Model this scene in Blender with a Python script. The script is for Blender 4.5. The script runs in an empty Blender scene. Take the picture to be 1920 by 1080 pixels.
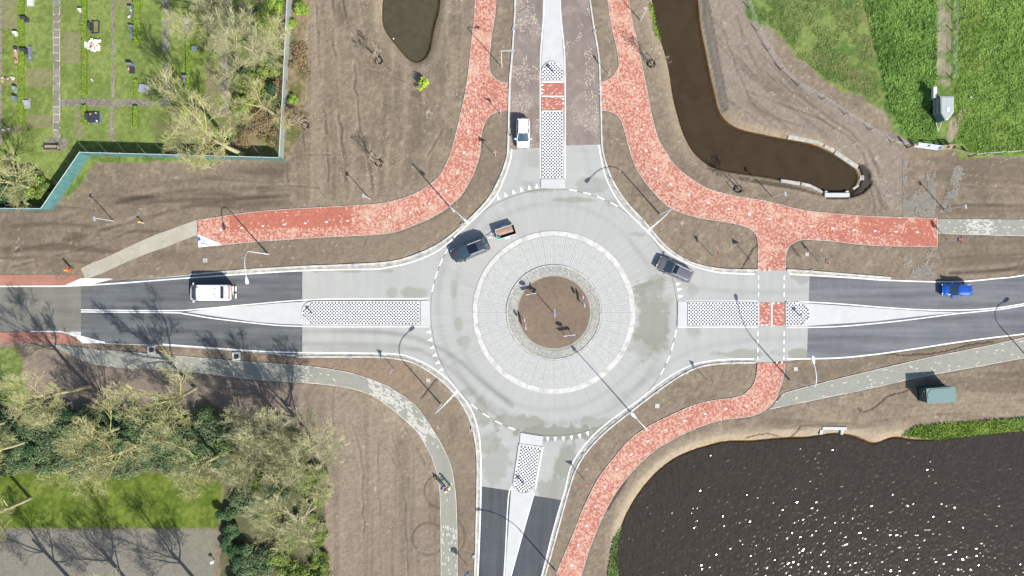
import bpy, math, random
import numpy as np
from mathutils import Vector, Matrix

# ------------------------------------------------------------------ camera, sky, sun, exposure
S = bpy.context.scene
COL = S.collection
CAM_H = 90.0
PX = 15.0                      # survey grid: 15 units of the plan per metre, origin at (960, 540)
cd = bpy.data.cameras.new('camera')
cam = bpy.data.objects.new('camera', cd)
COL.objects.link(cam)
cam.location = (0, 0, CAM_H)
cam.rotation_euler = (0, 0, 0)
cd.sensor_width = 36.0
cd.lens = 36.0 * CAM_H / 128.0
cd.clip_end = 6000
S.camera = cam

SUN_EL = 43.0
SHX, SHY = -0.66, 0.75         # ground direction in which shadows fall
world = bpy.data.worlds.new('World')
S.world = world
world.use_nodes = True
wn = world.node_tree
wn.nodes.clear()
sky = wn.nodes.new('ShaderNodeTexSky')
sky.sky_type = 'NISHITA'
sky.sun_disc = False
sky.sun_elevation = math.radians(SUN_EL)
sun_vec = Vector((-SHX * math.cos(math.radians(SUN_EL)), -SHY * math.cos(math.radians(SUN_EL)), math.sin(math.radians(SUN_EL))))
sky.sun_rotation = math.atan2(sun_vec.x, sun_vec.y)
bg = wn.nodes.new('ShaderNodeBackground')
bg.inputs['Strength'].default_value = 0.105
wo = wn.nodes.new('ShaderNodeOutputWorld')
wn.links.new(sky.outputs[0], bg.inputs[0])
wn.links.new(bg.outputs[0], wo.inputs[0])
sd = bpy.data.lights.new('sun', 'SUN')
sd.energy = 4.6
sd.angle = math.radians(0.5)
sd.color = (1.0, 0.96, 0.90)
sun = bpy.data.objects.new('sun', sd)
COL.objects.link(sun)
sun.rotation_euler = sun_vec.to_track_quat('Z', 'Y').to_euler()
S.view_settings.view_transform = 'Standard'
S.view_settings.look = 'None'
S.view_settings.gamma = 1.0
S.view_settings.use_curve_mapping = False
S.view_settings.exposure = 0.47

rng = np.random.default_rng(7)
random.seed(7)

# ------------------------------------------------------------------ helpers
def W(px, py, z=0.0):
    """plan position -> world x, y of the point at height z that stands over/leans to it"""
    k = (CAM_H - z) / CAM_H
    return ((px - 960.0) / PX * k, (540.0 - py) / PX * k)

def W3(px, py, z=0.0):
    x, y = W(px, py, z)
    return Vector((x, y, z))

def wl(pts, z=0.0):
    return np.array([W(p[0], p[1], z) for p in pts], dtype=float)

def tag(o, label=None, cat=None, group=None, kind=None):
    if label: o['label'] = label
    if cat: o['category'] = cat
    if group: o['group'] = group
    if kind: o['kind'] = kind
    return o

def empty(name, loc=(0, 0, 0), rz=0.0, label=None, cat=None, group=None, kind=None):
    o = bpy.data.objects.new(name, None)
    o.empty_display_size = 0.2
    COL.objects.link(o)
    o.location = loc
    o.rotation_euler = (0, 0, rz)
    return tag(o, label, cat, group, kind)

def link(name, me, parent=None):
    o = bpy.data.objects.new(name, me)
    COL.objects.link(o)
    if parent is not None:
        o.parent = parent
    return o

def raw_mesh(name, V, F, mat=None, cols=None, smooth=False, mats=None, midx=None):
    """V (n,3); F either an (m,k) int array or a list of index tuples; cols per vertex (n,3)"""
    me = bpy.data.meshes.new(name)
    V = np.asarray(V, dtype=np.float32)
    if isinstance(F, np.ndarray):
        m, k = F.shape
        me.vertices.add(len(V)); me.vertices.foreach_set('co', V.ravel())
        me.loops.add(m * k); me.loops.foreach_set('vertex_index', F.astype(np.int32).ravel())
        me.polygons.add(m)
        me.polygons.foreach_set('loop_start', np.arange(0, m * k, k, dtype=np.int32))
        try:
            me.polygons.foreach_set('loop_total', np.full(m, k, dtype=np.int32))
        except Exception:
            pass
        me.update(calc_edges=True)
    else:
        me.from_pydata([tuple(map(float, v)) for v in V], [], [tuple(int(i) for i in f) for f in F])
        me.update()
    if cols is not None:
        a = me.attributes.new('Col', 'FLOAT_COLOR', 'POINT')
        c = np.ones((len(V), 4), dtype=np.float32)
        c[:, :3] = cols
        a.data.foreach_set('color', c.ravel())
    if mats:
        for q in mats: me.materials.append(q)
        if midx is not None:
            me.polygons.foreach_set('material_index', np.asarray(midx, dtype=np.int32))
    elif mat is not None:
        me.materials.append(mat)
    me.polygons.foreach_set('use_smooth', np.full(len(me.polygons), bool(smooth)))
    return me

class MB:
    """collects boxes, tubes, prisms into one mesh"""
    def __init__(s): s.V = []; s.F = []; s.C = []
    def add(s, V, F, c=None):
        b = len(s.V)
        s.V.extend([tuple(v) for v in V]); s.F.extend([tuple(i + b for i in f) for f in F])
        if c is not None: s.C.extend([c] * len(V))
        return s
    def box(s, cx, cy, cz, sx, sy, sz, rz=0.0, c=None, tx=0.0):
        ca, sa = math.cos(rz), math.sin(rz)
        V = []
        for dz in (-.5, .5):
            for dx, dy in ((-.5, -.5), (.5, -.5), (.5, .5), (-.5, .5)):
                x, y, z = dx * sx, dy * sy, dz * sz
                x, z = x * math.cos(tx) + z * math.sin(tx), -x * math.sin(tx) + z * math.cos(tx)
                V.append((cx + x * ca - y * sa, cy + x * sa + y * ca, cz + z))
        return s.add(V, [(3, 2, 1, 0), (4, 5, 6, 7), (0, 1, 5, 4), (1, 2, 6, 5), (2, 3, 7, 6), (3, 0, 4, 7)], c)
    def prism(s, pts, z0, z1, c=None):
        n = len(pts)
        a = sum(pts[i][0] * pts[(i + 1) % n][1] - pts[(i + 1) % n][0] * pts[i][1] for i in range(n))
        if a < 0: pts = list(pts)[::-1]
        V = [(p[0], p[1], z0) for p in pts] + [(p[0], p[1], z1) for p in pts]
        F = [tuple(range(n - 1, -1, -1)), tuple(range(n, 2 * n))] + [(i, (i + 1) % n, (i + 1) % n + n, i + n) for i in range(n)]
        return s.add(V, F, c)
    def tube(s, pts, r, n=8, c=None):
        pts = [Vector(p) for p in pts]
        rr = r if isinstance(r, (list, tuple)) else [r] * len(pts)
        V = []; F = []
        up = Vector((0, 0, 1))
        for i, p in enumerate(pts):
            d = (pts[min(i + 1, len(pts) - 1)] - pts[max(i - 1, 0)]).normalized()
            a = d.cross(up)
            if a.length < 0.05: a = d.cross(Vector((1, 0, 0)))
            a.normalize(); b = d.cross(a)
            for k in range(n):
                t = 2 * math.pi * k / n
                V.append(p + (a * math.cos(t) + b * math.sin(t)) * rr[i])
        for i in range(len(pts) - 1):
            for k in range(n):
                F.append((i * n + k, i * n + (k + 1) % n, (i + 1) * n + (k + 1) % n, (i + 1) * n + k))
        F.append(tuple(range(n - 1, -1, -1))); F.append(tuple((len(pts) - 1) * n + k for k in range(n)))
        return s.add(V, F, c)
    def ball(s, cx, cy, cz, r, n=8, m=5, sz=1.0, c=None):
        V = [(cx, cy, cz - r * sz)]
        for j in range(1, m):
            ph = math.pi * j / m - math.pi / 2
            for k in range(n):
                t = 2 * math.pi * k / n
                V.append((cx + r * math.cos(ph) * math.cos(t), cy + r * math.cos(ph) * math.sin(t), cz + r * sz * math.sin(ph)))
        V.append((cx, cy, cz + r * sz))
        F = [(0, 1 + (k + 1) % n, 1 + k) for k in range(n)]
        for j in range(m - 2):
            for k in range(n):
                a = 1 + j * n
                F.append((a + k, a + (k + 1) % n, a + n + (k + 1) % n, a + n + k))
        a = 1 + (m - 2) * n
        F += [(a + k, a + (k + 1) % n, len(V) - 1) for k in range(n)]
        return s.add(V, F, c)
    def build(s, name, mat, parent=None, smooth=False):
        me = raw_mesh(name, s.V, s.F, mat, cols=np.array(s.C) if len(s.C) == len(s.V) and s.C else None, smooth=smooth)
        return link(name, me, parent)

def cr(pts, n=6, closed=False):
    """Catmull-Rom through the points"""
    P = [np.array(p, float) for p in pts]
    out = []
    N = len(P)
    rngi = range(N) if closed else range(N - 1)
    for i in rngi:
        if closed:
            a, b, c, d = P[(i - 1) % N], P[i], P[(i + 1) % N], P[(i + 2) % N]
        else:
            a, b, c, d = P[max(i - 1, 0)], P[i], P[i + 1], P[min(i + 2, N - 1)]
        for k in range(n):
            t = k / n
            out.append(0.5 * ((2 * b) + (-a + c) * t + (2 * a - 5 * b + 4 * c - d) * t * t + (-a + 3 * b - 3 * c + d) * t ** 3))
    if not closed: out.append(P[-1])
    return np.array(out)

class Line:
    """arc-length parametrised polyline (world metres)"""
    def __init__(s, P):
        s.P = np.asarray(P, float)
        d = np.hypot(*np.diff(s.P, axis=0).T)
        keep = np.concatenate([[True], d > 1e-6]); s.P = s.P[keep]
        d = np.hypot(*np.diff(s.P, axis=0).T)
        s.s = np.concatenate([[0], np.cumsum(d)]); s.L = s.s[-1]
        T = np.gradient(s.P, s.s, axis=0)
        T /= np.linalg.norm(T, axis=1)[:, None]
        s.T = T
    def at(s, u, t=0.0):
        u = np.asarray(u, float); t = np.asarray(t, float)
        x = np.interp(u, s.s, s.P[:, 0]); y = np.interp(u, s.s, s.P[:, 1])
        tx = np.interp(u, s.s, s.T[:, 0]); ty = np.interp(u, s.s, s.T[:, 1])
        # extrapolate
        e = np.where(u < 0, u, np.where(u > s.L, u - s.L, 0.0))
        n = np.hypot(tx, ty); tx = tx / n; ty = ty / n
        return x + tx * e - ty * t, y + ty * e + tx * t

def inside(X, Y, poly):
    poly = np.asarray(poly, float)
    m = np.zeros(X.shape, bool)
    x0, y0 = poly.min(0); x1, y1 = poly.max(0)
    sel = (X >= x0) & (X <= x1) & (Y >= y0) & (Y <= y1)
    if not sel.any(): return m
    x = X[sel]; y = Y[sel]
    r = np.zeros(x.shape, bool)
    n = len(poly)
    for i in range(n):
        ax, ay = poly[i]; bx, by = poly[(i + 1) % n]
        if ay == by: continue
        c = ((ay > y) != (by > y)) & (x < (bx - ax) * (y - ay) / (by - ay) + ax)
        r ^= c
    m[sel] = r
    return m

def vnoise(x, y, sc, seed=0):
    """value noise 0..1; sc = feature size in metres (number or (sx, sy))"""
    sx, sy = sc if isinstance(sc, tuple) else (sc, sc)
    g = np.random.default_rng(seed + 1000).random((256, 256)).astype(np.float32)
    u = np.asarray(x) / sx + 500.3; v = np.asarray(y) / sy + 500.7
    i = np.floor(u).astype(np.int64); j = np.floor(v).astype(np.int64)
    fu = u - i; fv = v - j
    fu = fu * fu * (3 - 2 * fu); fv = fv * fv * (3 - 2 * fv)
    i0 = i & 255; j0 = j & 255; i1 = (i + 1) & 255; j1 = (j + 1) & 255
    return (g[i0, j0] * (1 - fu) * (1 - fv) + g[i1, j0] * fu * (1 - fv) + g[i0, j1] * (1 - fu) * fv + g[i1, j1] * fu * fv)

def fbm(x, y, sc, seed=0, o=4, g=0.5):
    t = 0; a = 1.0; n = 0
    for k in range(o):
        f = 2.03 ** k
        s = (sc[0] / f, sc[1] / f) if isinstance(sc, tuple) else sc / f
        t = t + a * vnoise(x, y, s, seed + 17 * k); n += a; a *= g
    return t / n

def sst(x, a, b):
    t = np.clip((x - a) / (b - a), 0, 1)
    return t * t * (3 - 2 * t)

# ------------------------------------------------------------------ materials
def new_mat(name):
    m = bpy.data.materials.new(name)
    m.use_nodes = True
    nt = m.node_tree
    return m, nt, nt.nodes['Principled BSDF']

def mat(name, col=(0.5, 0.5, 0.5), rough=0.7, metal=0.0, attr=False, var=0.25, vs=3.0, bump=0.0, bs=20.0, coat=0.0, spec=0.5, trans=0.0, alpha=1.0, stretch=None, detail=4):
    """procedural material: colour (or the mesh's own colour attribute) broken up by noise, with fine relief"""
    m, nt, b = new_mat(name)
    N = nt.nodes; L = nt.links
    tc = N.new('ShaderNodeTexCoord')
    src = tc.outputs['Object']
    if stretch:
        mp = N.new('ShaderNodeMapping'); mp.inputs['Scale'].default_value = stretch
        L.new(src, mp.inputs['Vector']); src = mp.outputs[0]
    no = N.new('ShaderNodeTexNoise'); no.inputs['Scale'].default_value = vs; no.inputs['Detail'].default_value = detail
    L.new(src, no.inputs['Vector'])
    mr = N.new('ShaderNodeMapRange')
    mr.inputs['From Min'].default_value = 0.25; mr.inputs['From Max'].default_value = 0.75
    mr.inputs['To Min'].default_value = 1 - var; mr.inputs['To Max'].default_value = 1 + var
    L.new(no.outputs['Fac'], mr.inputs['Value'])
    mul = N.new('ShaderNodeVectorMath'); mul.operation = 'SCALE'
    if attr:
        at = N.new('ShaderNodeAttribute'); at.attribute_name = 'Col'
        L.new(at.outputs['Color'], mul.inputs[0])
    else:
        mul.inputs[0].default_value = col
    L.new(mr.outputs[0], mul.inputs['Scale'])
    L.new(mul.outputs[0], b.inputs['Base Color'])
    b.inputs['Roughness'].default_value = rough
    b.inputs['Metallic'].default_value = metal
    b.inputs['Specular IOR Level'].default_value = spec
    b.inputs['Coat Weight'].default_value = coat
    b.inputs['Coat Roughness'].default_value = 0.05
    b.inputs['Transmission Weight'].default_value = trans
    b.inputs['Alpha'].default_value = alpha
    if bump > 0:
        n2 = N.new('ShaderNodeTexNoise'); n2.inputs['Scale'].default_value = bs; n2.inputs['Detail'].default_value = 5
        L.new(src, n2.inputs['Vector'])
        bp = N.new('ShaderNodeBump'); bp.inputs['Strength'].default_value = 1.0; bp.inputs['Distance'].default_value = bump
        L.new(n2.outputs['Fac'], bp.inputs['Height'])
        L.new(bp.outputs[0], b.inputs['Normal'])
    return m

M = {}
M['terrain'] = mat('soil_and_turf', attr=True, rough=0.95, var=0.13, vs=5.0, bump=0.05, bs=5.0, spec=0.15)
M['kerb'] = mat('kerb_concrete', (0.52, 0.51, 0.475), 0.8, var=0.28, vs=1.2, bump=0.004, bs=30)
M['edging'] = mat('edging_concrete', (0.46, 0.43, 0.38), 0.85, var=0.35, vs=0.8)
M['mark'] = mat('road_paint', (0.82, 0.82, 0.80), 0.6, var=0.10, vs=2.5)
M['white_conc'] = mat('pale_concrete', (0.50, 0.505, 0.495), 0.8, var=0.06, vs=0.9, bump=0.003)
M['red_base'] = mat('red_joint_sand', (0.44, 0.24, 0.18), 0.95, var=0.2, vs=2.0)
M['brick'] = mat('red_pavers', attr=True, rough=0.85, var=0.10, vs=9.0)
M['grey_base'] = mat('grey_joint_sand', (0.31, 0.305, 0.26), 0.95, var=0.15, vs=2.0)
M['old_conc'] = mat('weathered_concrete', (0.40, 0.39, 0.35), 0.85, var=0.3, vs=1.5, bump=0.01, bs=10)
M['tile'] = mat('grey_pavers', attr=True, rough=0.85, var=0.10, vs=9.0)
M['dark_gap'] = mat('dark_joint_fill', (0.10, 0.10, 0.09), 0.9)
M['galv'] = mat('galvanised_steel', (0.72, 0.74, 0.76), 0.35, 0.15, var=0.06)
M['lamp_head'] = mat('lamp_housing', (0.70, 0.72, 0.76), 0.35, 0.1, var=0.05)
M['steel'] = mat('painted_steel', (0.36, 0.38, 0.40), 0.45, 0.0, var=0.1)
M['black'] = mat('black_rubber', (0.02, 0.02, 0.022), 0.7)
M['dark'] = mat('dark_plastic', (0.035, 0.037, 0.042), 0.5)
M['glass'] = mat('tinted_glass', (0.035, 0.075, 0.095), 0.04, 0.0, spec=1.0, coat=1.0, var=0.05)
M['red'] = mat('sign_red', (0.62, 0.05, 0.04), 0.4, var=0.03)
M['tail'] = mat('tail_lens_red', (0.65, 0.03, 0.03), 0.2, coat=1, var=0.03)
M['lens'] = mat('lamp_lens', (0.75, 0.77, 0.78), 0.1, coat=1, var=0.03)
M['sign_white'] = mat('sign_white', (0.8, 0.8, 0.8), 0.4, var=0.03)
M['sign_blue'] = mat('sign_blue', (0.03, 0.14, 0.50), 0.4, var=0.03)
M['sign_back'] = mat('sign_grey_back', (0.40, 0.42, 0.45), 0.5, 0.3, var=0.05)
M['yellow'] = mat('sign_yellow', (0.80, 0.52, 0.03), 0.45, var=0.03)
M['wood'] = mat('weathered_wood', (0.36, 0.28, 0.19), 0.85, var=0.3, vs=6)
M['twig'] = mat('twig_bark', attr=True, rough=0.9, var=0.15, vs=1.5)
M['leaf'] = mat('leaf_green', attr=True, rough=0.6, var=0.12, vs=2.0, spec=0.3)
M['bark'] = mat('lichen_bark', attr=True, rough=0.9, var=0.25, vs=4.0)
M['teal_mesh'] = mat('teal_screen_cloth', (0.075, 0.195, 0.19), 0.75, var=0.25, vs=2.2, stretch=(1, 1, 0.4))
M['wire'] = mat('galvanised_wire_panel', (0.50, 0.58, 0.55), 0.6, var=0.1, alpha=0.5)
M['kiosk'] = mat('green_kiosk_paint', (0.125, 0.215, 0.21), 0.5, var=0.05)
M['kiosk_dark'] = mat('dark_green_kiosk_paint', (0.035, 0.075, 0.07), 0.5, var=0.05)
M['skin'] = mat('skin', (0.50, 0.30, 0.21), 0.6, var=0.05)
M['soil_load'] = mat('soil_load', (0.34, 0.23, 0.17), 0.95, var=0.25, vs=5, bump=0.03, bs=8)

# ------------------------------------------------------------------ survey data (plan units)
C0 = (1038.5, 585.5)           # centre of the roundabout
R_OUT, R_APR, R_BAND, R_KERB, R_SOIL = 231, 152.5, 143, 87.5, 71.5

NWK = [(970, -200), (966, 0), (961, 92), (956, 150), (954, 207), (952.8, 270), (950, 297), (940, 327.5), (925, 358), (910, 380), (877, 414), (830, 453), (780, 478), (730, 491.5), (655, 496.5), (567, 500), (480, 505), (425, 509), (355, 515)]
NWL = [(959.5, 279), (957, 300), (946, 333), (930, 367), (905, 395), (875, 423), (835, 460), (805, 478.5), (767, 493), (730, 501), (705, 504.5), (640, 505.5), (567, 507.5), (480, 512.5), (362, 520.5), (160, 535), (0, 537), (-400, 539)]
NEK = [(1078, -200), (1106, 0), (1112.5, 45), (1122.5, 105), (1125, 150), (1127, 207), (1128.5, 270), (1135, 304), (1150, 342), (1175, 380), (1210, 418), (1247, 461), (1280, 485), (1310, 497), (1350, 504.5), (1385, 506), (1420, 506.5)]
NEL = [(1122.5, 272), (1132, 320), (1145, 353), (1167.5, 388), (1210, 430), (1247, 469), (1285, 492), (1310, 502), (1350, 511), (1415, 514)]
NEK2 = [(1475, 506), (1520, 509), (1565, 512.5), (1620, 517), (1670, 521)]
NEL2 = [(1480, 514), (1600, 521), (1665, 525.5), (1765, 528.5), (1815, 527), (1870, 522), (1920, 516), (2100, 484), (2400, 420)]
SEK = [(1416, 680), (1360, 681), (1315, 687), (1280, 702), (1235, 732), (1185, 770), (1135, 810), (1100, 847), (1080, 880), (1067, 917), (1055, 960), (1040, 1015), (1022, 1079), (975, 1250)]
SEL = [(1414, 673), (1360, 674), (1310, 680.5), (1272, 696), (1235, 720), (1197, 751), (1160, 777), (1122, 807), (1090, 842), (1070, 877), (1060, 917), (1047, 960), (1032, 1015), (1016, 1079), (969, 1250)]
SEL2 = [(1475, 673), (1565, 671.5), (1640, 664.5), (1715, 654), (1790, 642.5), (1865, 632.5), (1920, 626), (2100, 600), (2400, 548)]
SWK = [(556, 669), (630, 669), (705, 669.3), (747, 673), (780, 682), (817, 705), (847, 732), (870, 764), (885, 799), (893, 840), (895, 885), (893, 985), (890, 1079), (880, 1250)]
SWL = [(305, 645.5), (480, 658), (567, 661), (705, 662.5), (750, 665), (775, 672), (805, 686), (837, 709), (862, 737), (885, 771), (897, 810), (901, 847), (902, 910), (900, 985), (896, 1079), (886, 1250)]
ROAD_W_TOP = [(355, 516), (152, 533), (0, 536), (-400, 538)]
ROAD_W_BOT = [(-400, 622), (0, 622), (110, 622), (152, 636), (200, 645), (305, 648.5), (480, 661), (556, 669)]
outer = ([*cr(NWK)] + [np.array(p, float) for p in ROAD_W_TOP[1:]] + [np.array(p, float) for p in ROAD_W_BOT] + [*cr(SWK)][1:] +
         [*cr(SEK[::-1])] + [np.array((1475., 677.)), *cr(SEL2)[3:]] + [*cr(NEL2[::-1])][:-12] + [*cr(NEK2[::-1])] + [*cr(NEK[::-1])])
ROADPOLY = np.array(outer)

NW_PATH_O = [(893, -160), (891, 0), (886, 60), (881, 110), (873, 170), (862, 220), (850, 270), (840, 300), (826, 327), (805, 347), (780, 362), (745, 375), (700, 383), (600, 389), (480, 397), (371, 413)]
NW_PATH_I = [(372, 463), (400, 461), (480, 453), (600, 445), (700, 440), (740, 435), (775, 423), (815, 405), (845, 385), (868, 362), (886, 330), (897, 300), (901, 280), (903, 250), (910, 228), (920, 215), (935, 209.5), (952, 208)]
NW_PATH_I2 = [(952, 156), (940, 154), (925, 145), (918, 130), (917, 112), (920, 80), (926, 40), (930, 0), (936, -160)]
NE_PATH_I = [(1127, 154), (1138, 151), (1150, 142), (1158, 130), (1160, 115), (1155, 85), (1145, 40), (1139, 0), (1112, -160)]
NE_PATH_I2 = [(1421, 507), (1421, 455), (1415, 437), (1400, 426), (1370, 418), (1320, 410), (1280, 400), (1250, 385), (1225, 360), (1205, 335), (1190, 310), (1180, 280), (1172, 250), (1165, 228), (1155, 214), (1140, 208), (1128, 207)]
NE_PATH_I3 = [(1757, 463), (1660, 461), (1610, 458), (1560, 452), (1510, 449), (1490, 454), (1478, 465), (1473, 480), (1472, 507)]
NE_PATH_O = [(1156, -160), (1179, 0), (1185, 40), (1195, 80), (1203, 120), (1215, 180), (1225, 230), (1235, 262), (1248, 285), (1265, 310), (1295, 335), (1330, 355), (1380, 368), (1440, 378), (1500, 393), (1560, 400), (1620, 405), (1700, 408), (1757, 410)]
SE_PATH_I = [(1421, 680), (1419, 700), (1413, 720), (1400, 735), (1380, 745), (1330, 752), (1290, 764), (1250, 782), (1215, 800), (1180, 825), (1150, 860), (1120, 900), (1095, 950), (1075, 1000), (1058, 1040), (1043, 1080), (1000, 1240)]
SE_PATH_O = [(1472, 680), (1470, 700), (1462, 730), (1450, 755), (1435, 768), (1410, 780), (1350, 788), (1300, 805), (1260, 825), (1220, 850), (1180, 890), (1150, 930), (1125, 980), (1105, 1030), (1090, 1080), (1050, 1240)]
FP_SW_T = [(95, 645), (185, 655), (250, 661), (387, 672), (480, 680), (580, 687), (655, 699), (705, 715), (742, 733), (780, 762), (812, 807), (830, 838), (845, 872), (852, 910), (856, 960), (858, 1079), (860, 1250)]
FP_SW_B = [(112, 655), (160, 678), (200, 687), (300, 694), (400, 702), (480, 711), (580, 718), (642, 725), (692, 739), (730, 763), (767, 794), (784, 812), (800, 838), (815, 872), (824, 915), (826, 960), (827, 1079), (828, 1250)]
FP_SE_T = [(1468, 738), (1500, 729), (1565, 712), (1665, 688), (1740, 671), (1840, 651), (1902, 637), (2000, 617), (2400, 548)]
FP_SE_B = [(1443, 767), (1490, 757), (1540, 747), (1640, 726), (1695, 713), (1765, 699), (1850, 684), (1920, 671), (2400, 585)]
FP_NE = [(1757, 411), (2400, 412), (2400, 446), (1920, 442), (1757, 437)]
FP_NW_T = [(152, 503), (175, 492), (200, 482), (275, 447), (320, 430), (369, 412)]
FP_NW_B = [(370, 440), (320, 460), (270, 478), (225, 497), (190, 513), (160, 524)]

NWP = np.array([*cr(NW_PATH_O)] + [*cr(NW_PATH_I)] + [*cr(NW_PATH_I2)])
NEP = np.array([*cr(NE_PATH_I[::-1])] + [*cr(NE_PATH_I2[::-1])] + [*cr(NE_PATH_I3[::-1])] + [*cr(NE_PATH_O[::-1])])
SEP = np.array([*cr(SE_PATH_I)] + [*cr(SE_PATH_O[::-1])])
FSW = np.array([*cr(FP_SW_T)] + [*cr(FP_SW_B[::-1])])
FSE = np.array([*cr(FP_SE_T)] + [*cr(FP_SE_B[::-1])])
FNE = np.array(FP_NE, float)
FNW = np.array([*cr(FP_NW_T)] + [*cr(FP_NW_B)])

POND = cr([(717, -60), (717, 0), (716, 30), (719, 55), (735, 75), (752, 97), (768, 114), (780, 118), (795, 112), (806, 95), (810, 70), (815, 45), (823, 20), (825, 0), (830, -60)], 5)
POND = np.array([*POND, (900, -300), (640, -300)])
DITCH = np.array([(1180, -300), (1222, -20), *cr([(1223, 0), (1232, 50), (1245, 90), (1255, 130), (1262, 180), (1270, 212), (1282, 250), (1297, 280), (1320, 303), (1345, 317), (1400, 327), (1440, 332), (1465, 338), (1500, 343), (1540, 358), (1548, 361), (1592, 360), (1605, 351), (1612, 340), (1612, 325), (1603, 310), (1580, 296), (1560, 285), (1538, 274), (1520, 268), (1478, 260), (1440, 253), (1410, 246), (1385, 240), (1365, 228), (1350, 210), (1342, 180), (1335, 150), (1325, 100), (1315, 50), (1310, 0)], 4), (1308, -20), (1275, -300)])
LAKE = np.array([*cr([(1165, 1100), (1158, 1070), (1157, 1035), (1162, 998), (1176, 962), (1196, 928), (1222, 895), (1250, 870), (1280, 852), (1320, 838), (1360, 828), (1420, 826), (1450, 822), (1480, 821), (1510, 820), (1540, 816), (1565, 812), (1600, 816), (1625, 826), (1637, 833), (1655, 828), (1680, 817), (1700, 822), (1730, 825), (1780, 822), (1830, 815), (1880, 812), (1920, 807), (2050, 795)], 4), (2500, 780), (3200, 900), (3200, 1900), (1400, 1900), (1230, 1400)])

# ------------------------------------------------------------------ ground sheet
STEP = 0.15
def axis(lim):
    core = np.arange(-lim, lim + 1e-6, STEP)
    ext = np.array([0.3, 0.8, 1.6, 3, 5, 8, 12, 18, 30, 60, 150, 400, 1200])
    return np.concatenate([core[0] - ext[::-1], core, core[-1] + ext])
AX = axis(66.0); AY = axis(38.1)
GX, GY = np.meshgrid(AX, AY)           # rows = y
PXX = GX * PX + 960; PYY = 540 - GY * PX   # plan units of every ground point
ny, nx = GX.shape

def blur(m, rad):
    m = m.astype(np.float32)
    r = max(1, int(round(rad / STEP / 1.6)))
    for _ in range(2):
        for ax in (0, 1):
            p = np.pad(m, [(r + 1, r) if a == ax else (0, 0) for a in (0, 1)], mode='edge')
            c = np.cumsum(p, axis=ax, dtype=np.float64)
            n = m.shape[ax]
            hi = np.take(c, np.arange(2 * r + 1, 2 * r + 1 + n), axis=ax); lo = np.take(c, np.arange(0, n), axis=ax)
            m = ((hi - lo) / (2 * r + 1)).astype(np.float32)
    return m

def pm(poly):
    return inside(PXX, PYY, poly)

hard = np.zeros(GX.shape, bool)
for p in (ROADPOLY, NWP, NEP, SEP, FSW, FSE, FNE): hard |= pm(p)
water = np.zeros(GX.shape, bool)
for p in (POND, DITCH, LAKE): water |= pm(p)
hardb = blur(hard, 0.25)
waterb = blur(water, 1.3)
waterw = blur(water, 2.6)

nf = fbm(GX, GY, 0.9, 3, 4, 0.6)            # fine crumbs
nm = fbm(GX, GY, 6.0, 11, 4)                # patches
nl = fbm(GX, GY, 22.0, 21, 3)               # broad
nh = vnoise(GX, GY, 0.32, 5)
# machine tracks on the soil: streaks running north-south (north-west field), and the same in the south
sv = fbm(GX + 1.2 * vnoise(GX, GY, 9, 41), GY, (0.9, 26.0), 31, 3, 0.6)
shz = fbm(GX, GY + 1.5 * vnoise(GX, GY, 9, 43), (22.0, 0.9), 33, 3, 0.6)

soil_a = np.array([0.208, 0.165, 0.119]); soil_b = np.array([0.125, 0.099, 0.072]); soil_c = np.array([0.300, 0.243, 0.175])
col = soil_a[None, None] * np.ones(GX.shape + (1,))
def mix(c, d, w):
    return c * (1 - w[..., None]) + np.asarray(d) * w[..., None]
col = mix(col, soil_b, 0.45 * sst(nm, 0.48, 0.75))
col = mix(col, soil_c, 0.50 * sst(nl, 0.52, 0.72))
col = mix(col, soil_b, 0.22 * sst(nf, 0.52, 0.75))
col = mix(col, soil_c * 1.1, 0.30 * sst(nf, 0.42, 0.28))
nx2 = vnoise(GX, GY, 0.36, 1)
nx3 = vnoise(GX, GY, 0.16, 2)
col = col * (0.80 + 0.22 * nx2[..., None] + 0.22 * nx3[..., None])
height = 0.06 * (nf - 0.5) + 0.12 * (nm - 0.5) + 0.035 * (nx2 - 0.5) + 0.02 * (nx3 - 0.5)

def region(poly, soft=0.35, ragged=0.0, seed=0, sc=1.2):
    m = blur(pm(np.asarray(poly, float)), soft)
    if ragged > 0:
        m = m + ragged * (fbm(GX, GY, sc, 300 + seed, 3) - 0.5)
        m = sst(m, 0.42, 0.58)
    return m

# north-west field with long tyre and track marks
f1 = region([(565, -80), (720, -80), (722, 60), (780, 125), (830, 60), (835, -80), (885, -80), (860, 230), (800, 345), (540, 385), (528, 300)], 0.8)
col = mix(col, soil_b * 0.95, f1 * 0.38 * sst(sv, 0.54, 0.68)); col = mix(col, soil_c * 1.05, f1 * 0.3 * sst(sv, 0.44, 0.34))
height += f1 * 0.10 * (sv - 0.5)
f2 = region([(0, 400), (540, 300), (540, 385), (370, 410), (160, 500), (0, 515)], 0.8)
col = mix(col, soil_b * 0.85, f2 * (0.25 + 0.6 * sst(shz, 0.50, 0.66))); height += f2 * 0.08 * (shz - 0.5)
for (cx, cy, rx, ry, w) in ((140, 445, 30, 12, .5), (255, 375, 60, 12, .75), (500, 365, 30, 20, .35), (782, 175, 15, 10, .5), (640, 20, 14, 34, .4), (845, 45, 10, 30, .3), (1418, 447, 14, 5, .5), (320, 480, 60, 14, .3), (850, 800, 12, 30, .4), (1700, 555, 1, 1, 0)):
    if w: col = mix(col, soil_b * 0.62, w * sst(1 - np.hypot((PXX - cx) / rx, (PYY - cy) / ry) + 0.6 * (nf - 0.5), 0.0, 0.5))
f3 = region([(440, 720), (640, 730), (780, 830), (822, 930), (824, 1200), (560, 1200), (600, 900)], 0.8)
col = mix(col, [0.235, 0.190, 0.150], f3 * 0.55)
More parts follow.
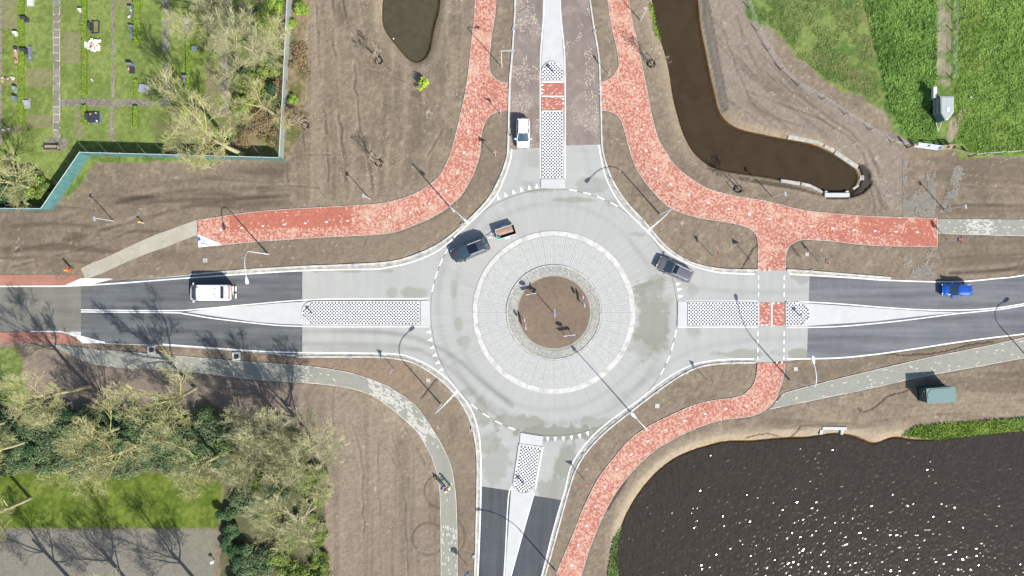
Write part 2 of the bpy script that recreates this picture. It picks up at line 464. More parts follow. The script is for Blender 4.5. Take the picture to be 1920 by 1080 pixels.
col = mix(col, soil_b, f3 * 0.35 * sst(sv, 0.55, 0.68)); height += f3 * 0.06 * (sv - 0.5)
# soil strips of the verges (browner)
for poly in ([(170, 520), (372, 464), (700, 442), (900, 300), (950, 210), (952, 300), (830, 455), (700, 495), (350, 512)],
             [(556, 668), (480, 683), (580, 690), (700, 712), (790, 775), (850, 880), (860, 1200), (888, 1200), (892, 830), (850, 740), (740, 672)]):
    f = region(poly, 0.5); col = mix(col, [0.185, 0.145, 0.105], f * 0.6)
col = mix(col, [0.25, 0.18, 0.125], 0.7 * region([(480, 672), (740, 676), (800, 720), (760, 740), (640, 695), (480, 680)], 0.6))
# pale sandy strips along ditch, lake and pond
bank = sst(waterw + 0.10 * (nm - 0.5), 0.05, 0.28) * (1 - sst(waterb, 0.45, 0.6))
lakeN = (PYY > 760)
col = mix(col, [0.36, 0.295, 0.205], bank * np.where(lakeN, 0.70, 0.30))
f4 = region([(1310, -80), (1400, -80), (1465, 130), (1700, 275), (1690, 405), (1620, 402), (1640, 330), (1560, 262), (1400, 225), (1360, 190)], 0.8)
wq = 3.0 * vnoise(GX, GY, 11, 49)
dg = fbm(GX * 0.72 - GY * 0.69, GX * 0.69 + GY * 0.72 + wq, (16.0, 0.9), 51, 3, 0.6)
col = mix(col, [0.26, 0.218, 0.180], f4 * 0.6); col = mix(col, soil_b, f4 * 0.50 * sst(dg, 0.60, 0.70)); height += f4 * 0.05 * (dg - 0.5)
f5 = region([(1450, 770), (2000, 650), (2000, 780), (1700, 810), (1440, 815)], 0.6)
col = mix(col, soil_b, f5 * 0.5 * sst(shz, 0.55, 0.68))
f6 = region([(1750, 300), (2300, 290), (2300, 408), (1750, 408)], 0.6)
col = mix(col, soil_b * 1.1, f6 * (0.15 + 0.5 * sst(shz, 0.52, 0.66))); height += f6 * 0.08 * (shz - 0.5)
f6b = region([(1755, 445), (2300, 448), (2300, 500), (1900, 512), (1760, 522)], 0.4)
col = mix(col, soil_b, f6b * (0.3 + 0.5 * sst(shz, 0.52, 0.64))); height += f6b * 0.08 * (shz - 0.5)
# east verge ruts by the south-east road
f7 = region([(1560, 680), (1900, 632), (1880, 642), (1700, 672), (1500, 725), (1480, 690)], 0.4)
col = mix(col, soil_b * 1.1, f7 * 0.5)
# scattered shoe prints, straw, stones
pr = vnoise(GX, GY, (0.34, 0.28), 61); pz = fbm(GX, GY, 3.0, 62, 3)
col = mix(col, [0.50, 0.45, 0.37], 0.55 * sst(pr, 0.90, 0.97) * sst(pz, 0.5, 0.62))
col = mix(col, [0.09, 0.07, 0.06], 0.5 * sst(1 - pr, 0.90, 0.97) * sst(pz, 0.46, 0.6))
height += 0.03 * (pr - 0.5) * sst(pz, 0.45, 0.6)
RUTS = [([(590, -20), (600, 120), (612, 250), (616, 340)], 2.0, .5), ([(622, -20), (628, 120), (638, 240), (650, 370)], 2.6, .55), ([(645, 0), (652, 45), (675, 75), (700, 105)], 1.6, .6), ([(664, 120), (672, 220), (690, 300), (700, 385)], 2.2, .5),
        ([(690, 130), (730, 142), (770, 158), (800, 168)], 1.1, .55), ([(540, 345), (538, 310), (560, 292), (620, 290)], 1.6, .5), ([(480, 352), (540, 348), (600, 352)], 1.8, .4), ([(800, 290), (815, 270), (830, 240), (838, 180)], 1.8, .4), ([(830, 60), (842, 110), (838, 160), (820, 200)], 2.0, .35),
        ([(560, 20), (566, 160), (575, 300), (610, 370)], 1.4, .35), ([(30, 470), (160, 440), (300, 400), (420, 375), (540, 366)], 3.0, .45), ([(20, 500), (140, 470), (260, 430)], 2.0, .35), ([(120, 410), (250, 372), (380, 355), (520, 350)], 4.0, .35),
        ([(660, 800), (680, 880), (682, 1080)], 1.8, .4), ([(708, 830), (712, 960), (712, 1100)], 1.4, .4), ([(735, 810), (755, 900), (762, 1000), (764, 1100)], 1.6, .45), ([(650, 790), (720, 840), (760, 900)], 1.2, .4), ([(760, 800), (790, 860), (805, 900)], 2.0, .35),
        ([(1380, 30), (1420, 120), (1500, 180), (1620, 270), (1650, 330)], 3.0, .4), ([(1400, 170), (1480, 200), (1560, 235), (1620, 290), (1640, 400)], 2.2, .4), ([(1350, 40), (1390, 150), (1430, 210), (1520, 240)], 2.0, .35), ([(1600, 300), (1640, 340), (1655, 400)], 3.0, .4),
        ([(1760, 345), (1850, 352), (1990, 356)], 2.0, .3), ([(1760, 388), (1850, 384), (1990, 388)], 3.0, .4), ([(1780, 512), (1850, 508), (1930, 500)], 3.2, .6), ([(1560, 740), (1700, 760), (1930, 748)], 1.5, .4), ([(1480, 800), (1620, 790), (1780, 775), (1930, 770)], 1.8, .35)]
def polydist(px, py, pts):
    d = np.full(px.shape, 1e9)
    for (ax_, ay_), (bx_, by_) in zip(pts[:-1], pts[1:]):
        vx, vy = bx_ - ax_, by_ - ay_; t = np.clip(((px - ax_) * vx + (py - ay_) * vy) / (vx * vx + vy * vy), 0, 1)
        d = np.minimum(d, np.hypot(px - ax_ - t * vx, py - ay_ - t * vy))
    return d
jit = 6 * (vnoise(GX, GY, 1.3, 55) - .5); brk = sst(fbm(GX, GY, 2.5, 56, 3), .38, .58)
for pts, w_, k_ in RUTS:
    sp = cr(pts, 3); x0_, y0_ = sp.min(0) - 12; x1_, y1_ = sp.max(0) + 12
    i0, i1 = np.searchsorted(AY, (540 - y1_) / PX), np.searchsorted(AY, (540 - y0_) / PX); j0, j1 = np.searchsorted(AX, (x0_ - 960) / PX), np.searchsorted(AX, (x1_ - 960) / PX)
    sl_ = (slice(i0, i1), slice(j0, j1))
    d = polydist(PXX[sl_] + jit[sl_], PYY[sl_], [tuple(q) for q in sp])
    g_ = np.exp(-(d / w_) ** 2) * (.35 + .65 * brk[sl_]) * k_; g2_ = np.exp(-((d - 2.2 * w_) / w_) ** 2) * .5 * k_ * brk[sl_]
    cs_ = col[sl_]; cs_ = cs_ * (1 - g_[..., None] * .75); cs_ = cs_ * (1 - g2_[..., None]) + np.array([0.34, 0.28, 0.21]) * g2_[..., None]
    col[sl_] = cs_; height[sl_] += -0.10 * g_ + 0.05 * g2_
# circular tyre loops beside the southern footpath
for (cx, cy, r) in ((826, 920, 31), (803, 1010, 30), (829, 1006, 42)):
    d = np.hypot(PXX - cx, (PYY - cy)) - r * (1 + 0.05 * (nm - 0.5))
    k = np.exp(-(d / 1.6) ** 2) * (PXX < 826 if r < 40 else (PXX > 858)) * sst(nm + 0.4 * nf, 0.45, 0.7)
    col = mix(col, [0.09, 0.07, 0.055], k * 0.75); height -= 0.05 * k
# dirt cracks on the eastern verges
for pl in ([(1608, 765), (1625, 770), (1650, 755), (1665, 742), (1690, 735), (1702, 730)], [(1400, 820), (1440, 812), (1480, 822), (1500, 800)], [(1455, 425), (1500, 480)], [(1388, 508), (1410, 470), (1424, 455)],
           [(1650, 662), (1700, 664), (1760, 660), (1820, 645), (1862, 640)], [(790, 745), (830, 700), (850, 720)], [(1140, 955), (1158, 925), (1175, 900)]):
    LL = Line(wl(cr(pl, 8))); us = np.linspace(0, LL.L, int(LL.L / 0.12))
    xs, ys = LL.at(us)
    for x, y in zip(xs, ys):
        i = int((y - AY[13]) / STEP) + 13; j = int((x - AX[13]) / STEP) + 13
        if 0 <= i < ny - 1 and 0 <= j < nx - 1:
            col[i, j] *= 0.5; height[i, j] -= 0.05
            col[i, j + 1] *= 0.75

# ---- turf
grassw = np.zeros(GX.shape)
g_lo = np.array([0.110, 0.150, 0.030]); g_hi = np.array([0.205, 0.255, 0.065]); g_dk = np.array([0.060, 0.125, 0.025]); g_br = np.array([0.22, 0.20, 0.085])
def turf(poly, c1, c2, w=1.0, ragged=0.0, soft=0.3, seed=0, rel=0.03, sc=1.0):
    global col, height
    m = region(poly, soft, ragged, seed, sc) * w
    t = fbm(GX, GY, 2.2, 400 + seed, 4, 0.6); t2 = fbm(GX, GY, 0.45, 420 + seed, 2)
    c = mix(np.ones(GX.shape + (1,)) * np.asarray(c1), c2, sst(t * 0.55 + t2 * 0.45, 0.35, 0.65))
    col = col * (1 - m[..., None]) + c * m[..., None]
    height = height * (1 - 0.7 * m) + m * rel * t2 * 2
    return m
# cemetery lawn
CEM = [(-400, -300), (540, -300), (538, 0), (522, 295), (150, 285), (80, 388), (-400, 388)]
turf(CEM, g_lo, g_hi, seed=1, rel=0.03)
mc = region(CEM, 0.2)
st = vnoise(GX, GY, (6.5, 300.0), 71)
col = mix(col, [0.115, 0.165, 0.032], mc * 0.4 * sst(st, 0.4, 0.6)); col = mix(col, [0.20, 0.26, 0.08], mc * 0.35 * sst(st, 0.45, 0.3))
for (x0, y0, x1, y1) in ((5, -20, 34, 55), (50, 127, 98, 163), (52, 215, 98, 240), (120, 60, 155, 120), (220, -10, 250, 14), (380, -20, 416, 60), (140, 205, 160, 260), (4, 145, 38, 160), (4, 238, 44, 252)):
    f = region([(x0, y0), (x1, y0), (x1, y1), (x0, y1)], 0.3, 0.5, int(x0)); col = mix(col, [0.23, 0.20, 0.115], f * 0.72)
wd = region([(415, -100), (535, -100), (522, 295), (430, 290), (300, 288), (280, 215), (380, 190)], 1.2, 0.6, 5, 3.0)
col = mix(col, [0.22, 0.17, 0.115], wd * 0.75 * sst(nf, 0.35, 0.6)); col = mix(col, [0.10, 0.12, 0.035], wd * 0.6 * sst(nm, 0.5, 0.62))
turf([(530, 0), (582, -20), (572, 120), (570, 240), (540, 300), (526, 300)], [0.10, 0.11, 0.03], [0.26, 0.19, 0.12], 0.85, 0.6, 0.6, 6, 0.05, 1.6)
turf([(166, 292), (440, 296), (400, 306), (300, 303), (240, 306), (180, 303), (150, 350), (110, 385), (130, 350)], [0.08, 0.14, 0.02], [0.17, 0.22, 0.06], 0.95, 0.5, 0.4, 7)
# north-east meadow
turf([(1395, -300), (2600, -300), (2600, 285), (1820, 293), (1705, 272), (1670, 235), (1655, 200), (1560, 160), (1505, 120), (1470, 72), (1400, 30)], [0.080, 0.145, 0.030], [0.175, 0.225, 0.062], 0.97, 0.9, 1.2, 8, 0.05, 2.2)
br = region([(1540, -40), (1625, -40), (1655, 200), (1580, 150), (1520, 100)], 1.5, 0.8, 9, 2.5)
col = mix(col, [0.19, 0.165, 0.075], br * 0.6 * sst(nm + 0.4 * (nf - .5), 0.42, 0.6))
turf([(1605, -300), (1758, -300), (1755, 270), (1700, 262), (1662, 205), (1648, 130)], g_dk, [0.140, 0.250, 0.050], 1.0, 0.9, 0.8, 10, 0.16, 1.0)
turf([(1785, -300), (2600, -300), (2600, 285), (1822, 292), (1790, 270), (1785, 200)], [0.085, 0.150, 0.025], [0.180, 0.265, 0.055], 1.0, 0.4, 0.4, 11, 0.13)
col = mix(col, [0.20, 0.23, 0.06], 0.5 * region([(1790, 0), (1850, 0), (1830, 60), (1880, 250), (1900, 280), (1850, 285), (1840, 150), (1795, 100)], 2.0, 0.5, 12, 3) )
col = mix(col, [0.30, 0.25, 0.18], 0.8 * region([(1758, -300), (1782, -300), (1783, 160), (1756, 160)], 0.3, 0.6, 13, 1.0) * sst(nf, 0.3, 0.6))
col = mix(col, [0.33, 0.255, 0.19], 0.8 * region([(1775, 262), (1780, 228), (1806, 200), (1812, 212), (1795, 248), (1783, 270)], 0.3, 0.5, 14, 0.8))
# shore grass
turf([(1155, 1200), (1138, 1100), (1150, 1010), (1166, 985), (1165, 1030), (1165, 1200)], [0.07, 0.13, 0.03], [0.20, 0.27, 0.10], 0.95, 0.4, 0.3, 15, 0.1)
turf([(1690, 815), (1715, 798), (1770, 792), (1850, 788), (1920, 782), (2400, 740), (2400, 775), (1920, 812), (1760, 828)], [0.10, 0.17, 0.025], [0.23, 0.32, 0.06], 1.0, 0.35, 0.3, 16, 0.10)
turf([(1217, 5), (1230, 0), (1240, 60), (1243, 78), (1230, 70), (1222, 35)], [0.07, 0.14, 0.02], [0.18, 0.27, 0.05], 1.0, 0.3, 0.25, 17, 0.08)
# park in the south-west
turf([(-400, 882), (300, 886), (420, 900), (412, 992), (-400, 992)], [0.080, 0.120, 0.016], [0.145, 0.185, 0.032], 1.0, 0.0, 0.25, 18, 0.03)
turf([(-400, 650), (30, 652), (45, 680), (40, 700), (60, 760), (-400, 800)], [0.10, 0.15, 0.03], [0.20, 0.24, 0.07], 0.9, 0.6, 0.6, 19)
gp = region([(-400, 993), (405, 993), (400, 1200), (-400, 1200)], 0.15)
col = mix(col, [0.195, 0.182, 0.150], gp); col = mix(col, [0.20, 0.20, 0.11], gp * 0.4 * sst(nm, 0.5, 0.7)); height *= (1 - gp * 0.8)
ug = region([(-400, 780), (100, 765), (440, 775), (560, 800), (600, 870), (610, 960), (600, 1200), (405, 1200), (420, 900), (300, 886), (-400, 884)], 0.8, 0.5, 20, 2.0)
col = mix(col, [0.075, 0.085, 0.035], ug * 0.85); col = mix(col, [0.17, 0.14, 0.09], ug * 0.4 * sst(nf, 0.5, 0.6))
col = mix(col, [0.185, 0.150, 0.125], 0.7 * region([(60, 660), (560, 715), (560, 770), (100, 765)], 1.0, 0.4, 21, 2.0))
# roundabout island soil, wet mark by the ditch head, orange silt under shallow water
isl = sst(R_SOIL + 3 - np.hypot(PXX - C0[0], PYY - C0[1]), -2, 2)
col = mix(col, np.array([0.200, 0.150, 0.108])[None, None] * (0.75 + 0.5 * nm[..., None]) , isl)
dk = region([(1595, 358), (1611, 348), (1617, 335), (1614, 318), (1604, 304), (1622, 308), (1634, 325), (1636, 346), (1622, 362), (1595, 371), (1550, 373), (1545, 366)], 0.22, 0.35, 33, 0.9)
col = mix(col, [0.030, 0.028, 0.025], dk * 0.85); height -= 0.25 * dk
dk2 = region([(1309, -80), (1325, -80), (1328, 0), (1343, 80), (1358, 160), (1366, 205), (1352, 212), (1340, 150), (1318, 40)], 0.15, 0.2, 34, 0.8); col = mix(col, [0.150, 0.130, 0.110], dk2 * 0.85); height -= 0.12 * dk2
dk3 = region([(1385, 330), (1465, 342), (1500, 350), (1545, 364), (1545, 368), (1500, 356), (1440, 347), (1385, 337)], 0.2, 0.3, 35, 0.8); col = mix(col, soil_b * 0.75, dk3 * 0.8); height -= 0.10 * dk3
col = mix(col, [0.36, 0.22, 0.085], sst(waterb + 0.10 * (nf - 0.5), 0.40, 0.58) * (0.35 + 0.6 * sst(nm, 0.35, 0.6)))
col *= (0.90 + 0.2 * nh)[..., None]

# heights: bed under water, pressed down under hard surfaces
wh = np.interp(waterb, [0.10, 0.5, 0.9], [0.0, -0.36, -1.2])
height = height * (1 - sst(waterb, 0.2, 0.6)) + wh
height += isl * 0.25 * np.clip(1 - (np.hypot(PXX - C0[0], PYY - C0[1]) / R_SOIL) ** 2, 0, 1)
hardc = sst(hardb, 0.15, 0.6)
height = height * (1 - hardc) - 0.08 * hardc
far = (np.abs(GX) > 66.5) | (np.abs(GY) > 38.6)
ri = np.sqrt((PXX - C0[0]) ** 2 + (PYY - C0[1]) ** 2)
height = np.where(ri < R_SOIL + 3, np.maximum(height, -0.04) + 0.13, height)
V = np.stack([GX, GY, height], -1).reshape(-1, 3)
idx = np.arange(nx * ny).reshape(ny, nx)
F = np.stack([idx[:-1, :-1], idx[:-1, 1:], idx[1:, 1:], idx[1:, :-1]], -1).reshape(-1, 4)
ground = link('ground', raw_mesh('ground', V, F, M['terrain'], cols=np.clip(col, 0.01, 0.9).reshape(-1, 3), smooth=True))
tag(ground, kind='structure')

def gz(x, y):
    i = int(np.clip(np.searchsorted(AY, y), 0, ny - 1)); j = int(np.clip(np.searchsorted(AX, x), 0, nx - 1))
    return float(height[i, j])

# ------------------------------------------------------------------ water
def water_mat(name, c, wave, sc, stretch, rot, rough, dist, facets=False):
    m, nt, b = new_mat(name); N = nt.nodes; L = nt.links
    at = N.new('ShaderNodeAttribute'); at.attribute_name = 'Col'
    b.inputs['Base Color'].default_value = (*c, 1)
    b.inputs['Roughness'].default_value = rough
    b.inputs['IOR'].default_value = 1.33
    tc = N.new('ShaderNodeTexCoord')
    mp = N.new('ShaderNodeMapping'); mp.inputs['Rotation'].default_value = (0, 0, rot); mp.inputs['Scale'].default_value = stretch
    L.new(tc.outputs['Object'], mp.inputs['Vector'])
    n1 = N.new('ShaderNodeTexNoise'); n1.inputs['Scale'].default_value = sc; n1.inputs['Detail'].default_value = 3; n1.inputs['Distortion'].default_value = 0.5
    L.new(mp.outputs[0], n1.inputs['Vector'])
    n2 = N.new('ShaderNodeTexNoise'); n2.inputs['Scale'].default_value = sc * 2.2; n2.inputs['Detail'].default_value = 2
    L.new(tc.outputs['Object'], n2.inputs['Vector'])
    ad = N.new('ShaderNodeMath'); ad.operation = 'MULTIPLY_ADD'; ad.inputs[1].default_value = 0.45
    L.new(n2.outputs['Fac'], ad.inputs[0]); L.new(n1.outputs['Fac'], ad.inputs[2])
    bp = N.new('ShaderNodeBump'); bp.inputs['Strength'].default_value = 1; bp.inputs['Distance'].default_value = dist
    L.new(ad.outputs[0], bp.inputs['Height'])
    df = N.new('ShaderNodeBsdfDiffuse')
    rp = N.new('ShaderNodeMapRange'); rp.inputs['From Min'].default_value = 0.3; rp.inputs['From Max'].default_value = 0.7; rp.inputs['To Min'].default_value = 1 - wave * .12; rp.inputs['To Max'].default_value = 1 + wave * .14  # light and dark of the ripples put into the body colour by noise
    L.new(n1.outputs['Fac'], rp.inputs['Value'])
    vs_ = N.new('ShaderNodeVectorMath'); vs_.operation = 'SCALE'; vs_.inputs[0].default_value = c; L.new(rp.outputs[0], vs_.inputs['Scale']); L.new(vs_.outputs[0], df.inputs['Color'])
    upn = N.new('ShaderNodeCombineXYZ'); upn.inputs[2].default_value = 1.0; L.new(upn.outputs[0], df.inputs['Normal'])
    gl = N.new('ShaderNodeBsdfGlossy'); gl.inputs['Roughness'].default_value = rough
    if not facets: L.new(bp.outputs[0], gl.inputs['Normal'])
    fr = N.new('ShaderNodeFresnel'); fr.inputs['IOR'].default_value = 1.33
    wm = N.new('ShaderNodeMixShader'); L.new(fr.outputs[0], wm.inputs[0]); L.new(df.outputs[0], wm.inputs[1]); L.new(gl.outputs[0], wm.inputs[2])
    # shallow edge lets the bed show through the murk
    tr = N.new('ShaderNodeBsdfTransparent')
    tr.inputs['Color'].default_value = (0.75, 0.62, 0.42, 1)
    mx = N.new('ShaderNodeMixShader')
    L.new(at.outputs['Fac'], mx.inputs[0]); L.new(tr.outputs[0], mx.inputs[1]); L.new(wm.outputs[0], mx.inputs[2])
    L.new(mx.outputs[0], N['Material Output'].inputs[0])
    return m
M['ditch_water'] = water_mat('ditch_water', (0.050, 0.035, 0.020), 1, 0.5, (1, 1, 1), 0, 0.08, 0.004)
M['pond_water'] = water_mat('pond_water', (0.072, 0.062, 0.038), 1, 1.2, (1, 1, 1), 0, 0.08, 0.003)
M['lake_water'] = water_mat('lake_water', (0.040, 0.0335, 0.027), 1.4, 2.0, (2.0, 0.6, 1), math.radians(14), 0.105, 0.1, True)

def water_sheet(name, poly, material, z=-0.36, res=0.3, facets=False):
    wp = wl(poly, 0)
    x0, y0 = wp.min(0) - 1.0; x1, y1 = wp.max(0) + 1.0
    x0 = max(x0, -80); x1 = min(x1, 73.2 if facets else 110); y0 = max(y0, -45 if facets else -80); y1 = min(y1, 60)
    xs = np.arange(x0, x1, res); ys = np.arange(y0, y1, res)
    X, Y = np.meshgrid(xs, ys)
    # grow the outline a little so the sheet runs into the bank
    hh = np.zeros(X.shape)
    ii = np.clip(np.searchsorted(AY, Y), 0, ny - 1); jj = np.clip(np.searchsorted(AX, X), 0, nx - 1)
    hh = height[ii, jj]
    keep = (hh < z + 0.22)
    grow = inside(X, Y, wp)
    k2 = grow.copy()
    for dx in (-1.0, 0, 1.0):
        for dy in (-1.0, 0, 1.0):
            k2 |= inside(X + dx, Y + dy, wp)
    keep &= k2
    depth = np.clip((z - hh) / 0.32, 0, 1)
    dcol = 0.12 + 0.88 * sst(depth, 0.0, 1.0)
    dcol = np.where(grow & ((np.abs(X) > 66) | (np.abs(Y) > 38)), 1.0, dcol)
    n = np.arange(X.size).reshape(X.shape)
    fk = keep[:-1, :-1] | keep[1:, 1:] | keep[:-1, 1:] | keep[1:, :-1]
    Fq = np.stack([n[:-1, :-1], n[:-1, 1:], n[1:, 1:], n[1:, :-1]], -1)[fk]
    used = np.unique(Fq); rm = np.full(X.size, -1); rm[used] = np.arange(len(used))
    VV = np.stack([X.ravel(), Y.ravel(), np.full(X.size, z)], -1)[used]
    Fw = rm[Fq]
    if facets:      # wind ripples as real facets
        x_, y_ = VV[:, 0], VV[:, 1]; ca, sa = math.cos(math.radians(14)), math.sin(math.radians(14))
        wn_ = rng.normal(0, 1, X.shape)
        wn_ = sum(np.roll(np.roll(wn_, i_, 0), j_, 1) * w_ for i_, j_, w_ in ((0, 0, 1), (1, 0, .6), (-1, 0, .6), (0, 1, .6), (0, -1, .6), (1, 1, .36), (1, -1, .36), (-1, 1, .36), (-1, -1, .36)))
        wn_ /= wn_.std()
        VV[:, 2] += 0.0104 * wn_.ravel()[used] + 0.035 * (fbm(x_ * ca + y_ * sa, -x_ * sa + y_ * ca, (0.7, 1.8), 970, 2) - .5)
        Fw = np.concatenate([Fw[:, [0, 1, 2]], Fw[:, [0, 2, 3]]])
    o = link(name, raw_mesh(name, VV, Fw, material, cols=np.repeat(dcol.ravel()[used][:, None], 3, 1)))
    tag(o, kind='structure')
    return o
water_sheet('pond_water', POND, M['pond_water'])
water_sheet('ditch_water', DITCH, M['ditch_water'])
water_sheet('lake_water', LAKE, M['lake_water'], res=0.13, facets=True)
for pl_ in ([(2058, 700), (3200, 700), (3200, 1900), (2058, 1900)], [(1100, 1215), (2058, 1215), (2058, 1900), (1100, 1900)]):
    o_ = link('lake_water', raw_mesh('lake_water', [(*p_, -0.36) for p_ in wl(pl_[::-1])], [(0, 1, 2, 3)], M['lake_water'], cols=np.ones((4, 3)))); tag(o_, kind='structure')

# ------------------------------------------------------------------ hard surfaces
def sheet(name, pts, z, material, parent=None, kind='structure', plan=True):
    P2 = wl(pts) if plan else np.asarray(pts, float)
    a = np.sum(P2[:, 0] * np.roll(P2[:, 1], -1) - np.roll(P2[:, 0], -1) * P2[:, 1])
    if a < 0: P2 = P2[::-1]
    me = bpy.data.meshes.new(name)
    import mathutils
    tris = mathutils.geometry.tessellate_polygon([[Vector((p[0], p[1], 0)) for p in P2]])
    fs = []
    for t in tris:
        (ax, ay), (bx, by), (cx, cy) = P2[t[0]], P2[t[1]], P2[t[2]]
        ar = (bx - ax) * (cy - ay) - (cx - ax) * (by - ay)
        fs.append(t if ar > 0 else t[::-1])
    me.from_pydata([(p[0], p[1], z) for p in P2], [], [tuple(f) for f in fs])
    me.materials.append(material)
    o = link(name, me, parent)
    if parent is None: tag(o, kind=kind)
    return o

def road_mat(name, c1, c2, polar=False, along='x', stain=0.0, streak=0.3, stain_c=(0.20, 0.195, 0.165), fine=0.12, stain_sc=0.35, lo=0.5, hi=0.62):
    m, nt, b = new_mat(name); N = nt.nodes; L = nt.links
    tc = N.new('ShaderNodeTexCoord')
    def noise(vec, sc, det=4, dist=0.0):
        n = N.new('ShaderNodeTexNoise'); n.inputs['Scale'].default_value = sc; n.inputs['Detail'].default_value = det; n.inputs['Distortion'].default_value = dist
        L.new(vec, n.inputs['Vector']); return n.outputs['Fac']
    def rngm(v, a, b_, c, d):
        n = N.new('ShaderNodeMapRange'); n.inputs['From Min'].default_value = a; n.inputs['From Max'].default_value = b_
        n.inputs['To Min'].default_value = c; n.inputs['To Max'].default_value = d; L.new(v, n.inputs['Value']); return n.outputs[0]
    def mul(a, b_):
        n = N.new('ShaderNodeMath'); n.operation = 'MULTIPLY'
        for i, q in enumerate((a, b_)):
            if isinstance(q, (int, float)): n.inputs[i].default_value = q
            else: L.new(q, n.inputs[i])
        return n.outputs[0]
    def mixc(a, b_, f):
        n = N.new('ShaderNodeMix'); n.data_type = 'RGBA'
        for q, k in ((a, 6), (b_, 7)):
            if isinstance(q, tuple): n.inputs[k].default_value = (*q, 1)
            else: L.new(q, n.inputs[k])
        L.new(f, n.inputs[0]); return n.outputs[2]
    obj = tc.outputs['Object']
    if polar:
        sep = N.new('ShaderNodeSeparateXYZ')
        sub = N.new('ShaderNodeVectorMath'); sub.operation = 'SUBTRACT'; sub.inputs[1].default_value = (*W(*C0), 0)
        L.new(obj, sub.inputs[0]); L.new(sub.outputs[0], sep.inputs[0])
        at = N.new('ShaderNodeMath'); at.operation = 'ARCTAN2'; L.new(sep.outputs['Y'], at.inputs[0]); L.new(sep.outputs['X'], at.inputs[1])
        ln = N.new('ShaderNodeVectorMath'); ln.operation = 'LENGTH'; L.new(sub.outputs[0], ln.inputs[0])
        cb = N.new('ShaderNodeCombineXYZ'); L.new(mul(ln.outputs['Value'], 0.9), cb.inputs[0]); L.new(mul(at.outputs[0], 60.0), cb.inputs[1])
        cb2 = N.new('ShaderNodeCombineXYZ'); L.new(mul(ln.outputs['Value'], 2.0), cb2.inputs[0]); L.new(mul(at.outputs[0], 4.0), cb2.inputs[1])
        v1 = cb.outputs[0]; v2 = cb2.outputs[0]
    else:
        mp = N.new('ShaderNodeMapping'); mp.inputs['Scale'].default_value = (8, 0.5, 1) if along == 'x' else (0.5, 8, 1)
        mp2 = N.new('ShaderNodeMapping'); mp2.inputs['Scale'].default_value = (0.07, 1.2, 1) if along == 'x' else (1.2, 0.07, 1)
        L.new(obj, mp.inputs[0]); L.new(obj, mp2.inputs[0]); v1 = mp.outputs[0]; v2 = mp2.outputs[0]
    base = mixc(tuple(c1), tuple(c2), rngm(noise(obj, 0.35, 5), 0.3, 0.7, 0, 1))
    g = mul(rngm(noise(v1, 1.0, 2), 0.25, 0.75, 1 - fine, 1 + fine), rngm(noise(v2, 1.0, 3), 0.3, 0.7, 1 - streak, 1 + streak * 0.6))
    g = mul(g, rngm(noise(obj, 2.2, 5), 0.25, 0.75, 0.93, 1.07))
    sc = N.new('ShaderNodeVectorMath'); sc.operation = 'SCALE'; L.new(base, sc.inputs[0]); L.new(g, sc.inputs['Scale'])
    out = sc.outputs[0]
    if stain > 0:
        f = rngm(noise(obj, stain_sc, 7, 1.2), lo, hi, 0, stain)
        f2 = mul(f, rngm(noise(obj, 2.5, 4, 0.5), 0.35, 0.6, 0.25, 1))
        if polar:
            r = ln.outputs['Value']
            f2 = mul(f2, rngm(r, 11.5, 14.8, 0.0, 1.0))
        out = mixc(out, tuple(stain_c), f2)
    L.new(out, b.inputs['Base Color'])
    b.inputs['Roughness'].default_value = 0.85; b.inputs['Specular IOR Level'].default_value = 0.3
    n2 = noise(obj, 25, 3)
    bp = N.new('ShaderNodeBump'); bp.inputs['Strength'].default_value = 0.5; bp.inputs['Distance'].default_value = 0.006
    L.new(n2, bp.inputs['Height']); L.new(bp.outputs[0], b.inputs['Normal'])
    return m
M['concrete_leg'] = road_mat('brushed_concrete', (0.46, 0.47, 0.44), (0.54, 0.545, 0.52), along='x', stain=0.75, stain_c=(0.27, 0.27, 0.235), fine=0.05, streak=0.07, stain_sc=0.28)
M['concrete_ring'] = road_mat('ring_concrete', (0.46, 0.47, 0.45), (0.54, 0.55, 0.53), polar=True, stain=0.85, stain_c=(0.25, 0.25, 0.215), fine=0.035, streak=0.05, stain_sc=0.22, lo=0.47)
M['asphalt_e'] = road_mat('worn_grey_asphalt', (0.140, 0.147, 0.156), (0.170, 0.175, 0.180), along='x', streak=0.30, fine=0.04)
M['asphalt'] = road_mat('new_asphalt', (0.108, 0.115, 0.119), (0.132, 0.140, 0.143), along='x', streak=0.32, fine=0.04)
M['asphalt_s'] = road_mat('new_asphalt_south', (0.066, 0.073, 0.082), (0.085, 0.092, 0.100), along='y', streak=0.22, fine=0.04)
M['asphalt_brown'] = road_mat('dusty_brown_asphalt', (0.205, 0.165, 0.142), (0.245, 0.200, 0.175), along='y', streak=0.14, fine=0.04, stain=0.5, stain_c=(0.38, 0.33, 0.28))
M['asphalt_old'] = road_mat('old_worn_asphalt', (0.165, 0.158, 0.132), (0.205, 0.196, 0.168), along='x', streak=0.15, fine=0.08)
M['red_asphalt'] = road_mat('red_bike_lane_asphalt', (0.34, 0.155, 0.11), (0.40, 0.20, 0.145), along='x', streak=0.12, fine=0.06)
M['sand_path'] = road_mat('sand_covered_path', (0.37, 0.34, 0.27), (0.43, 0.40, 0.33), along='x', streak=0.06, fine=0.04, stain=0.4, stain_c=(0.30, 0.25, 0.2))

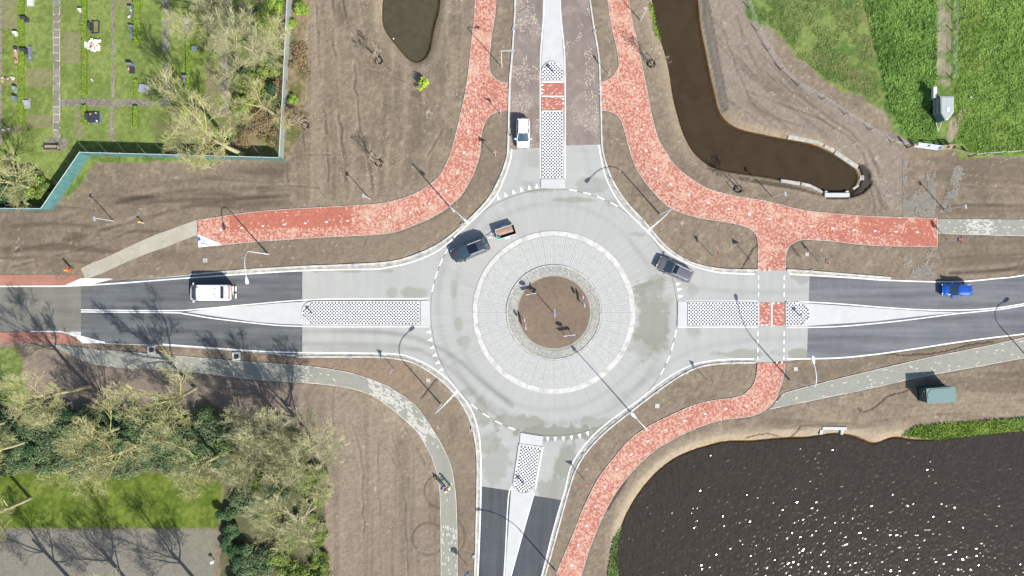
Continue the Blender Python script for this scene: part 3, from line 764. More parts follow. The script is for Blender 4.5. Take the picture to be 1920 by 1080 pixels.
TRACKS = [([(567, 621), (700, 622), (780, 634), (850, 668), (900, 712), (960, 760)], 5, .20), ([(567, 645), (700, 646), (760, 650), (810, 668), (860, 705), (900, 752), (940, 785)], 5, .16),
          ([(930, 300), (925, 360), (890, 420), (845, 470), (825, 530), (822, 590), (840, 660), (885, 730), (950, 775), (1040, 795), (1130, 775), (1200, 720), (1245, 640), (1255, 560)], 6, .10),
          ([(860, 500), (852, 590), (870, 660), (915, 720), (975, 760), (1040, 768), (1110, 752), (1180, 700), (1215, 640), (1228, 580), (1215, 500), (1160, 430), (1090, 390), (1000, 385), (920, 420), (870, 480)], 5, .07),
          ([(1515, 545), (1420, 548), (1330, 543), (1270, 530), (1220, 500), (1180, 450)], 5, .08), ([(1513, 635), (1420, 636), (1330, 650), (1270, 670), (1210, 715), (1150, 750)], 6, .08),
          ([(1070, 840), (1050, 870), (1035, 935)], 8, .10), ([(985, 280), (975, 330), (950, 380)], 6, .06), ([(1095, 280), (1110, 330), (1150, 400)], 6, .06)]
STAINS = [(1222, 600, 42, 60, .62), (1215, 548, 30, 25, .5), (1205, 645, 45, 22, .35), (1048, 812, 110, 14, .75), (960, 790, 60, 16, .55), (1120, 795, 45, 14, .45), (1065, 870, 26, 62, .60), (1040, 920, 30, 30, .5), (930, 875, 24, 45, .40), (915, 835, 22, 20, .4),
          (1110, 345, 40, 14, .35), (1080, 375, 40, 5, .5), (1010, 357, 40, 5, .45), (850, 545, 8, 24, .35), (780, 548, 26, 12, .45), (735, 550, 10, 10, .35), (860, 610, 7, 20, .4), (872, 640, 16, 16, .35), (1300, 623, 20, 16, .35), (1400, 665, 60, 10, .5), (1495, 665, 26, 12, .6), (1495, 520, 24, 10, .45),
          (1235, 525, 14, 14, .4), (1300, 545, 15, 12, .3), (900, 770, 14, 26, .45), (880, 735, 18, 12, .4), (650, 508, 70, 4, .5), (1195, 440, 20, 6, .4), (1150, 380, 14, 10, .3), (700, 655, 130, 6, .30), (990, 345, 20, 8, .35), (1200, 760, 20, 6, .4), (1000, 300, 12, 20, .25)]
def polydist(px, py, pts):
    d = np.full(px.shape, 1e9)
    for (ax_, ay_), (bx_, by_) in zip(pts[:-1], pts[1:]):
        vx, vy = bx_ - ax_, by_ - ay_; t = np.clip(((px - ax_) * vx + (py - ay_) * vy) / (vx * vx + vy * vy), 0, 1)
        d = np.minimum(d, np.hypot(px - ax_ - t * vx, py - ay_ - t * vy))
    return d
def concrete_colour(x, y):
    px = x * PX + 960; py = 540 - y * PX
    r = np.hypot(px - C0[0], py - C0[1]); th = np.arctan2(py - C0[1], px - C0[0]); inr = r < R_OUT
    c = np.array([0.376, 0.377, 0.355])[None] * np.ones((len(x), 1))
    brush = np.where(inr, vnoise(r / 15, th * 60, (3.0, 1.0), 801), np.where(np.abs(px - C0[0]) > np.abs(py - C0[1]), vnoise(x, y, (.5, 6), 802), vnoise(x, y, (6, .5), 803)))
    c = c * (0.955 + 0.09 * brush + 0.07 * (fbm(x, y, 5.0, 804, 3) - .5))[:, None]
    c = c * (1 + 0.05 * (fbm(x, y, .6, 805, 2) - .5))[:, None]
    for pts, w_, k_ in TRACKS:
        sp = cr(pts, 3); d = polydist(px, py, [tuple(q) for q in sp])
        c = c * (1 - 1.25 * k_ * np.exp(-(d / w_) ** 2) * (0.5 + fbm(x, y, 3.0, 806, 3)))[:, None]
    rad = vnoise(th * 40, r / 15, (1.0, 3.0), 807)
    for i, (cx, cy, rx, ry, k_) in enumerate(STAINS):
        e = 1 - np.hypot((px - cx) / rx, (py - cy) / ry)
        n_ = fbm(x, y, 1.6, 830 + i, 4, .6)
        w_ = sst(e + 1.5 * (n_ - .5) + .35 * (rad - .5), -0.05, 0.32) * min(1, k_ * 1.15)
        c = c * (1 - w_[:, None]) + np.array([0.215, 0.218, 0.172]) * w_[:, None]
    # dirt against the outer kerbs
    ii = np.clip(np.searchsorted(AY, y), 0, ny - 1); jj = np.clip(np.searchsorted(AX, x), 0, nx - 1)
    ed = sst(1 - hardb2[ii, jj], 0.18, 0.42) * sst(fbm(x, y, 2.2, 809, 3), .42, .62)
    c = c * (1 - .45 * ed[:, None]) + np.array([0.20, 0.18, 0.14]) * .45 * ed[:, None]
    return c
hardb2 = blur(hard, 0.9)
M['concrete_own'] = mat('brushed_concrete', attr=True, rough=0.85, var=0.025, vs=6.0, spec=0.3)
def road_grid(name, poly, z, colf, material, res=0.15, x0=560, x1=1530):
    P2 = wl(poly); gx = np.arange((x0 - 960) / PX, (x1 - 960) / PX, res); gy = np.arange(-60 if False else -30.0, 22.0, res)
    X, Y = np.meshgrid(gx, gy); n_ = np.arange(X.size).reshape(X.shape)
    cx_, cy_ = X[:-1, :-1] + res / 2, Y[:-1, :-1] + res / 2
    k_ = inside(cx_, cy_, P2)
    pxx = cx_ * PX + 960; pyy = 540 - cy_ * PX
    k_ &= np.hypot(pxx - C0[0], pyy - C0[1]) > R_OUT - 4
    Fq = np.stack([n_[:-1, :-1], n_[:-1, 1:], n_[1:, 1:], n_[1:, :-1]], -1)[k_]
    used = np.unique(Fq); rm = np.full(X.size, -1); rm[used] = np.arange(len(used))
    xx, yy = X.ravel()[used], Y.ravel()[used]
    o = link(name, raw_mesh(name, np.stack([xx, yy, np.full(len(xx), z)], -1), rm[Fq], material, cols=colf(xx, yy))); tag(o, kind='structure'); return o
sheet('road_bed', ROADPOLY, 0.010, M['concrete_leg'])
road_grid('road_surface', ROADPOLY, 0.020, concrete_colour, M['concrete_own'])
def circ(r, n=160, c=C0, a0=0, a1=2 * math.pi):
    return [(c[0] + r * math.cos(a0 + (a1 - a0) * k / n), c[1] + r * math.sin(a0 + (a1 - a0) * k / n)) for k in range(n + (0 if abs(a1 - a0 - 2 * math.pi) < 1e-6 else 1))]
def ring_sheet(name, r0, r1, z, material, n=160):
    a = wl(circ(r0, n)); b = wl(circ(r1, n))
    V = np.concatenate([np.c_[a, np.full(n, z)], np.c_[b, np.full(n, z)]])
    F = [(i, i + n, (i + 1) % n + n, (i + 1) % n) for i in range(n)]
    F = np.array(F)
    o = link(name, raw_mesh(name, V, F[:, ::-1] if False else F, material)); tag(o, kind='structure')
    # make normals up
    if o.data.polygons[0].normal.z < 0: o.data.flip_normals()
    return o
nr_, na_ = 42, 720
rr_ = np.linspace(R_APR - 4, R_OUT - 0.6, nr_) ; aa_ = np.arange(na_) * 2 * math.pi / na_
RR, AA = np.meshgrid(rr_, aa_, indexing='ij')
xx_ = ((C0[0] + RR * np.cos(AA)) - 960) / PX; yy_ = (540 - (C0[1] + RR * np.sin(AA))) / PX
id_ = np.arange(nr_ * na_).reshape(nr_, na_)
Fq_ = np.stack([id_[:-1], id_[1:], np.roll(id_, -1, 1)[1:], np.roll(id_, -1, 1)[:-1]], -1).reshape(-1, 4)
lane = link('roundabout_lane', raw_mesh('roundabout_lane', np.stack([xx_.ravel(), yy_.ravel(), np.full(xx_.size, 0.028)], -1), Fq_, M['concrete_own'], cols=concrete_colour(xx_.ravel(), yy_.ravel())))
tag(lane, kind='structure')
if lane.data.polygons[0].normal.z < 0: lane.data.flip_normals()
ring_sheet('roundabout_joint', R_OUT - 1.6, R_OUT + 0.3, 0.024, M['dark_gap'])
# asphalt pieces
sheet('west_asphalt', [(152, 532), (355, 517), (425, 510.5), (480, 507), (567, 501.5), (567, 666), (480, 660), (305, 647), (200, 643.5), (152, 636.5)], 0.026, M['asphalt'])
sheet('old_asphalt', [(-400, 538), (0, 537), (152, 534), (152, 622), (0, 622), (-400, 622)], 0.027, M['asphalt_old'])
sheet('east_asphalt', [(1518, 512)] + [tuple(p) for p in cr(NEL2)[6:]] + [tuple(p) for p in cr(SEL2[::-1])][:-4] + [(1513, 674)], 0.026, M['asphalt_e'])
sheet('north_asphalt', [(973, -200), (968, 0), (963, 92), (958.5, 150), (956.8, 207), (956, 281), (1016, 276.5), (1016, 100), (1022, -200)], 0.026, M['asphalt_brown'])
sheet('north_asphalt', [(1040, -200), (1056, 100), (1057, 273), (1127, 271), (1125.5, 207), (1123.5, 150), (1121, 105), (1111, 45), (1104.5, 0), (1076, -200)], 0.026, M['asphalt_brown'])
sheet('south_asphalt', [(897, 911), (958, 920), (946, 1080), (930, 1250), (880, 1250), (890, 1079), (893.5, 985), (895.5, 911)], 0.026, M['asphalt_s'])
sheet('south_asphalt', [(999, 929), (1060, 938.5), (1054, 960), (1038.5, 1015), (1020, 1079), (973, 1250), (915, 1250), (957, 1080)], 0.026, M['asphalt_s'])
sheet('bike_lane', [(-400, 514), (0, 515), (152, 516), (152, 523), (121, 535.3), (0, 536), (-400, 537)], 0.032, M['red_asphalt'])
sheet('bike_lane', [(-400, 623), (60, 623), (112, 623), (130, 628), (150, 642), (120, 644), (0, 641), (-400, 640)], 0.032, M['red_asphalt'])
sheet('footpath', FNW, 0.030, M['sand_path'])

# ------------------------------------------------------------------ kerbs
def kerb_line(name, pts, width, top, seg=1.0, gap=0.018, mat_=None, off=0.0, stone='kerb_stone', holder=None, closed=False, skip=None, plan=True, n=6, smooth=True, base=-0.15):
    P2 = cr(pts, n) if smooth else np.asarray(pts, float)
    Ln = Line(wl(P2) if plan else P2)
    root = holder or tag(empty(name), kind='structure')
    cnt = max(1, int(round(Ln.L / seg))); sl = Ln.L / cnt
    for k in range(cnt):
        u0, u1 = k * sl + gap / 2, (k + 1) * sl - gap / 2
        um = (u0 + u1) / 2
        x, y = Ln.at(um, off)
        if skip is not None and skip(float(x), float(y)): continue
        top_k = top + random.uniform(-0.004, 0.004)
        us = [u0, um, u1]
        a = [Ln.at(u, off + width / 2) for u in us]; b = [Ln.at(u, off - width / 2) for u in us]
        ring = [(float(p[0]), float(p[1])) for p in b] + [(float(p[0]), float(p[1])) for p in a[::-1]]
        ch = 0.02
        inner_ = [(x + (px_ - x) * (1 - ch * 2), y + (py_ - y) * (1 - ch * 2)) for px_, py_ in ring]
        m = MB(); nn = len(ring)
        VV = [(p[0], p[1], base) for p in ring] + [(p[0], p[1], top_k - 0.015) for p in ring] + [(float(p[0]), float(p[1]), top_k) for p in inner_]
        FF = [(i, (i + 1) % nn, (i + 1) % nn + nn, i + nn) for i in range(nn)] + [(i + nn, (i + 1) % nn + nn, (i + 1) % nn + 2 * nn, i + 2 * nn) for i in range(nn)] + [tuple(range(2 * nn, 3 * nn))]
        m.add(VV, FF)
        m.build(stone, mat_ or M['kerb'], root)
    return root
for nm_, pts in (('kerb', NWK), ('kerb', NEK), ('kerb', NEK2), ('kerb', SEK), ('kerb', SWK)):
    kerb_line(nm_, pts, 0.20, 0.13, 1.5)
# low channel strip between kerb and edge line
M['channel'] = mat('stained_channel_concrete', (0.36, 0.345, 0.30), 0.85, var=0.45, vs=1.6, detail=6)
def ribbon(name, pts, width, z, material, off=0.0, parent=None, dash=None, n=6, kind='structure', smooth=True):
    Ln = Line(wl(cr(pts, n) if smooth else np.asarray(pts, float)))
    segs = [(0, Ln.L)] if dash is None else [(u, min(u + dash[0], Ln.L)) for u in np.arange(dash[2] if len(dash) > 2 else 0, Ln.L, dash[0] + dash[1])]
    V = []; F = []
    for (u0, u1) in segs:
        k = max(2, int((u1 - u0) / 0.4) + 1)
        us = np.linspace(u0, u1, k)
        ax, ay = Ln.at(us, off + width / 2); bx, by = Ln.at(us, off - width / 2)
        b0 = len(V)
        for i in range(k):
            V.append((bx[i], by[i], z)); V.append((ax[i], ay[i], z))
        F += [(b0 + 2 * i, b0 + 2 * i + 2, b0 + 2 * i + 3, b0 + 2 * i + 1) for i in range(k - 1)]
    o = link(name, raw_mesh(name, V, F, material), parent)
    if parent is None: tag(o, kind=kind)
    return o
ribbon('channel_strip', [p for p in NWK if 279 < p[1] < 512], 0.36, 0.034, M['channel'], off=0.28)
ribbon('channel_strip', [p for p in NEK if p[1] >= 270], 0.36, 0.034, M['channel'], off=-0.28)
ribbon('channel_strip', NEK2, 0.36, 0.034, M['channel'], off=-0.28)
ribbon('channel_strip', SEK, 0.34, 0.034, M['channel'], off=-0.27)
ribbon('channel_strip', SWK, 0.34, 0.034, M['channel'], off=0.27)
ribbon('edge_line', NWL, 0.15, 0.040, M['mark']); ribbon('edge_line', NEL, 0.15, 0.040, M['mark']); ribbon('edge_line', NEL2, 0.16, 0.040, M['mark'])
ribbon('edge_line', SEL, 0.15, 0.040, M['mark']); ribbon('edge_line', SEL2, 0.16, 0.040, M['mark']); ribbon('edge_line', SWL, 0.15, 0.040, M['mark'])
# centre lines
for pts in ([(152, 581), (320, 582.5), (375, 579.5), (480, 569.8), (555, 563.5), (617, 560.5), (700, 560.2), (804, 560)],
            [(152, 584.8), (320, 586.3), (350, 589), (400, 597), (480, 606), (530, 610.5), (605, 612.5), (700, 612.5), (804, 612.3)],
            [(1271, 564.5), (1420, 564.5)], [(1271, 613.5), (1420, 613.5)],
            [(1475, 564.5), (1565, 569), (1665, 577), (1740, 581), (1815, 581), (1865, 577.5), (1920, 569.5), (2100, 540), (2400, 478)],
            [(1475, 614), (1565, 612.5), (1665, 604), (1740, 595), (1790, 588.5), (1865, 581), (1920, 572.8), (2100, 543), (2400, 481)],
            [(1020, -200), (1020.5, 0), (1013.5, 118), (1013.5, 335)], [(1050, -200), (1050, 0), (1059, 118), (1059.5, 335)],
            [(972, 835), (962, 905), (953, 935), (945, 1079), (928, 1250)], [(1018, 838), (1004, 915), (1000, 930), (958.5, 1079), (916, 1250)]):
    ribbon('centre_line', pts, 0.13, 0.042, M['mark'])
# white wedges (raised pale concrete)
def slab(name, pts, z0, z1, material, parent=None, smooth_pts=False):
    P2 = wl(pts)
    m = MB(); m.prism([tuple(p) for p in P2], z0, z1)
    o = m.build(name, material, parent)
    if parent is None: tag(o, kind='structure')
    return o
sheet('island_apron', [(350, 585)] + [tuple(p) for p in cr([(400, 578), (480, 572), (530, 568), (566, 566), (600, 564)], 4)] + [(600, 609.5), (566, 608.5), (530, 607.5), (480, 603.5), (400, 592.5)], 0.046, M['white_conc'])
sheet('island_apron', [(1500, 568), (1515, 569), (1640, 577.5), (1740, 584), (1800, 585.5), (1740, 591), (1640, 602.5), (1515, 611), (1500, 611)], 0.046, M['white_conc'])
sheet('island_apron', [(1023, -200), (1022, 0), (1015.5, 118), (1015.5, 145), (1057, 145), (1057, 118), (1048, 0), (1045, -200)], 0.046, M['white_conc'])
sheet('island_apron', [(962, 900), (958, 920), (947, 1079), (931, 1250), (914, 1250), (957, 1079), (999, 929), (1004, 905)], 0.046, M['white_conc'])

# ------------------------------------------------------------------ paving blocks
def blocks(name, cx, cy, ang, lx, ly, z, cols, material, parent, tilt=0.005, th=0.03, kind='stuff', gapf=0.965):
    """many small slabs as one joined part; centre, direction, size, colour per block"""
    n = len(cx)
    zt = z + rng.uniform(-tilt, tilt, (n, 4))
    ca, sa = np.cos(ang), np.sin(ang)
    V = np.zeros((n, 8, 3), np.float32)
    k = 0
    for lv in (0, 1):
        for i, (dx, dy) in enumerate(((-.5, -.5), (.5, -.5), (.5, .5), (-.5, .5))):
            f = gapf
            x = dx * lx * f; y = dy * ly * f
            V[:, k, 0] = cx + x * ca - y * sa; V[:, k, 1] = cy + x * sa + y * ca
            V[:, k, 2] = zt[:, i] if lv else z - th
            k += 1
    base = (np.arange(n) * 8)[:, None, None]
    Fq = np.array([[4, 5, 6, 7], [0, 1, 5, 4], [1, 2, 6, 5], [2, 3, 7, 6], [3, 0, 4, 7]])[None] + base
    C = np.repeat(cols[:, None], 8, 1).reshape(-1, 3)
    o = link(name, raw_mesh(name, V.reshape(-1, 3), Fq.reshape(-1, 4), material, cols=C), parent)
    o['kind'] = kind
    return o

def herring(poly, centre, a, trange, srange=None, stagger=False):
    Ln = Line(wl(cr(centre, 8)))
    s0, s1 = (0, Ln.L) if srange is None else srange
    nu = int((s1 - s0) / a); nt = int((trange[1] - trange[0]) / a)
    I, J = np.meshgrid(np.arange(nu), np.arange(nt))
    k = (I - J) % 4
    out = []
    for kk, du, dv, lx, ly in ((0, 0.5, 0.0, 2 * a, a), (3, 0.0, 0.5, a, 2 * a)):
        sel = k == kk
        u = s0 + (I[sel] + 0.5 + du) * a; t = trange[0] + (J[sel] + 0.5 + dv) * a
        x, y = Ln.at(u, t); x2, y2 = Ln.at(u + 0.05, t)
        ang = np.arctan2(y2 - y, x2 - x)
        out.append((x, y, ang, np.full(x.shape, lx), np.full(x.shape, ly), u, t))
    r = [np.concatenate([o[i] for o in out]) for i in range(7)]
    m = inside(r[0], r[1], poly)
    return [q[m] for q in r]

def red_cols(x, y, clean, seed):
    n = len(x)
    base = np.array([0.400, 0.122, 0.078])[None] * rng.uniform(0.85, 1.15, (n, 1))
    pale = np.array([0.58, 0.350, 0.270])[None] * rng.uniform(0.86, 1.10, (n, 1))
    cl = fbm(x, y, 1.6, 500 + seed, 3); big = fbm(x, y, 7.0, 520 + seed, 3)
    p = 0.36 + 0.35 * (cl - 0.5) + 0.15 * (big - 0.5)
    p = p * clean(x, y)
    w = rng.random(n) < p
    mid = rng.uniform(0, 0.40, n) * (0.3 + clean(x, y) * 0.9)
    c = np.where(w[:, None], pale, base * (1 - mid[:, None]) + pale * mid[:, None])
    sand = sst(fbm(x, y, 2.2, 540 + seed, 4) , 0.62, 0.78)[:, None] * 0.4
    return c * (1 - sand) + np.array([0.62, 0.46, 0.33]) * sand

def inset(poly_px):
    return wl(poly_px)
def cycle_path(poly, centre, trange, edges, clean, seed, dashes):
    base = sheet('cycle_path', poly, 0.030, M['red_base'])
    x, y, ang, lx, ly, u, t = herring(wl(poly), centre, 0.132, trange)
    blocks('paver', x, y, ang, lx, ly, 0.052, red_cols(x, y, clean, seed), M['brick'], base)
    for e in edges:
        ribbon('edging', e, 0.07, 0.060, M['edging'], parent=base)
    Ln = Line(wl(cr(centre, 8)))
    m = MB()
    k0 = 0
    for (u_, off) in dashes(Ln):
        px_, py_ = Ln.at(u_, off); qx, qy = Ln.at(u_ + .1, off)
        m2 = MB(); m2.box(float(px_), float(py_), 0.052, 0.30, 0.16, 0.03, math.atan2(float(qy - py_), float(qx - px_)))
        m2.build('white_paver', M['mark'], base)
    return base
def edge_clean_w(x, y):   # the western arm is mostly even red with a pale southern half
    px = x * PX + 960; py = 540 - y * PX
    m = sst(px, 560, 640) * 1.0
    w = (px < 660) * (py < 432 - (px - 400) * 0.03) * (px > 430)
    return np.where(px < 430, 1.0, np.where(w, 0.08, 1.0))
cen_nw = [(914, -160), (911, 0), (905, 60), (899, 110), (893, 160), (884, 210), (875, 260), (866, 300), (850, 340), (825, 368), (795, 388), (760, 402), (700, 411), (600, 417), (480, 425), (300, 443)]
cycle_path(NWP, cen_nw, (-4.2, 6.5), [NW_PATH_O, NW_PATH_I, NW_PATH_I2], edge_clean_w, 1,
           lambda L_: [(u, 0.0) for u in np.arange(22.0, L_.L - 5.5, 2.65)])
def clean_ne(x, y):
    px = x * PX + 960; py = 540 - y * PX
    r = sst(px, 1505, 1600)
    hole = r * (0.25 + 0.75 * sst(fbm(x, y, 1.8, 77, 2), 0.48, 0.56))
    return np.where(px > 1505, 1 - r + hole * 0.8, 1.1)
cen_ne = [(1132, -160), (1159, 0), (1165, 40), (1175, 90), (1188, 160), (1200, 230), (1214, 290), (1245, 335), (1290, 365), (1350, 388), (1440, 410), (1500, 422), (1600, 431), (1700, 435), (1800, 437)]
cycle_path(NEP, cen_ne, (-7.6, 4.6), [NE_PATH_I, NE_PATH_I2, NE_PATH_I3, NE_PATH_O, [(1757, 410), (1757, 463)]], clean_ne, 2,
           lambda L_: [(u, 0.0) for u in np.arange(22.0, L_.L - 4.0, 2.65)])
cen_se = [(1446, 676), (1445, 700), (1438, 726), (1424, 748), (1395, 762), (1350, 769), (1300, 783), (1250, 805), (1200, 838), (1160, 876), (1130, 920), (1105, 975), (1085, 1020), (1067, 1080), (1025, 1240)]
cycle_path(SEP, cen_se, (-2.6, 2.6), [SE_PATH_I, SE_PATH_O], lambda x, y: 1.0 + 0 * x, 3,
           lambda L_: [(u, 0.0) for u in np.arange(7.0, L_.L, 2.65)])

def grey_cols(x, y, seed, white=None):
    n = len(x)
    c = np.array([0.285, 0.283, 0.238])[None] * rng.uniform(0.93, 1.07, (n, 1))
    if white is not None:
        w = rng.random(n) < white(x, y)
        c = np.where(w[:, None], np.array([0.50, 0.49, 0.43])[None] * rng.uniform(0.9, 1.08, (n, 1)), c)
    return c
def grid_tiles(poly_px, centre, a, trange, ratio=1.0, bond=0.5):
    Ln = Line(wl(cr(centre, 8)))
    nu = int(Ln.L / a) ; nt = int((trange[1] - trange[0]) / (a * ratio))
    I, J = np.meshgrid(np.arange(nu), np.arange(nt))
    I = I.ravel().astype(float) + bond * (J.ravel() % 2); J = J.ravel()
    u = (I + 0.5) * a; t = trange[0] + (J + 0.5) * a * ratio
    x, y = Ln.at(u, t); x2, y2 = Ln.at(u + 0.05, t)
    m = inside(x, y, wl(poly_px))
    x, y, ang = x[m], y[m], np.arctan2(y2 - y, x2 - x)[m]
    return x, y, ang, np.full(x.shape, a), np.full(x.shape, a * ratio)
def w_sw(x, y):
    px = x * PX + 960; py = 540 - y * PX
    a = ((px > 690) & (px < 816)) * sst(fbm(x, y, 1.4, 91, 2), 0.42, 0.56) * 0.75
    b = ((px > 560) & (px < 580)) * 0.35 + ((py > 985) & (py < 1020)) * 0.2 + ((py > 1030) * 0.06)
    return np.maximum(a * (py < 830), b) + 0.02
def footpath(poly, centre, tr, edges, white, seed, a=0.30, ratio=0.5):
    base = sheet('footpath', poly, 0.030, M['grey_base'])
    x, y, ang, lx, ly = grid_tiles(poly, centre, a, tr, ratio)
    blocks('paver', x, y, ang, lx, ly, 0.050, grey_cols(x, y, seed, white), M['tile'], base)
    for e in edges: ribbon('edging', e, 0.10, 0.058, M['edging'], parent=base)
    return base
cen_fsw = [((p[0] + q[0]) / 2, (p[1] + q[1]) / 2) for p, q in zip(FP_SW_T, FP_SW_B)]
footpath(FSW, cen_fsw, (-1.8, 1.8), [FP_SW_T[2:], FP_SW_B[4:]], w_sw, 1)
cen_fse = [((p[0] + q[0]) / 2, (p[1] + q[1]) / 2) for p, q in zip(FP_SE_T[:8], FP_SE_B[:8])] + [(2400, 566)]
footpath(FSE, [(1430, 760)] + cen_fse[1:], (-2.0, 2.0), [FP_SE_T, FP_SE_B], lambda x, y: 0.03 + 0 * x, 2)
footpath(FNE, [(1757, 424), (2400, 428)], (-1.5, 1.5), [[(1757, 437), (1920, 442), (2400, 446)]], lambda x, y: np.where((x * PX + 960 > 1812) & (x * PX + 960 < 1862), 0.62, 0.05), 3)

# grass-block paving partly buried in soil
def grass_blocks(poly, seed, dens):
    P2 = wl(poly); x0, y0 = P2.min(0); x1, y1 = P2.max(0)
    a = 0.30
    X, Y = np.meshgrid(np.arange(x0, x1, a), np.arange(y0, y1, a / 2))
    X = X + (np.arange(Y.shape[0])[:, None] % 2) * a / 2
    x = X.ravel(); y = Y.ravel(); m = inside(x, y, P2)
    x, y = x[m], y[m]
    keep = fbm(x, y, 1.6, 600 + seed, 3) + rng.uniform(-.12, .12, len(x)) > dens(x, y)
    x, y = x[keep], y[keep]
    n = len(x)
    c = np.array([0.31, 0.295, 0.255])[None] * rng.uniform(0.8, 1.15, (n, 1))
    o = blocks('grass_block', x, y, np.full(n, math.pi / 4), np.full(n, 0.16), np.full(n, 0.16), 0.062, c, M['tile'], None)
    return o
gb = empty('grass_block_paving'); gb['kind'] = 'structure'
for i, (poly, d) in enumerate((([(1694, 300), (1755, 300), (1752, 408), (1694, 407)], lambda x, y: np.where(x * PX + 960 < 1700, 0.3, 0.62 - 0.25 * sst(540 - y * PX, 320, 400))),
                               ([(1693, 464), (1752, 464), (1752, 522), (1692, 521)], lambda x, y: 0.50 + 0 * x),
                               ([(1760, 400), (1790, 312), (1812, 312), (1785, 395)], lambda x, y: 0.56 + 0 * x))):
    grass_blocks(poly, i, d).parent = gb

# chequered islands
def chequer(name_root, poly, parent, z, a=0.209, ang=0.0, origin=None):
    P2 = wl(poly)
    cx, cy = (P2.mean(0) if origin is None else W(*origin))
    R = 12; n = int(2 * R / a)
    I, J = np.meshgrid(np.arange(-n // 2, n // 2 + 1), np.arange(-n // 2, n // 2 + 1))
    u = I.ravel() * a; v = J.ravel() * a
    x = cx + u * math.cos(ang) - v * math.sin(ang); y = cy + u * math.sin(ang) + v * math.cos(ang)
    m = inside(x, y, P2)
    x, y = x[m], y[m]; par = ((I + J).ravel()[m] % 2) == 0
    c = np.where(par[:, None], np.array([0.030, 0.033, 0.045])[None], np.array([0.80, 0.80, 0.80])[None]) * rng.uniform(0.93, 1.07, (len(x), 1))
    sz = np.where(par, a * 0.88, a * 1.03)
    return blocks('chequer_tile', x, y, np.full(len(x), ang), sz, sz, z, c, M['tile'], parent, tilt=0.001, gapf=0.99)
def round_end(cx, cy, r, a0, a1, n=14):
    return [(cx + r * math.cos(math.radians(a0 + (a1 - a0) * k / n)), cy + r * math.sin(math.radians(a0 + (a1 - a0) * k / n))) for k in range(n + 1)]
def island(outline, inner, ang=0.0, nose=None, origin=None):
    root = tag(empty('traffic_island'), kind='structure')
    slab('island_base', outline, 0.0, 0.10, M['white_conc'], root)
    kerb_line('kerb', list(outline) + [outline[0]], 0.13, 0.15, 1.0, holder=root, smooth=False, off=0)
    chequer('tile', inner, root, 0.128, ang=ang, origin=origin)
    if nose: slab('concrete_nose', nose, 0.0, 0.12, M['white_conc'], root)
    return root
# west
o_ = [(787, 565), (787, 608)] + round_end(588, 586.5, 21.5, 90, 270)
i_ = [(785.5, 567), (785.5, 606.5)] + round_end(588.5, 586.7, 19.5, 90, 270)
island(o_, i_, nose=[(789, 564), (805, 563), (806.5, 587), (806, 610), (789, 609)], origin=(686, 587))
# north, two pieces with the red crossing between them
island([(1016, 208), (1056.5, 208), (1056.5, 334), (1016, 334)], [(1018, 210), (1054.5, 210), (1054.5, 332), (1018, 332)], nose=[(1014, 336), (1059, 336), (1059.5, 352), (1037, 353.3), (1014, 352)], origin=(1037, 272))
island([(1056.5, 152.5), (1016, 152.5)] + round_end(1036.2, 136, 20.2, 180, 360), [(1054.5, 150.5), (1018, 150.5)] + round_end(1036.2, 136, 18.2, 180, 360), origin=(1037, 136))
# east
island([(1290, 567), (1421, 567), (1421, 610), (1290, 610)], [(1292, 569), (1419, 569), (1419, 608), (1292, 608)], nose=[(1271, 565), (1288, 565), (1288, 612), (1270, 612)], origin=(1355, 588))
island([(1473, 567), (1473, 610)] + round_end(1496, 588.5, 21.5, 90, -90), [(1475, 569), (1475, 608)] + round_end(1496, 588.5, 19.3, 90, -90), origin=(1495, 588))
# south (turned)
ax = math.atan2(-(905 - 833), (972 - 995))
so = [(973.5, 832), (1015.5, 837.5), (1004, 903)] + [(1003, 910), (998, 918), (990, 923.5), (981, 925), (972, 923), (965.5, 917), (962.5, 908)]
si = [(975.5, 834.5), (1013, 839.3), (1001.8, 903)] + [(1000, 909), (996, 915.5), (989, 921), (981, 922.5), (973.5, 920.5), (968, 915.5), (965, 908)]
island(so, si, ang=math.radians(-8.0), nose=[(976, 811), (998, 815), (1019, 818), (1015.5, 836), (974, 830.5)], origin=(988, 880))
# red crossings on the islands
for (x0, y0, x1, y1, sd_) in ((1015.5, 155, 1056.5, 180, 1), (1015.5, 181.5, 1056.5, 205.5, 2), (1423, 568, 1446, 610, 3), (1448, 568, 1471, 610, 4)):
    pl = [(x0, y0), (x1, y0), (x1, y1), (x0, y1)]
    b_ = sheet('island_crossing', pl, 0.047, M['red_base'])
    x, y, ang, lx, ly = grid_tiles(pl, [(x0, (y0 + y1) / 2), (x1, (y0 + y1) / 2)], 0.22, (-2.2, 2.2), 0.5)
    n = len(x); c = np.array([0.42, 0.15, 0.11])[None] * rng.uniform(0.85, 1.15, (n, 1)); w = rng.random(n) < (0.12 if sd_ < 3 else 0.2)
    c = np.where(w[:, None], np.array([0.68, 0.45, 0.38])[None], c)
    blocks('paver', x, y, ang, lx, ly, 0.062, c, M['brick'], b_)
for pts in ([(1015, 180.8), (1057, 180.8)], [(1447, 567), (1447, 611)], [(1422, 567), (1422, 611)], [(1015, 154.2), (1057, 154.2)]):
    ribbon('crossing_line', pts, 0.13, 0.070, M['mark'], smooth=False)
for pts, ph in (([(1422, 515), (1422, 564)], 0.1), ([(1470, 515), (1470, 564)], 0.1), ([(1421, 618), (1420.5, 675)], 0.2), ([(1470, 618), (1469.5, 675)], 0.2)):
    ribbon('crossing_line', pts, 0.13, 0.044, M['mark'], dash=(0.55, 0.5, ph), smooth=False)
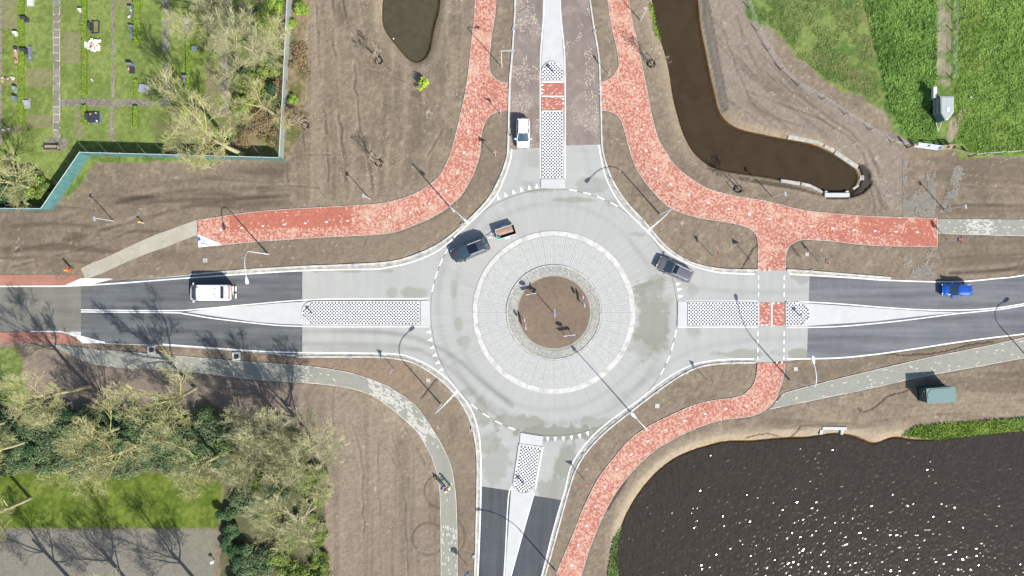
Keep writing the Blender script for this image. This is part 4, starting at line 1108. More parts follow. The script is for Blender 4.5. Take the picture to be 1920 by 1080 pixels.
# give-way triangles on the circle and small ones at the path mouths
def tri_mark(px, py, ang, size=0.62, z=0.045, wid=0.46):
    x, y = W(px, py)
    d = np.array([math.cos(ang), math.sin(ang)]); n = np.array([-d[1], d[0]])
    p = np.array([x, y]); a = p + n * wid / 2; b = p - n * wid / 2; c = p + d * size
    V = [(*a, z), (*b, z), (*c, z)]
    o = link('give_way_triangle', raw_mesh('give_way_triangle', V, [(0, 1, 2)], M['mark'])); o['kind'] = 'structure'
    if o.data.polygons[0].normal.z < 0: o.data.flip_normals()
def out_ang(px, py):
    return math.atan2(-(py - C0[1]), px - C0[0])
for a in (174.5, 171, 167.4, 163.8, 160.2, 156.6, 153):       # west arm, southern lane (below the axis)
    t = math.radians(a); px, py = C0[0] + 234 * math.cos(t), C0[1] + 234 * math.sin(t); 
    if a < 173: tri_mark(px, py, out_ang(px, py))
for px, py in ((936, 374), (949.5, 369), (964, 363.5), (978.5, 359), (993, 355.5), (1007, 353)):
    tri_mark(px, py, out_ang(px, py))
for px, py in ((1268, 533), (1270, 543), (1272, 556)):
    tri_mark(px, py, out_ang(px, py))
for px, py in ((1027, 819), (1041, 819), (1056, 818.5), (1071, 816.5), (1086, 813.5), (1101, 809)):
    tri_mark(px, py, out_ang(px, py))
for px, py, a in ((953, 185, 0), (953, 194, 0), (953, 202, 0), (1015, 160, 0), (1015, 168, 0), (1015, 175, 0), (1057, 186, 180), (1057, 194, 180), (1126, 160, 180), (1126, 168, 180), (1126, 176, 180), (1433, 508, 90), (1442, 508, 90), (1450, 570, 90), (1459, 570, 90), (1428, 608, -90), (1437, 608, -90), (1456, 678, -90), (1466, 678, -90)):
    tri_mark(px, py, math.radians(a), 0.28, 0.075, 0.30)
def arc_dash(a0, a1, n, fr=0.55, r=R_OUT + 0.5):
    for k in range(n):
        s = a0 + (a1 - a0) * k / n; e = s + (a1 - a0) / n * fr
        pts = [(C0[0] + r * math.cos(math.radians(s + (e - s) * t / 4)), C0[1] + r * math.sin(math.radians(s + (e - s) * t / 4))) for t in range(5)]
        ribbon('exit_dash', pts, 0.14, 0.046, M['mark'], smooth=False)
arc_dash(-83, -56, 4); arc_dash(212, 187, 4, 0.6); arc_dash(132, 105, 4); arc_dash(8, 33, 4, 0.6)
# cycle symbol corner panel at the west end of the path
cp = sheet('path_corner_panel', [(371, 439), (417, 458.5), (400, 461), (373, 464)], 0.070, M['mark'])
mm = MB()
for (x, y, sx, sy, r) in ((374, 448, 5, 7, .2), (384, 452, 3, 2, .8), (382, 457, 5, 2, 0), (388, 459, 3, 2, .5), (378, 455, 2, 4, .4)):
    wx, wy = W(x, y); mm.box(wx, wy, 0.074, sx / PX, sy / PX, 0.004, r)
mm.build('symbol_flakes', M['sign_blue'], cp)
sheet('merge_panel', [(121, 535.5), (152, 522), (213, 522.5), (170, 534)], 0.036, M['mark'])
sheet('merge_panel', [(58, 620.5), (112, 620.5), (125, 623), (150, 629), (198, 641.5), (196, 643.5), (155, 643.5), (140, 630), (118, 623), (58, 622.3)], 0.037, M['mark'])

# ------------------------------------------------------------------ central island
ci = tag(empty('central_apron'), kind='structure')
M['apron'] = mat('apron_concrete', (0.33, 0.33, 0.31), 0.85, var=0.10, vs=1.5, bump=0.004, bs=15)
M['apron_gap'] = mat('apron_joint_mortar', (0.40, 0.40, 0.37), 0.9)
def ring_prism(name, r0, r1, z0, z1, a0, a1, material, parent, n=4):
    pts = [(C0[0] + r1 * math.cos(a0 + (a1 - a0) * k / n), C0[1] + r1 * math.sin(a0 + (a1 - a0) * k / n)) for k in range(n + 1)] + \
          [(C0[0] + r0 * math.cos(a1 + (a0 - a1) * k / n), C0[1] + r0 * math.sin(a1 + (a0 - a1) * k / n)) for k in range(n + 1)]
    m = MB(); m.prism([W(*p) for p in pts], z0, z1)
    return m.build(name, material, parent)
ring_sheet('apron_bed', R_SOIL - 2, R_APR - 1, 0.036, M['dark_gap'])
NB = 36
for k in range(NB):
    a0 = 2 * math.pi * k / NB; g = 0.0008
    ring_prism('band_stone', R_BAND, R_APR, -0.05, 0.085 + random.uniform(-.001, .001), a0 + g, a0 + 2 * math.pi / NB - g, M['kerb'], ci)
NS = 40
xs, ys, an, lx, ly = [], [], [], [], []
for k in range(NS):
    a0 = 2 * math.pi * k / NS; da = 2 * math.pi / NS; g = 0.00005
    ring_prism('concrete_panel', R_KERB + 2.2, R_BAND - 0.6, -0.05, 0.105 + random.uniform(-.001, .001), a0 + g, a0 + da - g, M['apron'], ci, n=3)
    am = a0 + da / 2
    # rows of raised setts, parallel to the panel's own axis
    for r in np.arange(R_KERB + 3.6, R_BAND - 1, 1.75):
        half = r * math.sin(da / 2) - 0.3
        cnt_ = max(2, round(2 * half / 3.0)); pit = 2 * half / cnt_
        for q in np.arange(cnt_) - (cnt_ - 1) / 2:
            px = C0[0] + r * math.cos(am) - q * pit * math.sin(am); py = C0[1] + r * math.sin(am) + q * pit * math.cos(am)
            w = W(px, py); xs.append(w[0]); ys.append(w[1]); an.append(-am); lx.append(0.108); ly.append(0.150)
n = len(xs)
cc = np.array([0.49, 0.49, 0.47])[None] * rng.uniform(0.90, 1.07, (n, 1))
blocks('sett', np.array(xs), np.array(ys), np.array(an), np.array(lx), np.array(ly), 0.118, cc, M['tile'], ci, th=0.02, gapf=1.0)
NK = 24
for k in range(NK):
    a0 = 2 * math.pi * k / NK; g = 0.004
    ring_prism('kerb_stone', R_KERB - 0.6, R_KERB + 1.6, -0.05, 0.22, a0 + g, a0 + 2 * math.pi / NK - g, M['kerb'], ci, n=4)
ring_prism_pts = []
xs, ys, an = [], [], []
for r in np.arange(R_SOIL + 1.5, R_KERB - 1, 2.1):
    m_ = int(2 * math.pi * r / 2.3)
    for q in range(m_):
        a = 2 * math.pi * (q + 0.5 * (int(r * 10) % 2)) / m_
        w = W(C0[0] + r * math.cos(a), C0[1] + r * math.sin(a)); xs.append(w[0]); ys.append(w[1]); an.append(-a)
n = len(xs); g_ = rng.random(n)
cc = np.array([0.46, 0.445, 0.40])[None] * rng.uniform(0.7, 1.15, (n, 1))
blocks('cobble', np.array(xs), np.array(ys), np.array(an), np.full(n, 0.13), np.full(n, 0.13), 0.150, cc, M['tile'], ci, tilt=0.014, th=0.10)
ring_sheet('cobble_bed', R_SOIL - 4, R_KERB, 0.105, M['grey_base'])

# ================================================================== OBJECTS
# ------------------------------------------------------------------ trees
def grow_tree(seed, H, limbs, kids, spread, trunk_h, wander=0.16, up=0.10, r0=0.20, lens=(0.46, 0.62, 0.62, 0.85, 0.8), tips=1.0):
    R = random.Random(seed)
    segs = []
    def rv(): return Vector((R.gauss(0, 1), R.gauss(0, 1), R.gauss(0, 1)))
    def branch(p, d, L, r, lvl):
        n = 4 if lvl <= 1 else 3
        pts = [p.copy()]; rs = [r]
        for i in range(n):
            d = (d + rv() * wander * (0.7 + 0.3 * lvl) + Vector((0, 0, up))).normalized()
            p = p + d * (L / n)
            pts.append(p.copy()); rs.append(r * (1 - 0.62 * (i + 1) / n))
        for i in range(n): segs.append((pts[i], pts[i + 1], rs[i], rs[i + 1], lvl))
        if lvl < len(kids):
            K = kids[lvl]
            for k in range(K):
                f = 0.30 + 0.70 * (k + R.random() * 0.8) / K
                f = min(f, 1.0)
                q = f * n; i = min(int(q), n - 1); t = q - i
                bp = pts[i].lerp(pts[i + 1], t); br = rs[i] + (rs[i + 1] - rs[i]) * t
                dd = (pts[i + 1] - pts[i]).normalized()
                side = dd.cross(rv()).normalized()
                a = math.radians(R.uniform(18, 46))
                nd = dd * math.cos(a) + side * math.sin(a)
                branch(bp, nd.normalized(), L * lens[min(lvl, 4)] * R.uniform(0.75, 1.2) * (1.15 - 0.4 * f), max(br * 0.55, 0.008 * tips), lvl + 1)
    tp = Vector((0, 0, 0)); lean = Vector((R.uniform(-.08, .08), R.uniform(-.08, .08), 1)).normalized()
    n = 4; pts = [tp]; 
    for i in range(n):
        lean = (lean + rv() * 0.04).normalized(); pts.append(pts[-1] + lean * trunk_h / n)
    for i in range(n): segs.append((pts[i], pts[i + 1], r0 * (1.25 - 0.45 * i / n), r0 * (1.25 - 0.45 * (i + 1) / n), -1))
    a0 = R.random() * 6.28
    for k in range(limbs):
        a = a0 + 2 * math.pi * k / limbs + R.uniform(-.35, .35)
        el = math.radians(R.uniform(*spread)) if k else math.radians(80)
        d = Vector((math.cos(a) * math.cos(el), math.sin(a) * math.cos(el), math.sin(el)))
        f = R.uniform(0.5, 1.0) * n; i_ = min(int(f), n - 1); bp = pts[i_].lerp(pts[i_ + 1], f - i_)
        branch(bp, d, (H - trunk_h) * lens[0] * R.uniform(0.85, 1.15) * 1.42, r0 * R.uniform(0.32, 0.48), 0)
    return segs

def seg_mesh(name, segs, sides, material, colf, minr=0.0):
    n = len(segs)
    A = np.array([s_[0][:] for s_ in segs]); B = np.array([s_[1][:] for s_ in segs])
    ra = np.maximum(np.array([s_[2] for s_ in segs]), minr); rb = np.maximum(np.array([s_[3] for s_ in segs]), minr)
    lv = np.array([s_[4] for s_ in segs])
    D = B - A; D /= np.maximum(np.linalg.norm(D, axis=1), 1e-6)[:, None]
    ref = np.where(np.abs(D[:, 2:3]) > 0.9, np.array([[1., 0, 0]]), np.array([[0, 0, 1.]]))
    U = np.cross(D, ref); U /= np.linalg.norm(U, axis=1)[:, None]; Wv = np.cross(D, U)
    V = np.zeros((n, 2 * sides, 3), np.float32)
    for k in range(sides):
        t = 2 * math.pi * k / sides
        o_ = U * math.cos(t) + Wv * math.sin(t)
        V[:, k] = A + o_ * ra[:, None]; V[:, sides + k] = B + o_ * rb[:, None]
    Fq = np.array([[k, (k + 1) % sides, (k + 1) % sides + sides, k + sides] for k in range(sides)])[None] + (np.arange(n) * 2 * sides)[:, None, None]
    C = colf(lv, A, n)
    return raw_mesh(name, V.reshape(-1, 3), Fq.reshape(-1, 4), material, cols=np.repeat(C[:, None], 2 * sides, 1).reshape(-1, 3), smooth=sides > 4)

def tree_model(seed, H=12.0, limbs=6, kids=(5, 5, 5, 3), spread=(18, 55), trunk_h=3.6, yellow=0.7, twig=(0.44, 0.425, 0.21), tips=1.0, r0=0.20, **kw):
    segs = grow_tree(seed, H, limbs, kids, spread, trunk_h, tips=tips, r0=r0, **kw)
    thick = [s_ for s_ in segs if s_[4] <= 0]
    thin = [s_ for s_ in segs if s_[4] > 0]
    def c1(lv, A, n):
        y = np.array([0.50, 0.46, 0.07]); g = np.array([0.40, 0.36, 0.27])
        w = (yellow * np.clip(0.35 + 0.5 * (lv + 1), 0, 1) * rng.uniform(0.5, 1.1, n))[:, None]
        return g * (1 - w) + y * w
    def c2(lv, A, n):
        y = np.array([0.58, 0.53, 0.13]); g = np.array(twig)
        w = (yellow * np.where(lv == 1, 0.8, np.where(lv == 2, 0.35, 0.06)) * rng.uniform(0.4, 1.1, n))[:, None]
        return (g * (1 - w) + y * w) * rng.uniform(0.75, 1.25, (n, 1))
    return (seg_mesh('trunk', thick, 7, M['bark'], c1), seg_mesh('crown', thin, 3, M['twig'], c2, 0.0105 * tips))

models = {
    'spread': tree_model(11, 15.0, 6, (6, 6, 5, 2), (18, 55), 7.4, 0.9, wander=0.11),
    'tall': tree_model(12, 15.5, 6, (6, 5, 5, 2), (25, 60), 7.4, 0.8, wander=0.11),
    'grey': tree_model(13, 15.0, 8, (7, 6, 5, 3), (12, 64), 6.4, 0.3, (0.44, 0.43, 0.24), wander=0.075),
    'wide': tree_model(14, 14.5, 7, (6, 6, 5, 2), (12, 48), 7.0, 0.9, wander=0.12),
}
first_used = {}
def place_tree(model, px, py, scale, rot, label, group='bare deciduous trees', name='bare_tree'):
    x, y = W(px, py)
    o = empty(name, (x, y, gz(x, y) - 0.05 if abs(x) < 66 and abs(y) < 38 else 0), math.radians(rot), label, 'tree', group)
    o.scale = (scale, scale, scale)
    for me in models[model]:
        link(me.name.split('.')[0], me, o)
    return o
TREES = [
    ('spread', 167, 725, 1.0, 200, 'bare tree with a yellow trunk on the brown verge under the bike lane end'),
    ('wide', 367, 727, 1.0, 65, 'broad bare tree with bright yellow boughs between the two square concrete pits'),
    ('tall', 237, 797, 0.9, 120, 'slender bare tree at the upper edge of the evergreen thicket'),
    ('wide', 268, 829, 1.0, 10, 'bare tree with long yellow forked limbs reaching over the park lawn'),
    ('spread', 418, 850, 0.85, 170, 'bare tree with short yellow limbs above the right end of the park lawn'),
    ('tall', 57, 934, 0.95, 150, 'bare tree with a thick pale trunk rising from the park lawn'),
    ('spread', 60, 824, 0.9, 250, 'bare tree with a yellow trunk at the left edge of the thicket'),
    ('grey', 537, 792, 1.0, 40, 'dense grey bare tree, topmost of the clump beside the brown field'),
    ('grey', 593, 832, 1.02, 190, 'big round bare tree in the middle of the clump beside the brown field'),
    ('grey', 590, 950, 0.95, 300, 'dense olive bare tree, lowest of the clump beside the brown field'),
    ('spread', 545, 905, 0.7, 90, 'smaller bare tree half hidden between the big ones of the clump'),
    ('grey', 492, 842, 0.72, 230, 'bare tree left of the big round one of the clump'),
    ('tall', 150, 1106, 1.1, 20, 'bare tree below the frame, its shadow over the left of the grey path'),
    ('tall', 275, 1130, 1.15, 140, 'bare tree below the frame, its shadow over the middle of the grey path'),
    ('spread', 412, 1136, 1.15, 215, 'bare tree below the frame, its shadow over the right of the grey path'),
    ('spread', 455, 290, 1.2, 165, 'bare tree inside the screened fence with low boughs reaching over it'),
    ('grey', 495, 116, 1.0, 130, 'large bare tree with tangled grey twigs over the narrow half hidden hedge'),
    ('tall', 515, 215, 0.75, 10, 'bare tree close to the mesh fence above the brown leaf litter'),
    ('grey', 438, 62, 0.8, 20, 'grey bare tree left of the large tangled one near the top'),
    ('grey', 450, -30, 0.9, 60, 'bare tree at the top edge of the cemetery'),
    ('wide', 62, 354, 0.85, 180, 'bare lichen tree beside the bushes in the corner of the screened fence'),
    ('tall', -10, 300, 0.7, 100, 'bare tree at the left edge of the cemetery lawn'),
    ('tall', 18, 790, 0.7, 30, 'small bare tree at the far left whose shadow crosses the green verge'),
]
for t in TREES: place_tree(*t)

# ------------------------------------------------------------------ leafy shrubs
def leaf_cloud(name, n, rad, hgt, size, c1, c2, seed, flat=0.0, brown=0.0, lumps=7):
    R = np.random.default_rng(seed)
    # lumps: clumps of foliage on an uneven body
    lc = R.normal(0, 0.45, (lumps, 3)) * np.array([rad, rad, hgt * 0.35]); lc[:, 2] = np.abs(lc[:, 2]) + hgt * 0.35
    lr = R.uniform(0.35, 0.62, lumps) * rad
    k = R.integers(0, lumps, n)
    d = R.normal(0, 1, (n, 3)); d /= np.linalg.norm(d, axis=1)[:, None]
    rr = lr[k] * R.uniform(0.45, 1.08, n) ** 0.6
    P = lc[k] + d * rr[:, None] * np.array([1, 1, 0.8]); P[:, 2] = np.maximum(P[:, 2], 0.1)
    nrm = d + R.normal(0, 0.6, (n, 3)) + np.array([0, 0, 0.6]); nrm /= np.linalg.norm(nrm, axis=1)[:, None]
    a = np.cross(nrm, R.normal(0, 1, (n, 3))); a /= np.linalg.norm(a, axis=1)[:, None]; b = np.cross(nrm, a)
    s1 = (size * R.uniform(0.6, 1.3, n))[:, None]; s2 = s1 * 0.55
    V = np.stack([P - a * s1, P + b * s2 - a * s1 * 0.1, P + a * s1, P - b * s2 + a * s1 * 0.1], 1)
    Fq = np.arange(n * 4).reshape(n, 4)
    w = np.clip(R.normal(0.5, 0.35, n) + 0.25 * R.normal(0, 1, lumps)[k], 0, 1)[:, None]
    C = np.array(c1) * (1 - w) + np.array(c2) * w
    if brown: C = np.where(R.random((n, 1)) < brown, np.array([0.24, 0.15, 0.09]), C)
    return raw_mesh(name, V.reshape(-1, 3), Fq, M['leaf'], cols=np.repeat(C[:, None], 4, 1).reshape(-1, 3))
def stems_mesh(seed, rad, hgt, n=9):
    R = random.Random(seed); m = MB()
    for k in range(n):
        a = R.random() * 6.28; r_ = rad * R.uniform(.2, .6)
        m.tube([(0.1 * math.cos(a), 0.1 * math.sin(a), -0.1), (r_ * .5 * math.cos(a), r_ * .5 * math.sin(a), hgt * .5), (r_ * math.cos(a), r_ * math.sin(a), hgt * .85)], [0.04, 0.03, 0.015], 5, (0.20, 0.16, 0.11))
    return raw_mesh('stem', m.V, m.F, M['bark'], cols=np.array(m.C))
shrubs = {
    'ever1': (stems_mesh(1, 2, 2.2), leaf_cloud('foliage', 6500, 2.1, 2.6, 0.17, (0.055, 0.090, 0.035), (0.145, 0.195, 0.080), 21, lumps=12)),
    'ever2': (stems_mesh(2, 2, 2.0), leaf_cloud('foliage', 6500, 2.2, 2.2, 0.15, (0.065, 0.105, 0.045), (0.165, 0.215, 0.100), 22, lumps=14)),
    'ever3': (stems_mesh(3, 1.6, 2.6), leaf_cloud('foliage', 5000, 1.6, 2.8, 0.16, (0.028, 0.075, 0.030), (0.085, 0.155, 0.055), 23, lumps=9)),
    'lime': (stems_mesh(4, 1.2, 2.0), leaf_cloud('foliage', 2200, 1.3, 2.2, 0.13, (0.16, 0.26, 0.030), (0.33, 0.46, 0.07), 24, lumps=9)),
    'lime2': (stems_mesh(5, 1.6, 2.4), leaf_cloud('foliage', 2600, 1.8, 2.4, 0.12, (0.12, 0.20, 0.030), (0.26, 0.36, 0.06), 25, brown=0.1, lumps=12)),
    'brown': (stems_mesh(6, 1.6, 1.6), leaf_cloud('foliage', 2600, 1.7, 1.4, 0.11, (0.16, 0.15, 0.06), (0.30, 0.25, 0.12), 26, brown=0.5, lumps=12)),
    'mixed': (stems_mesh(7, 1.8, 2.0), leaf_cloud('foliage', 4200, 1.8, 2.2, 0.15, (0.07, 0.13, 0.02), (0.24, 0.34, 0.06), 27, brown=0.12, lumps=10)),
}
def place_shrub(kind, px, py, sc, rot, label, group, name='shrub', cat='bush'):
    x, y = W(px, py)
    o = empty(name, (x, y, gz(x, y) - 0.03), math.radians(rot), label, cat, group)
    o.scale = (sc, sc, sc * random.uniform(0.85, 1.1))
    for me in shrubs[kind]: link(me.name.split('.')[0], me, o)
    return o
# evergreen thicket
ORD = ['first', 'second', 'third', 'fourth', 'fifth', 'sixth', 'seventh', 'eighth', 'ninth', 'tenth', 'eleventh', 'twelfth', 'thirteenth', 'fourteenth', 'fifteenth', 'sixteenth']
k = 0
for row, (py, where) in enumerate(((792, 'thicket row by the brown verge'), (826, 'middle row of the thicket'), (858, 'thicket row by the park lawn'))):
    for q, px in enumerate(range(2, 430, 34)):
        k += 1
        jx, jy = random.uniform(-9, 9), random.uniform(-7, 7)
        kd = ('ever1', 'ever2', 'ever3')[k % 3]
        place_shrub(kd, px + jx + (15 if row == 1 else 0), py + jy, random.uniform(0.62, 0.92), random.uniform(0, 360),
                    'evergreen bush, ' + ORD[q] + ' from left in the ' + where, 'evergreen bushes of the thicket', 'evergreen_bush')
for i, (px, py, sc, w) in enumerate(((434, 962, .62, 'topmost bush of the dark green row right of the grey path'), (440, 992, .66, 'second bush from the top of the dark green row'), (430, 1020, .55, 'smallest bush of the dark green row right of the grey path'), (447, 1030, .7, 'middle bush of the dark green row, beside the smallest'), (452, 1064, .75, 'large dark bush near the bottom edge in the dark green row'), (466, 1094, .8, 'lowest bush of the dark green row, cut by the bottom edge'))):
    place_shrub('ever3', px, py, sc, i * 70, w, 'dark bushes beside the grey path', 'evergreen_bush')
for i, (px, py, sc, w) in enumerate(((440, 830, .8, 'green bush joining the thicket to the tree clump'), (450, 880, .7, 'green bush at the right end of the park lawn'), (480, 900, .7, 'green undergrowth bush left of the clump centre'), (470, 940, .7, 'green undergrowth bush above the dark green row'),
        (520, 920, .7, 'dark undergrowth bush in the centre of the clump'), (500, 960, .8, 'bright undergrowth bush left under the clump'), (560, 900, .8, 'green bush beneath the smaller tree of the clump'), (598, 890, .75, 'lime undergrowth bush at the right edge of the clump'), (606, 930, .6, 'small green bush on the field edge below the lime one'),
        (545, 1000, .8, 'green bush in the lower middle of the clump'), (520, 1035, .8, 'green bush under the lowest olive tree'), (490, 1050, .8, 'undergrowth bush right of the dark green row'), (600, 1000, .65, 'green bush on the field edge beside the olive tree'), (603, 1050, .7, 'green bush at the lower field edge of the clump'), (555, 1075, .9, 'wide green bush at the bottom edge under the clump'), (600, 1085, .7, 'lime bush at the bottom edge beside the brown field'), (575, 970, .7, 'undergrowth bush between the olive tree and the field'))):
    place_shrub(('lime2', 'mixed', 'lime2')[i % 3] if 'dark' not in w else 'ever2', px, py, sc, i * 50, w, 'undergrowth bushes below the tree clump')
SH = [('lime', 523, 12, .75, 'bright lime bush at the top edge inside the mesh fence'), ('lime', 566, 20, .7, 'bright lime bush at the top edge outside the mesh fence'),
      ('lime', 548, 48, .5, 'small lime bush against the outer side of the mesh fence'), ('lime2', 478, 165, .95, 'leafy green bush beside the rightmost cemetery path'),
      ('lime', 470, 148, .7, 'bright green bush touching the tree by the rightmost cemetery path'), ('lime2', 500, 30, .8, 'green bush under the twigs near the top edge'),
      ('lime', 553, 188, .5, 'lime bush on the leaf litter by the brown field'), ('lime', 534, 236, .35, 'tiny lime bush at the foot of the mesh fence'),
      ('brown', 515, 165, .8, 'brown leaved bush against the inner side of the mesh fence'), ('brown', 560, 110, .8, 'brown bramble on the outer side of the mesh fence'),
      ('brown', 545, 215, .7, 'brown bramble beside the tiny lime bush'), ('brown', 500, 240, .9, 'brown bush over the leaf litter inside the fence corner'),
      ('mixed', 455, 200, .7, 'green bush at the lower end of the rightmost cemetery path'), ('ever3', 505, 190, .8, 'dark green bush next to the brown bush by the mesh fence'),
      ('mixed', 508, 130, .8, 'green and brown bush halfway along the mesh fence'), ('mixed', 64, 345, .95, 'glossy green bush in the corner of the screened fence'),
      ('mixed', 90, 360, .6, 'small reddish green bush nearest the slanting screen'), ('ever2', 34, 352, .8, 'dark bush left of the glossy one by the screen'),
      ('ever3', 10, 370, .7, 'dark bush under the lichen tree at the left edge'), ('brown', 492, 222, .9, 'pinkish brown bush below the dark green one near the mesh fence'), ('brown', 466, 255, .8, 'brown bush under the tree inside the screened fence')]
for i, (kd, px, py, sc, lb) in enumerate(SH): place_shrub(kd, px, py, sc, i * 47, lb, 'cemetery bushes')

# young lime sapling on the bank of the pond
sap = empty('young_shrub', (*W(799, 161), 0), 0, 'small vivid lime green sapling alone below the tip of the green pond', 'bush')
m_ = MB(); m_.tube([(0, 0, -0.1), (0.02, 0, 0.9), (0, 0.02, 2.0)], [0.035, 0.03, 0.012], 6, (0.2, 0.16, 0.1))
link('stem', raw_mesh('stem', m_.V, m_.F, M['bark'], cols=np.array(m_.C)), sap)
fo = link('foliage', leaf_cloud('foliage', 900, 0.62, 2.6, 0.10, (0.30, 0.45, 0.03), (0.50, 0.66, 0.06), 31, lumps=14), sap)

# staked saplings with black tree bands and watering ring
def make_staked(px, py, rot, label, seed):
    x, y = W(px, py)
    root = empty('staked_tree', (x, y, gz(x, y)), math.radians(rot), label, 'tree', 'newly planted trees held by stakes')
    segs = grow_tree(seed, 5.2, 5, (4, 4, 2), (45, 75), 2.3, r0=0.05, tips=0.8)
    th = [s_ for s_ in segs if s_[4] <= 0]; tn = [s_ for s_ in segs if s_[4] > 0]
    link('trunk', seg_mesh('trunk', th, 6, M['bark'], lambda lv, A, n: np.array([[0.42, 0.34, 0.25]]) * rng.uniform(.8, 1.2, (n, 1))), root)
    link('crown', seg_mesh('crown', tn, 3, M['twig'], lambda lv, A, n: np.array([[0.40, 0.33, 0.25]]) * rng.uniform(.8, 1.2, (n, 1)), 0.012), root)
    for a in (20, 140, 260):
        a = math.radians(a); m = MB(); m.tube([(0.55 * math.cos(a), 0.55 * math.sin(a), -0.2), (0.55 * math.cos(a), 0.55 * math.sin(a), 1.5)], 0.045, 7); m.build('stake', M['wood'], root)
        m = MB(); m.tube([(0.55 * math.cos(a), 0.55 * math.sin(a), 1.35), (0.05 * math.cos(a), 0.05 * math.sin(a), 1.42)], 0.028, 5); m.build('strap', M['black'], root)
    m = MB(); ring = [(0.44 * math.cos(t), 0.44 * math.sin(t), 0.12) for t in np.linspace(0, 2 * math.pi, 19)]
    m.tube(ring, 0.085, 6); m.build('watering_ring', M['black'], root)
    return root
make_staked(711, 114, 0, 'staked sapling with pale twigs left of the green pond', 41)
make_staked(573, 236, 40, 'staked sapling at the edge of the leaf litter beside the mesh fence', 42)
make_staked(711, 306, 80, 'staked sapling in the tracked field above the bend of the red path', 43)
make_staked(1221, 120, 10, 'staked sapling between the red path and the brown ditch', 44)
make_staked(1384, 355, 60, 'staked sapling below the brown ditch near the headwall', 45)

# ------------------------------------------------------------------ hedges in the cemetery
def hedge(px, y0, y1, w, h, label):
    cx, cy = W(px, (y0 + y1) / 2); L = (y1 - y0) / PX; wd_ = w / PX
    h *= .62
    root = empty('hedge', (cx, cy, 0), 0, label, 'hedge', 'clipped hedges of the cemetery')
    n = int(L * wd_ * 330) + 400
    P = np.stack([rng.uniform(-wd_ / 2, wd_ / 2, n), rng.uniform(-L / 2, L / 2, n), h * (1 - 0.5 * rng.random(n) ** 4)], -1)
    nr = rng.normal(0, .6, (n, 3)) + np.array([0, 0, 1.0]); nr /= np.linalg.norm(nr, axis=1)[:, None]
    a = np.cross(nr, rng.normal(0, 1, (n, 3))); a /= np.linalg.norm(a, axis=1)[:, None]; b = np.cross(nr, a); s1 = rng.uniform(.05, .10, n)[:, None]
    V = np.stack([P - a * s1, P + b * s1 * .6, P + a * s1, P - b * s1 * .6], 1).reshape(-1, 3)
    w_ = rng.random((n, 1)); C = np.array([0.14, 0.23, 0.015]) * (1 - w_) + np.array([0.24, 0.34, 0.045]) * w_
    link('foliage', raw_mesh('foliage', V, np.arange(n * 4).reshape(n, 4), M['leaf'], cols=np.repeat(C[:, None], 4, 1).reshape(-1, 3)), root)
    m = MB(); m.box(0, 0, h * .42, wd_ * .85, L * .99, h * .84, c=(0.11, 0.17, 0.02)); m.build('branch_core', M['bark'], root)
    return root
hedge(42, -40, 232, 11, 0.55, 'long low green hedge left of the slab path')
hedge(161, -40, 179, 8, 0.75, 'long narrow hedge right of the slab path above the crossing path')
hedge(161, 199, 235, 8, 0.75, 'short hedge stub below the crossing path by the dark grave')
hedge(259, -40, 85, 12, 0.8, 'hedge at the top right of the lawn above the tree shadow')
hedge(257, 200, 242, 8, 0.8, 'short hedge below the crossing path near the bare twigs')
hedge(355, 70, 172, 6, 0.8, 'narrow hedge half hidden under the bare twigs')
hedge(257, 150, 182, 7, 0.5, 'sparse hedge bit beside the grey slab grave')

# ------------------------------------------------------------------ cemetery paths
cpth = tag(empty('cemetery_path'), kind='structure')
bed = sheet('path_bed', [(99.5, -60), (113, -60), (113, 262), (99.5, 262)], 0.030, M['edging'], cpth)
y = -30
while y < 255:
    for q in range(1):
        cx, cy = W(106.2, y + 6.7); m = MB(); m.box(cx, cy, 0.04, 0.74, 0.82, 0.06, random.uniform(-.02, .02)); 
        sh = random.uniform(.8, 1.15)
        m.C = [(0.235 * sh, 0.20 * sh, 0.175 * sh)] * len(m.V); m.build('slab', M['tile'], cpth)
    y += 14.45
y = -30
while y < 265:
    cx, cy = W(-1, y + 6.7); m = MB(); m.box(cx, cy, 0.04, 0.70, 0.82, 0.06); m.C = [(0.235, 0.20, 0.18)] * len(m.V); m.build('slab', M['tile'], cpth); y += 14.45
def brick_path(poly, cen, hw, sd_, a=0.22):
    b_ = sheet('cemetery_path', poly, 0.028, M['grey_base'])
    x, y_, ang, lx, ly = grid_tiles(poly, cen, a, (-hw, hw), 0.5)
    n = len(x); c = np.array([0.235, 0.205, 0.165])[None] * rng.uniform(0.65, 1.3, (n, 1)) * (0.8 + 0.4 * fbm(x, y_, 1.5, 700 + sd_, 2))[:, None]
    blocks('brick', x, y_, ang, lx, ly, 0.042, c, M['tile'], b_)
brick_path([(208.5, -60), (216, -60), (215.5, 186), (208.5, 186)], [(212, -60), (212, 186)], 0.3, 1)
brick_path([(207.5, 200), (214.5, 200), (214, 268), (207, 268)], [(211, 200), (211, 268)], 0.3, 2)
brick_path([(113, 186), (319, 185), (319, 199.5), (113, 200)], [(113, 193), (319, 192)], 0.6, 3)
brick_path([(304.5, -60), (318.5, -60), (318.5, 185), (304.5, 185)], [(311.5, -60), (311.5, 185)], 0.6, 4)
brick_path([(416, -60), (428.5, -60), (428.5, 212), (416, 212)], [(422, -60), (422, 212)], 0.6, 5)
brick_path([(85, 259), (127, 259), (127, 284), (85, 284)], [(85, 271), (127, 271)], 0.95, 6, 0.3)

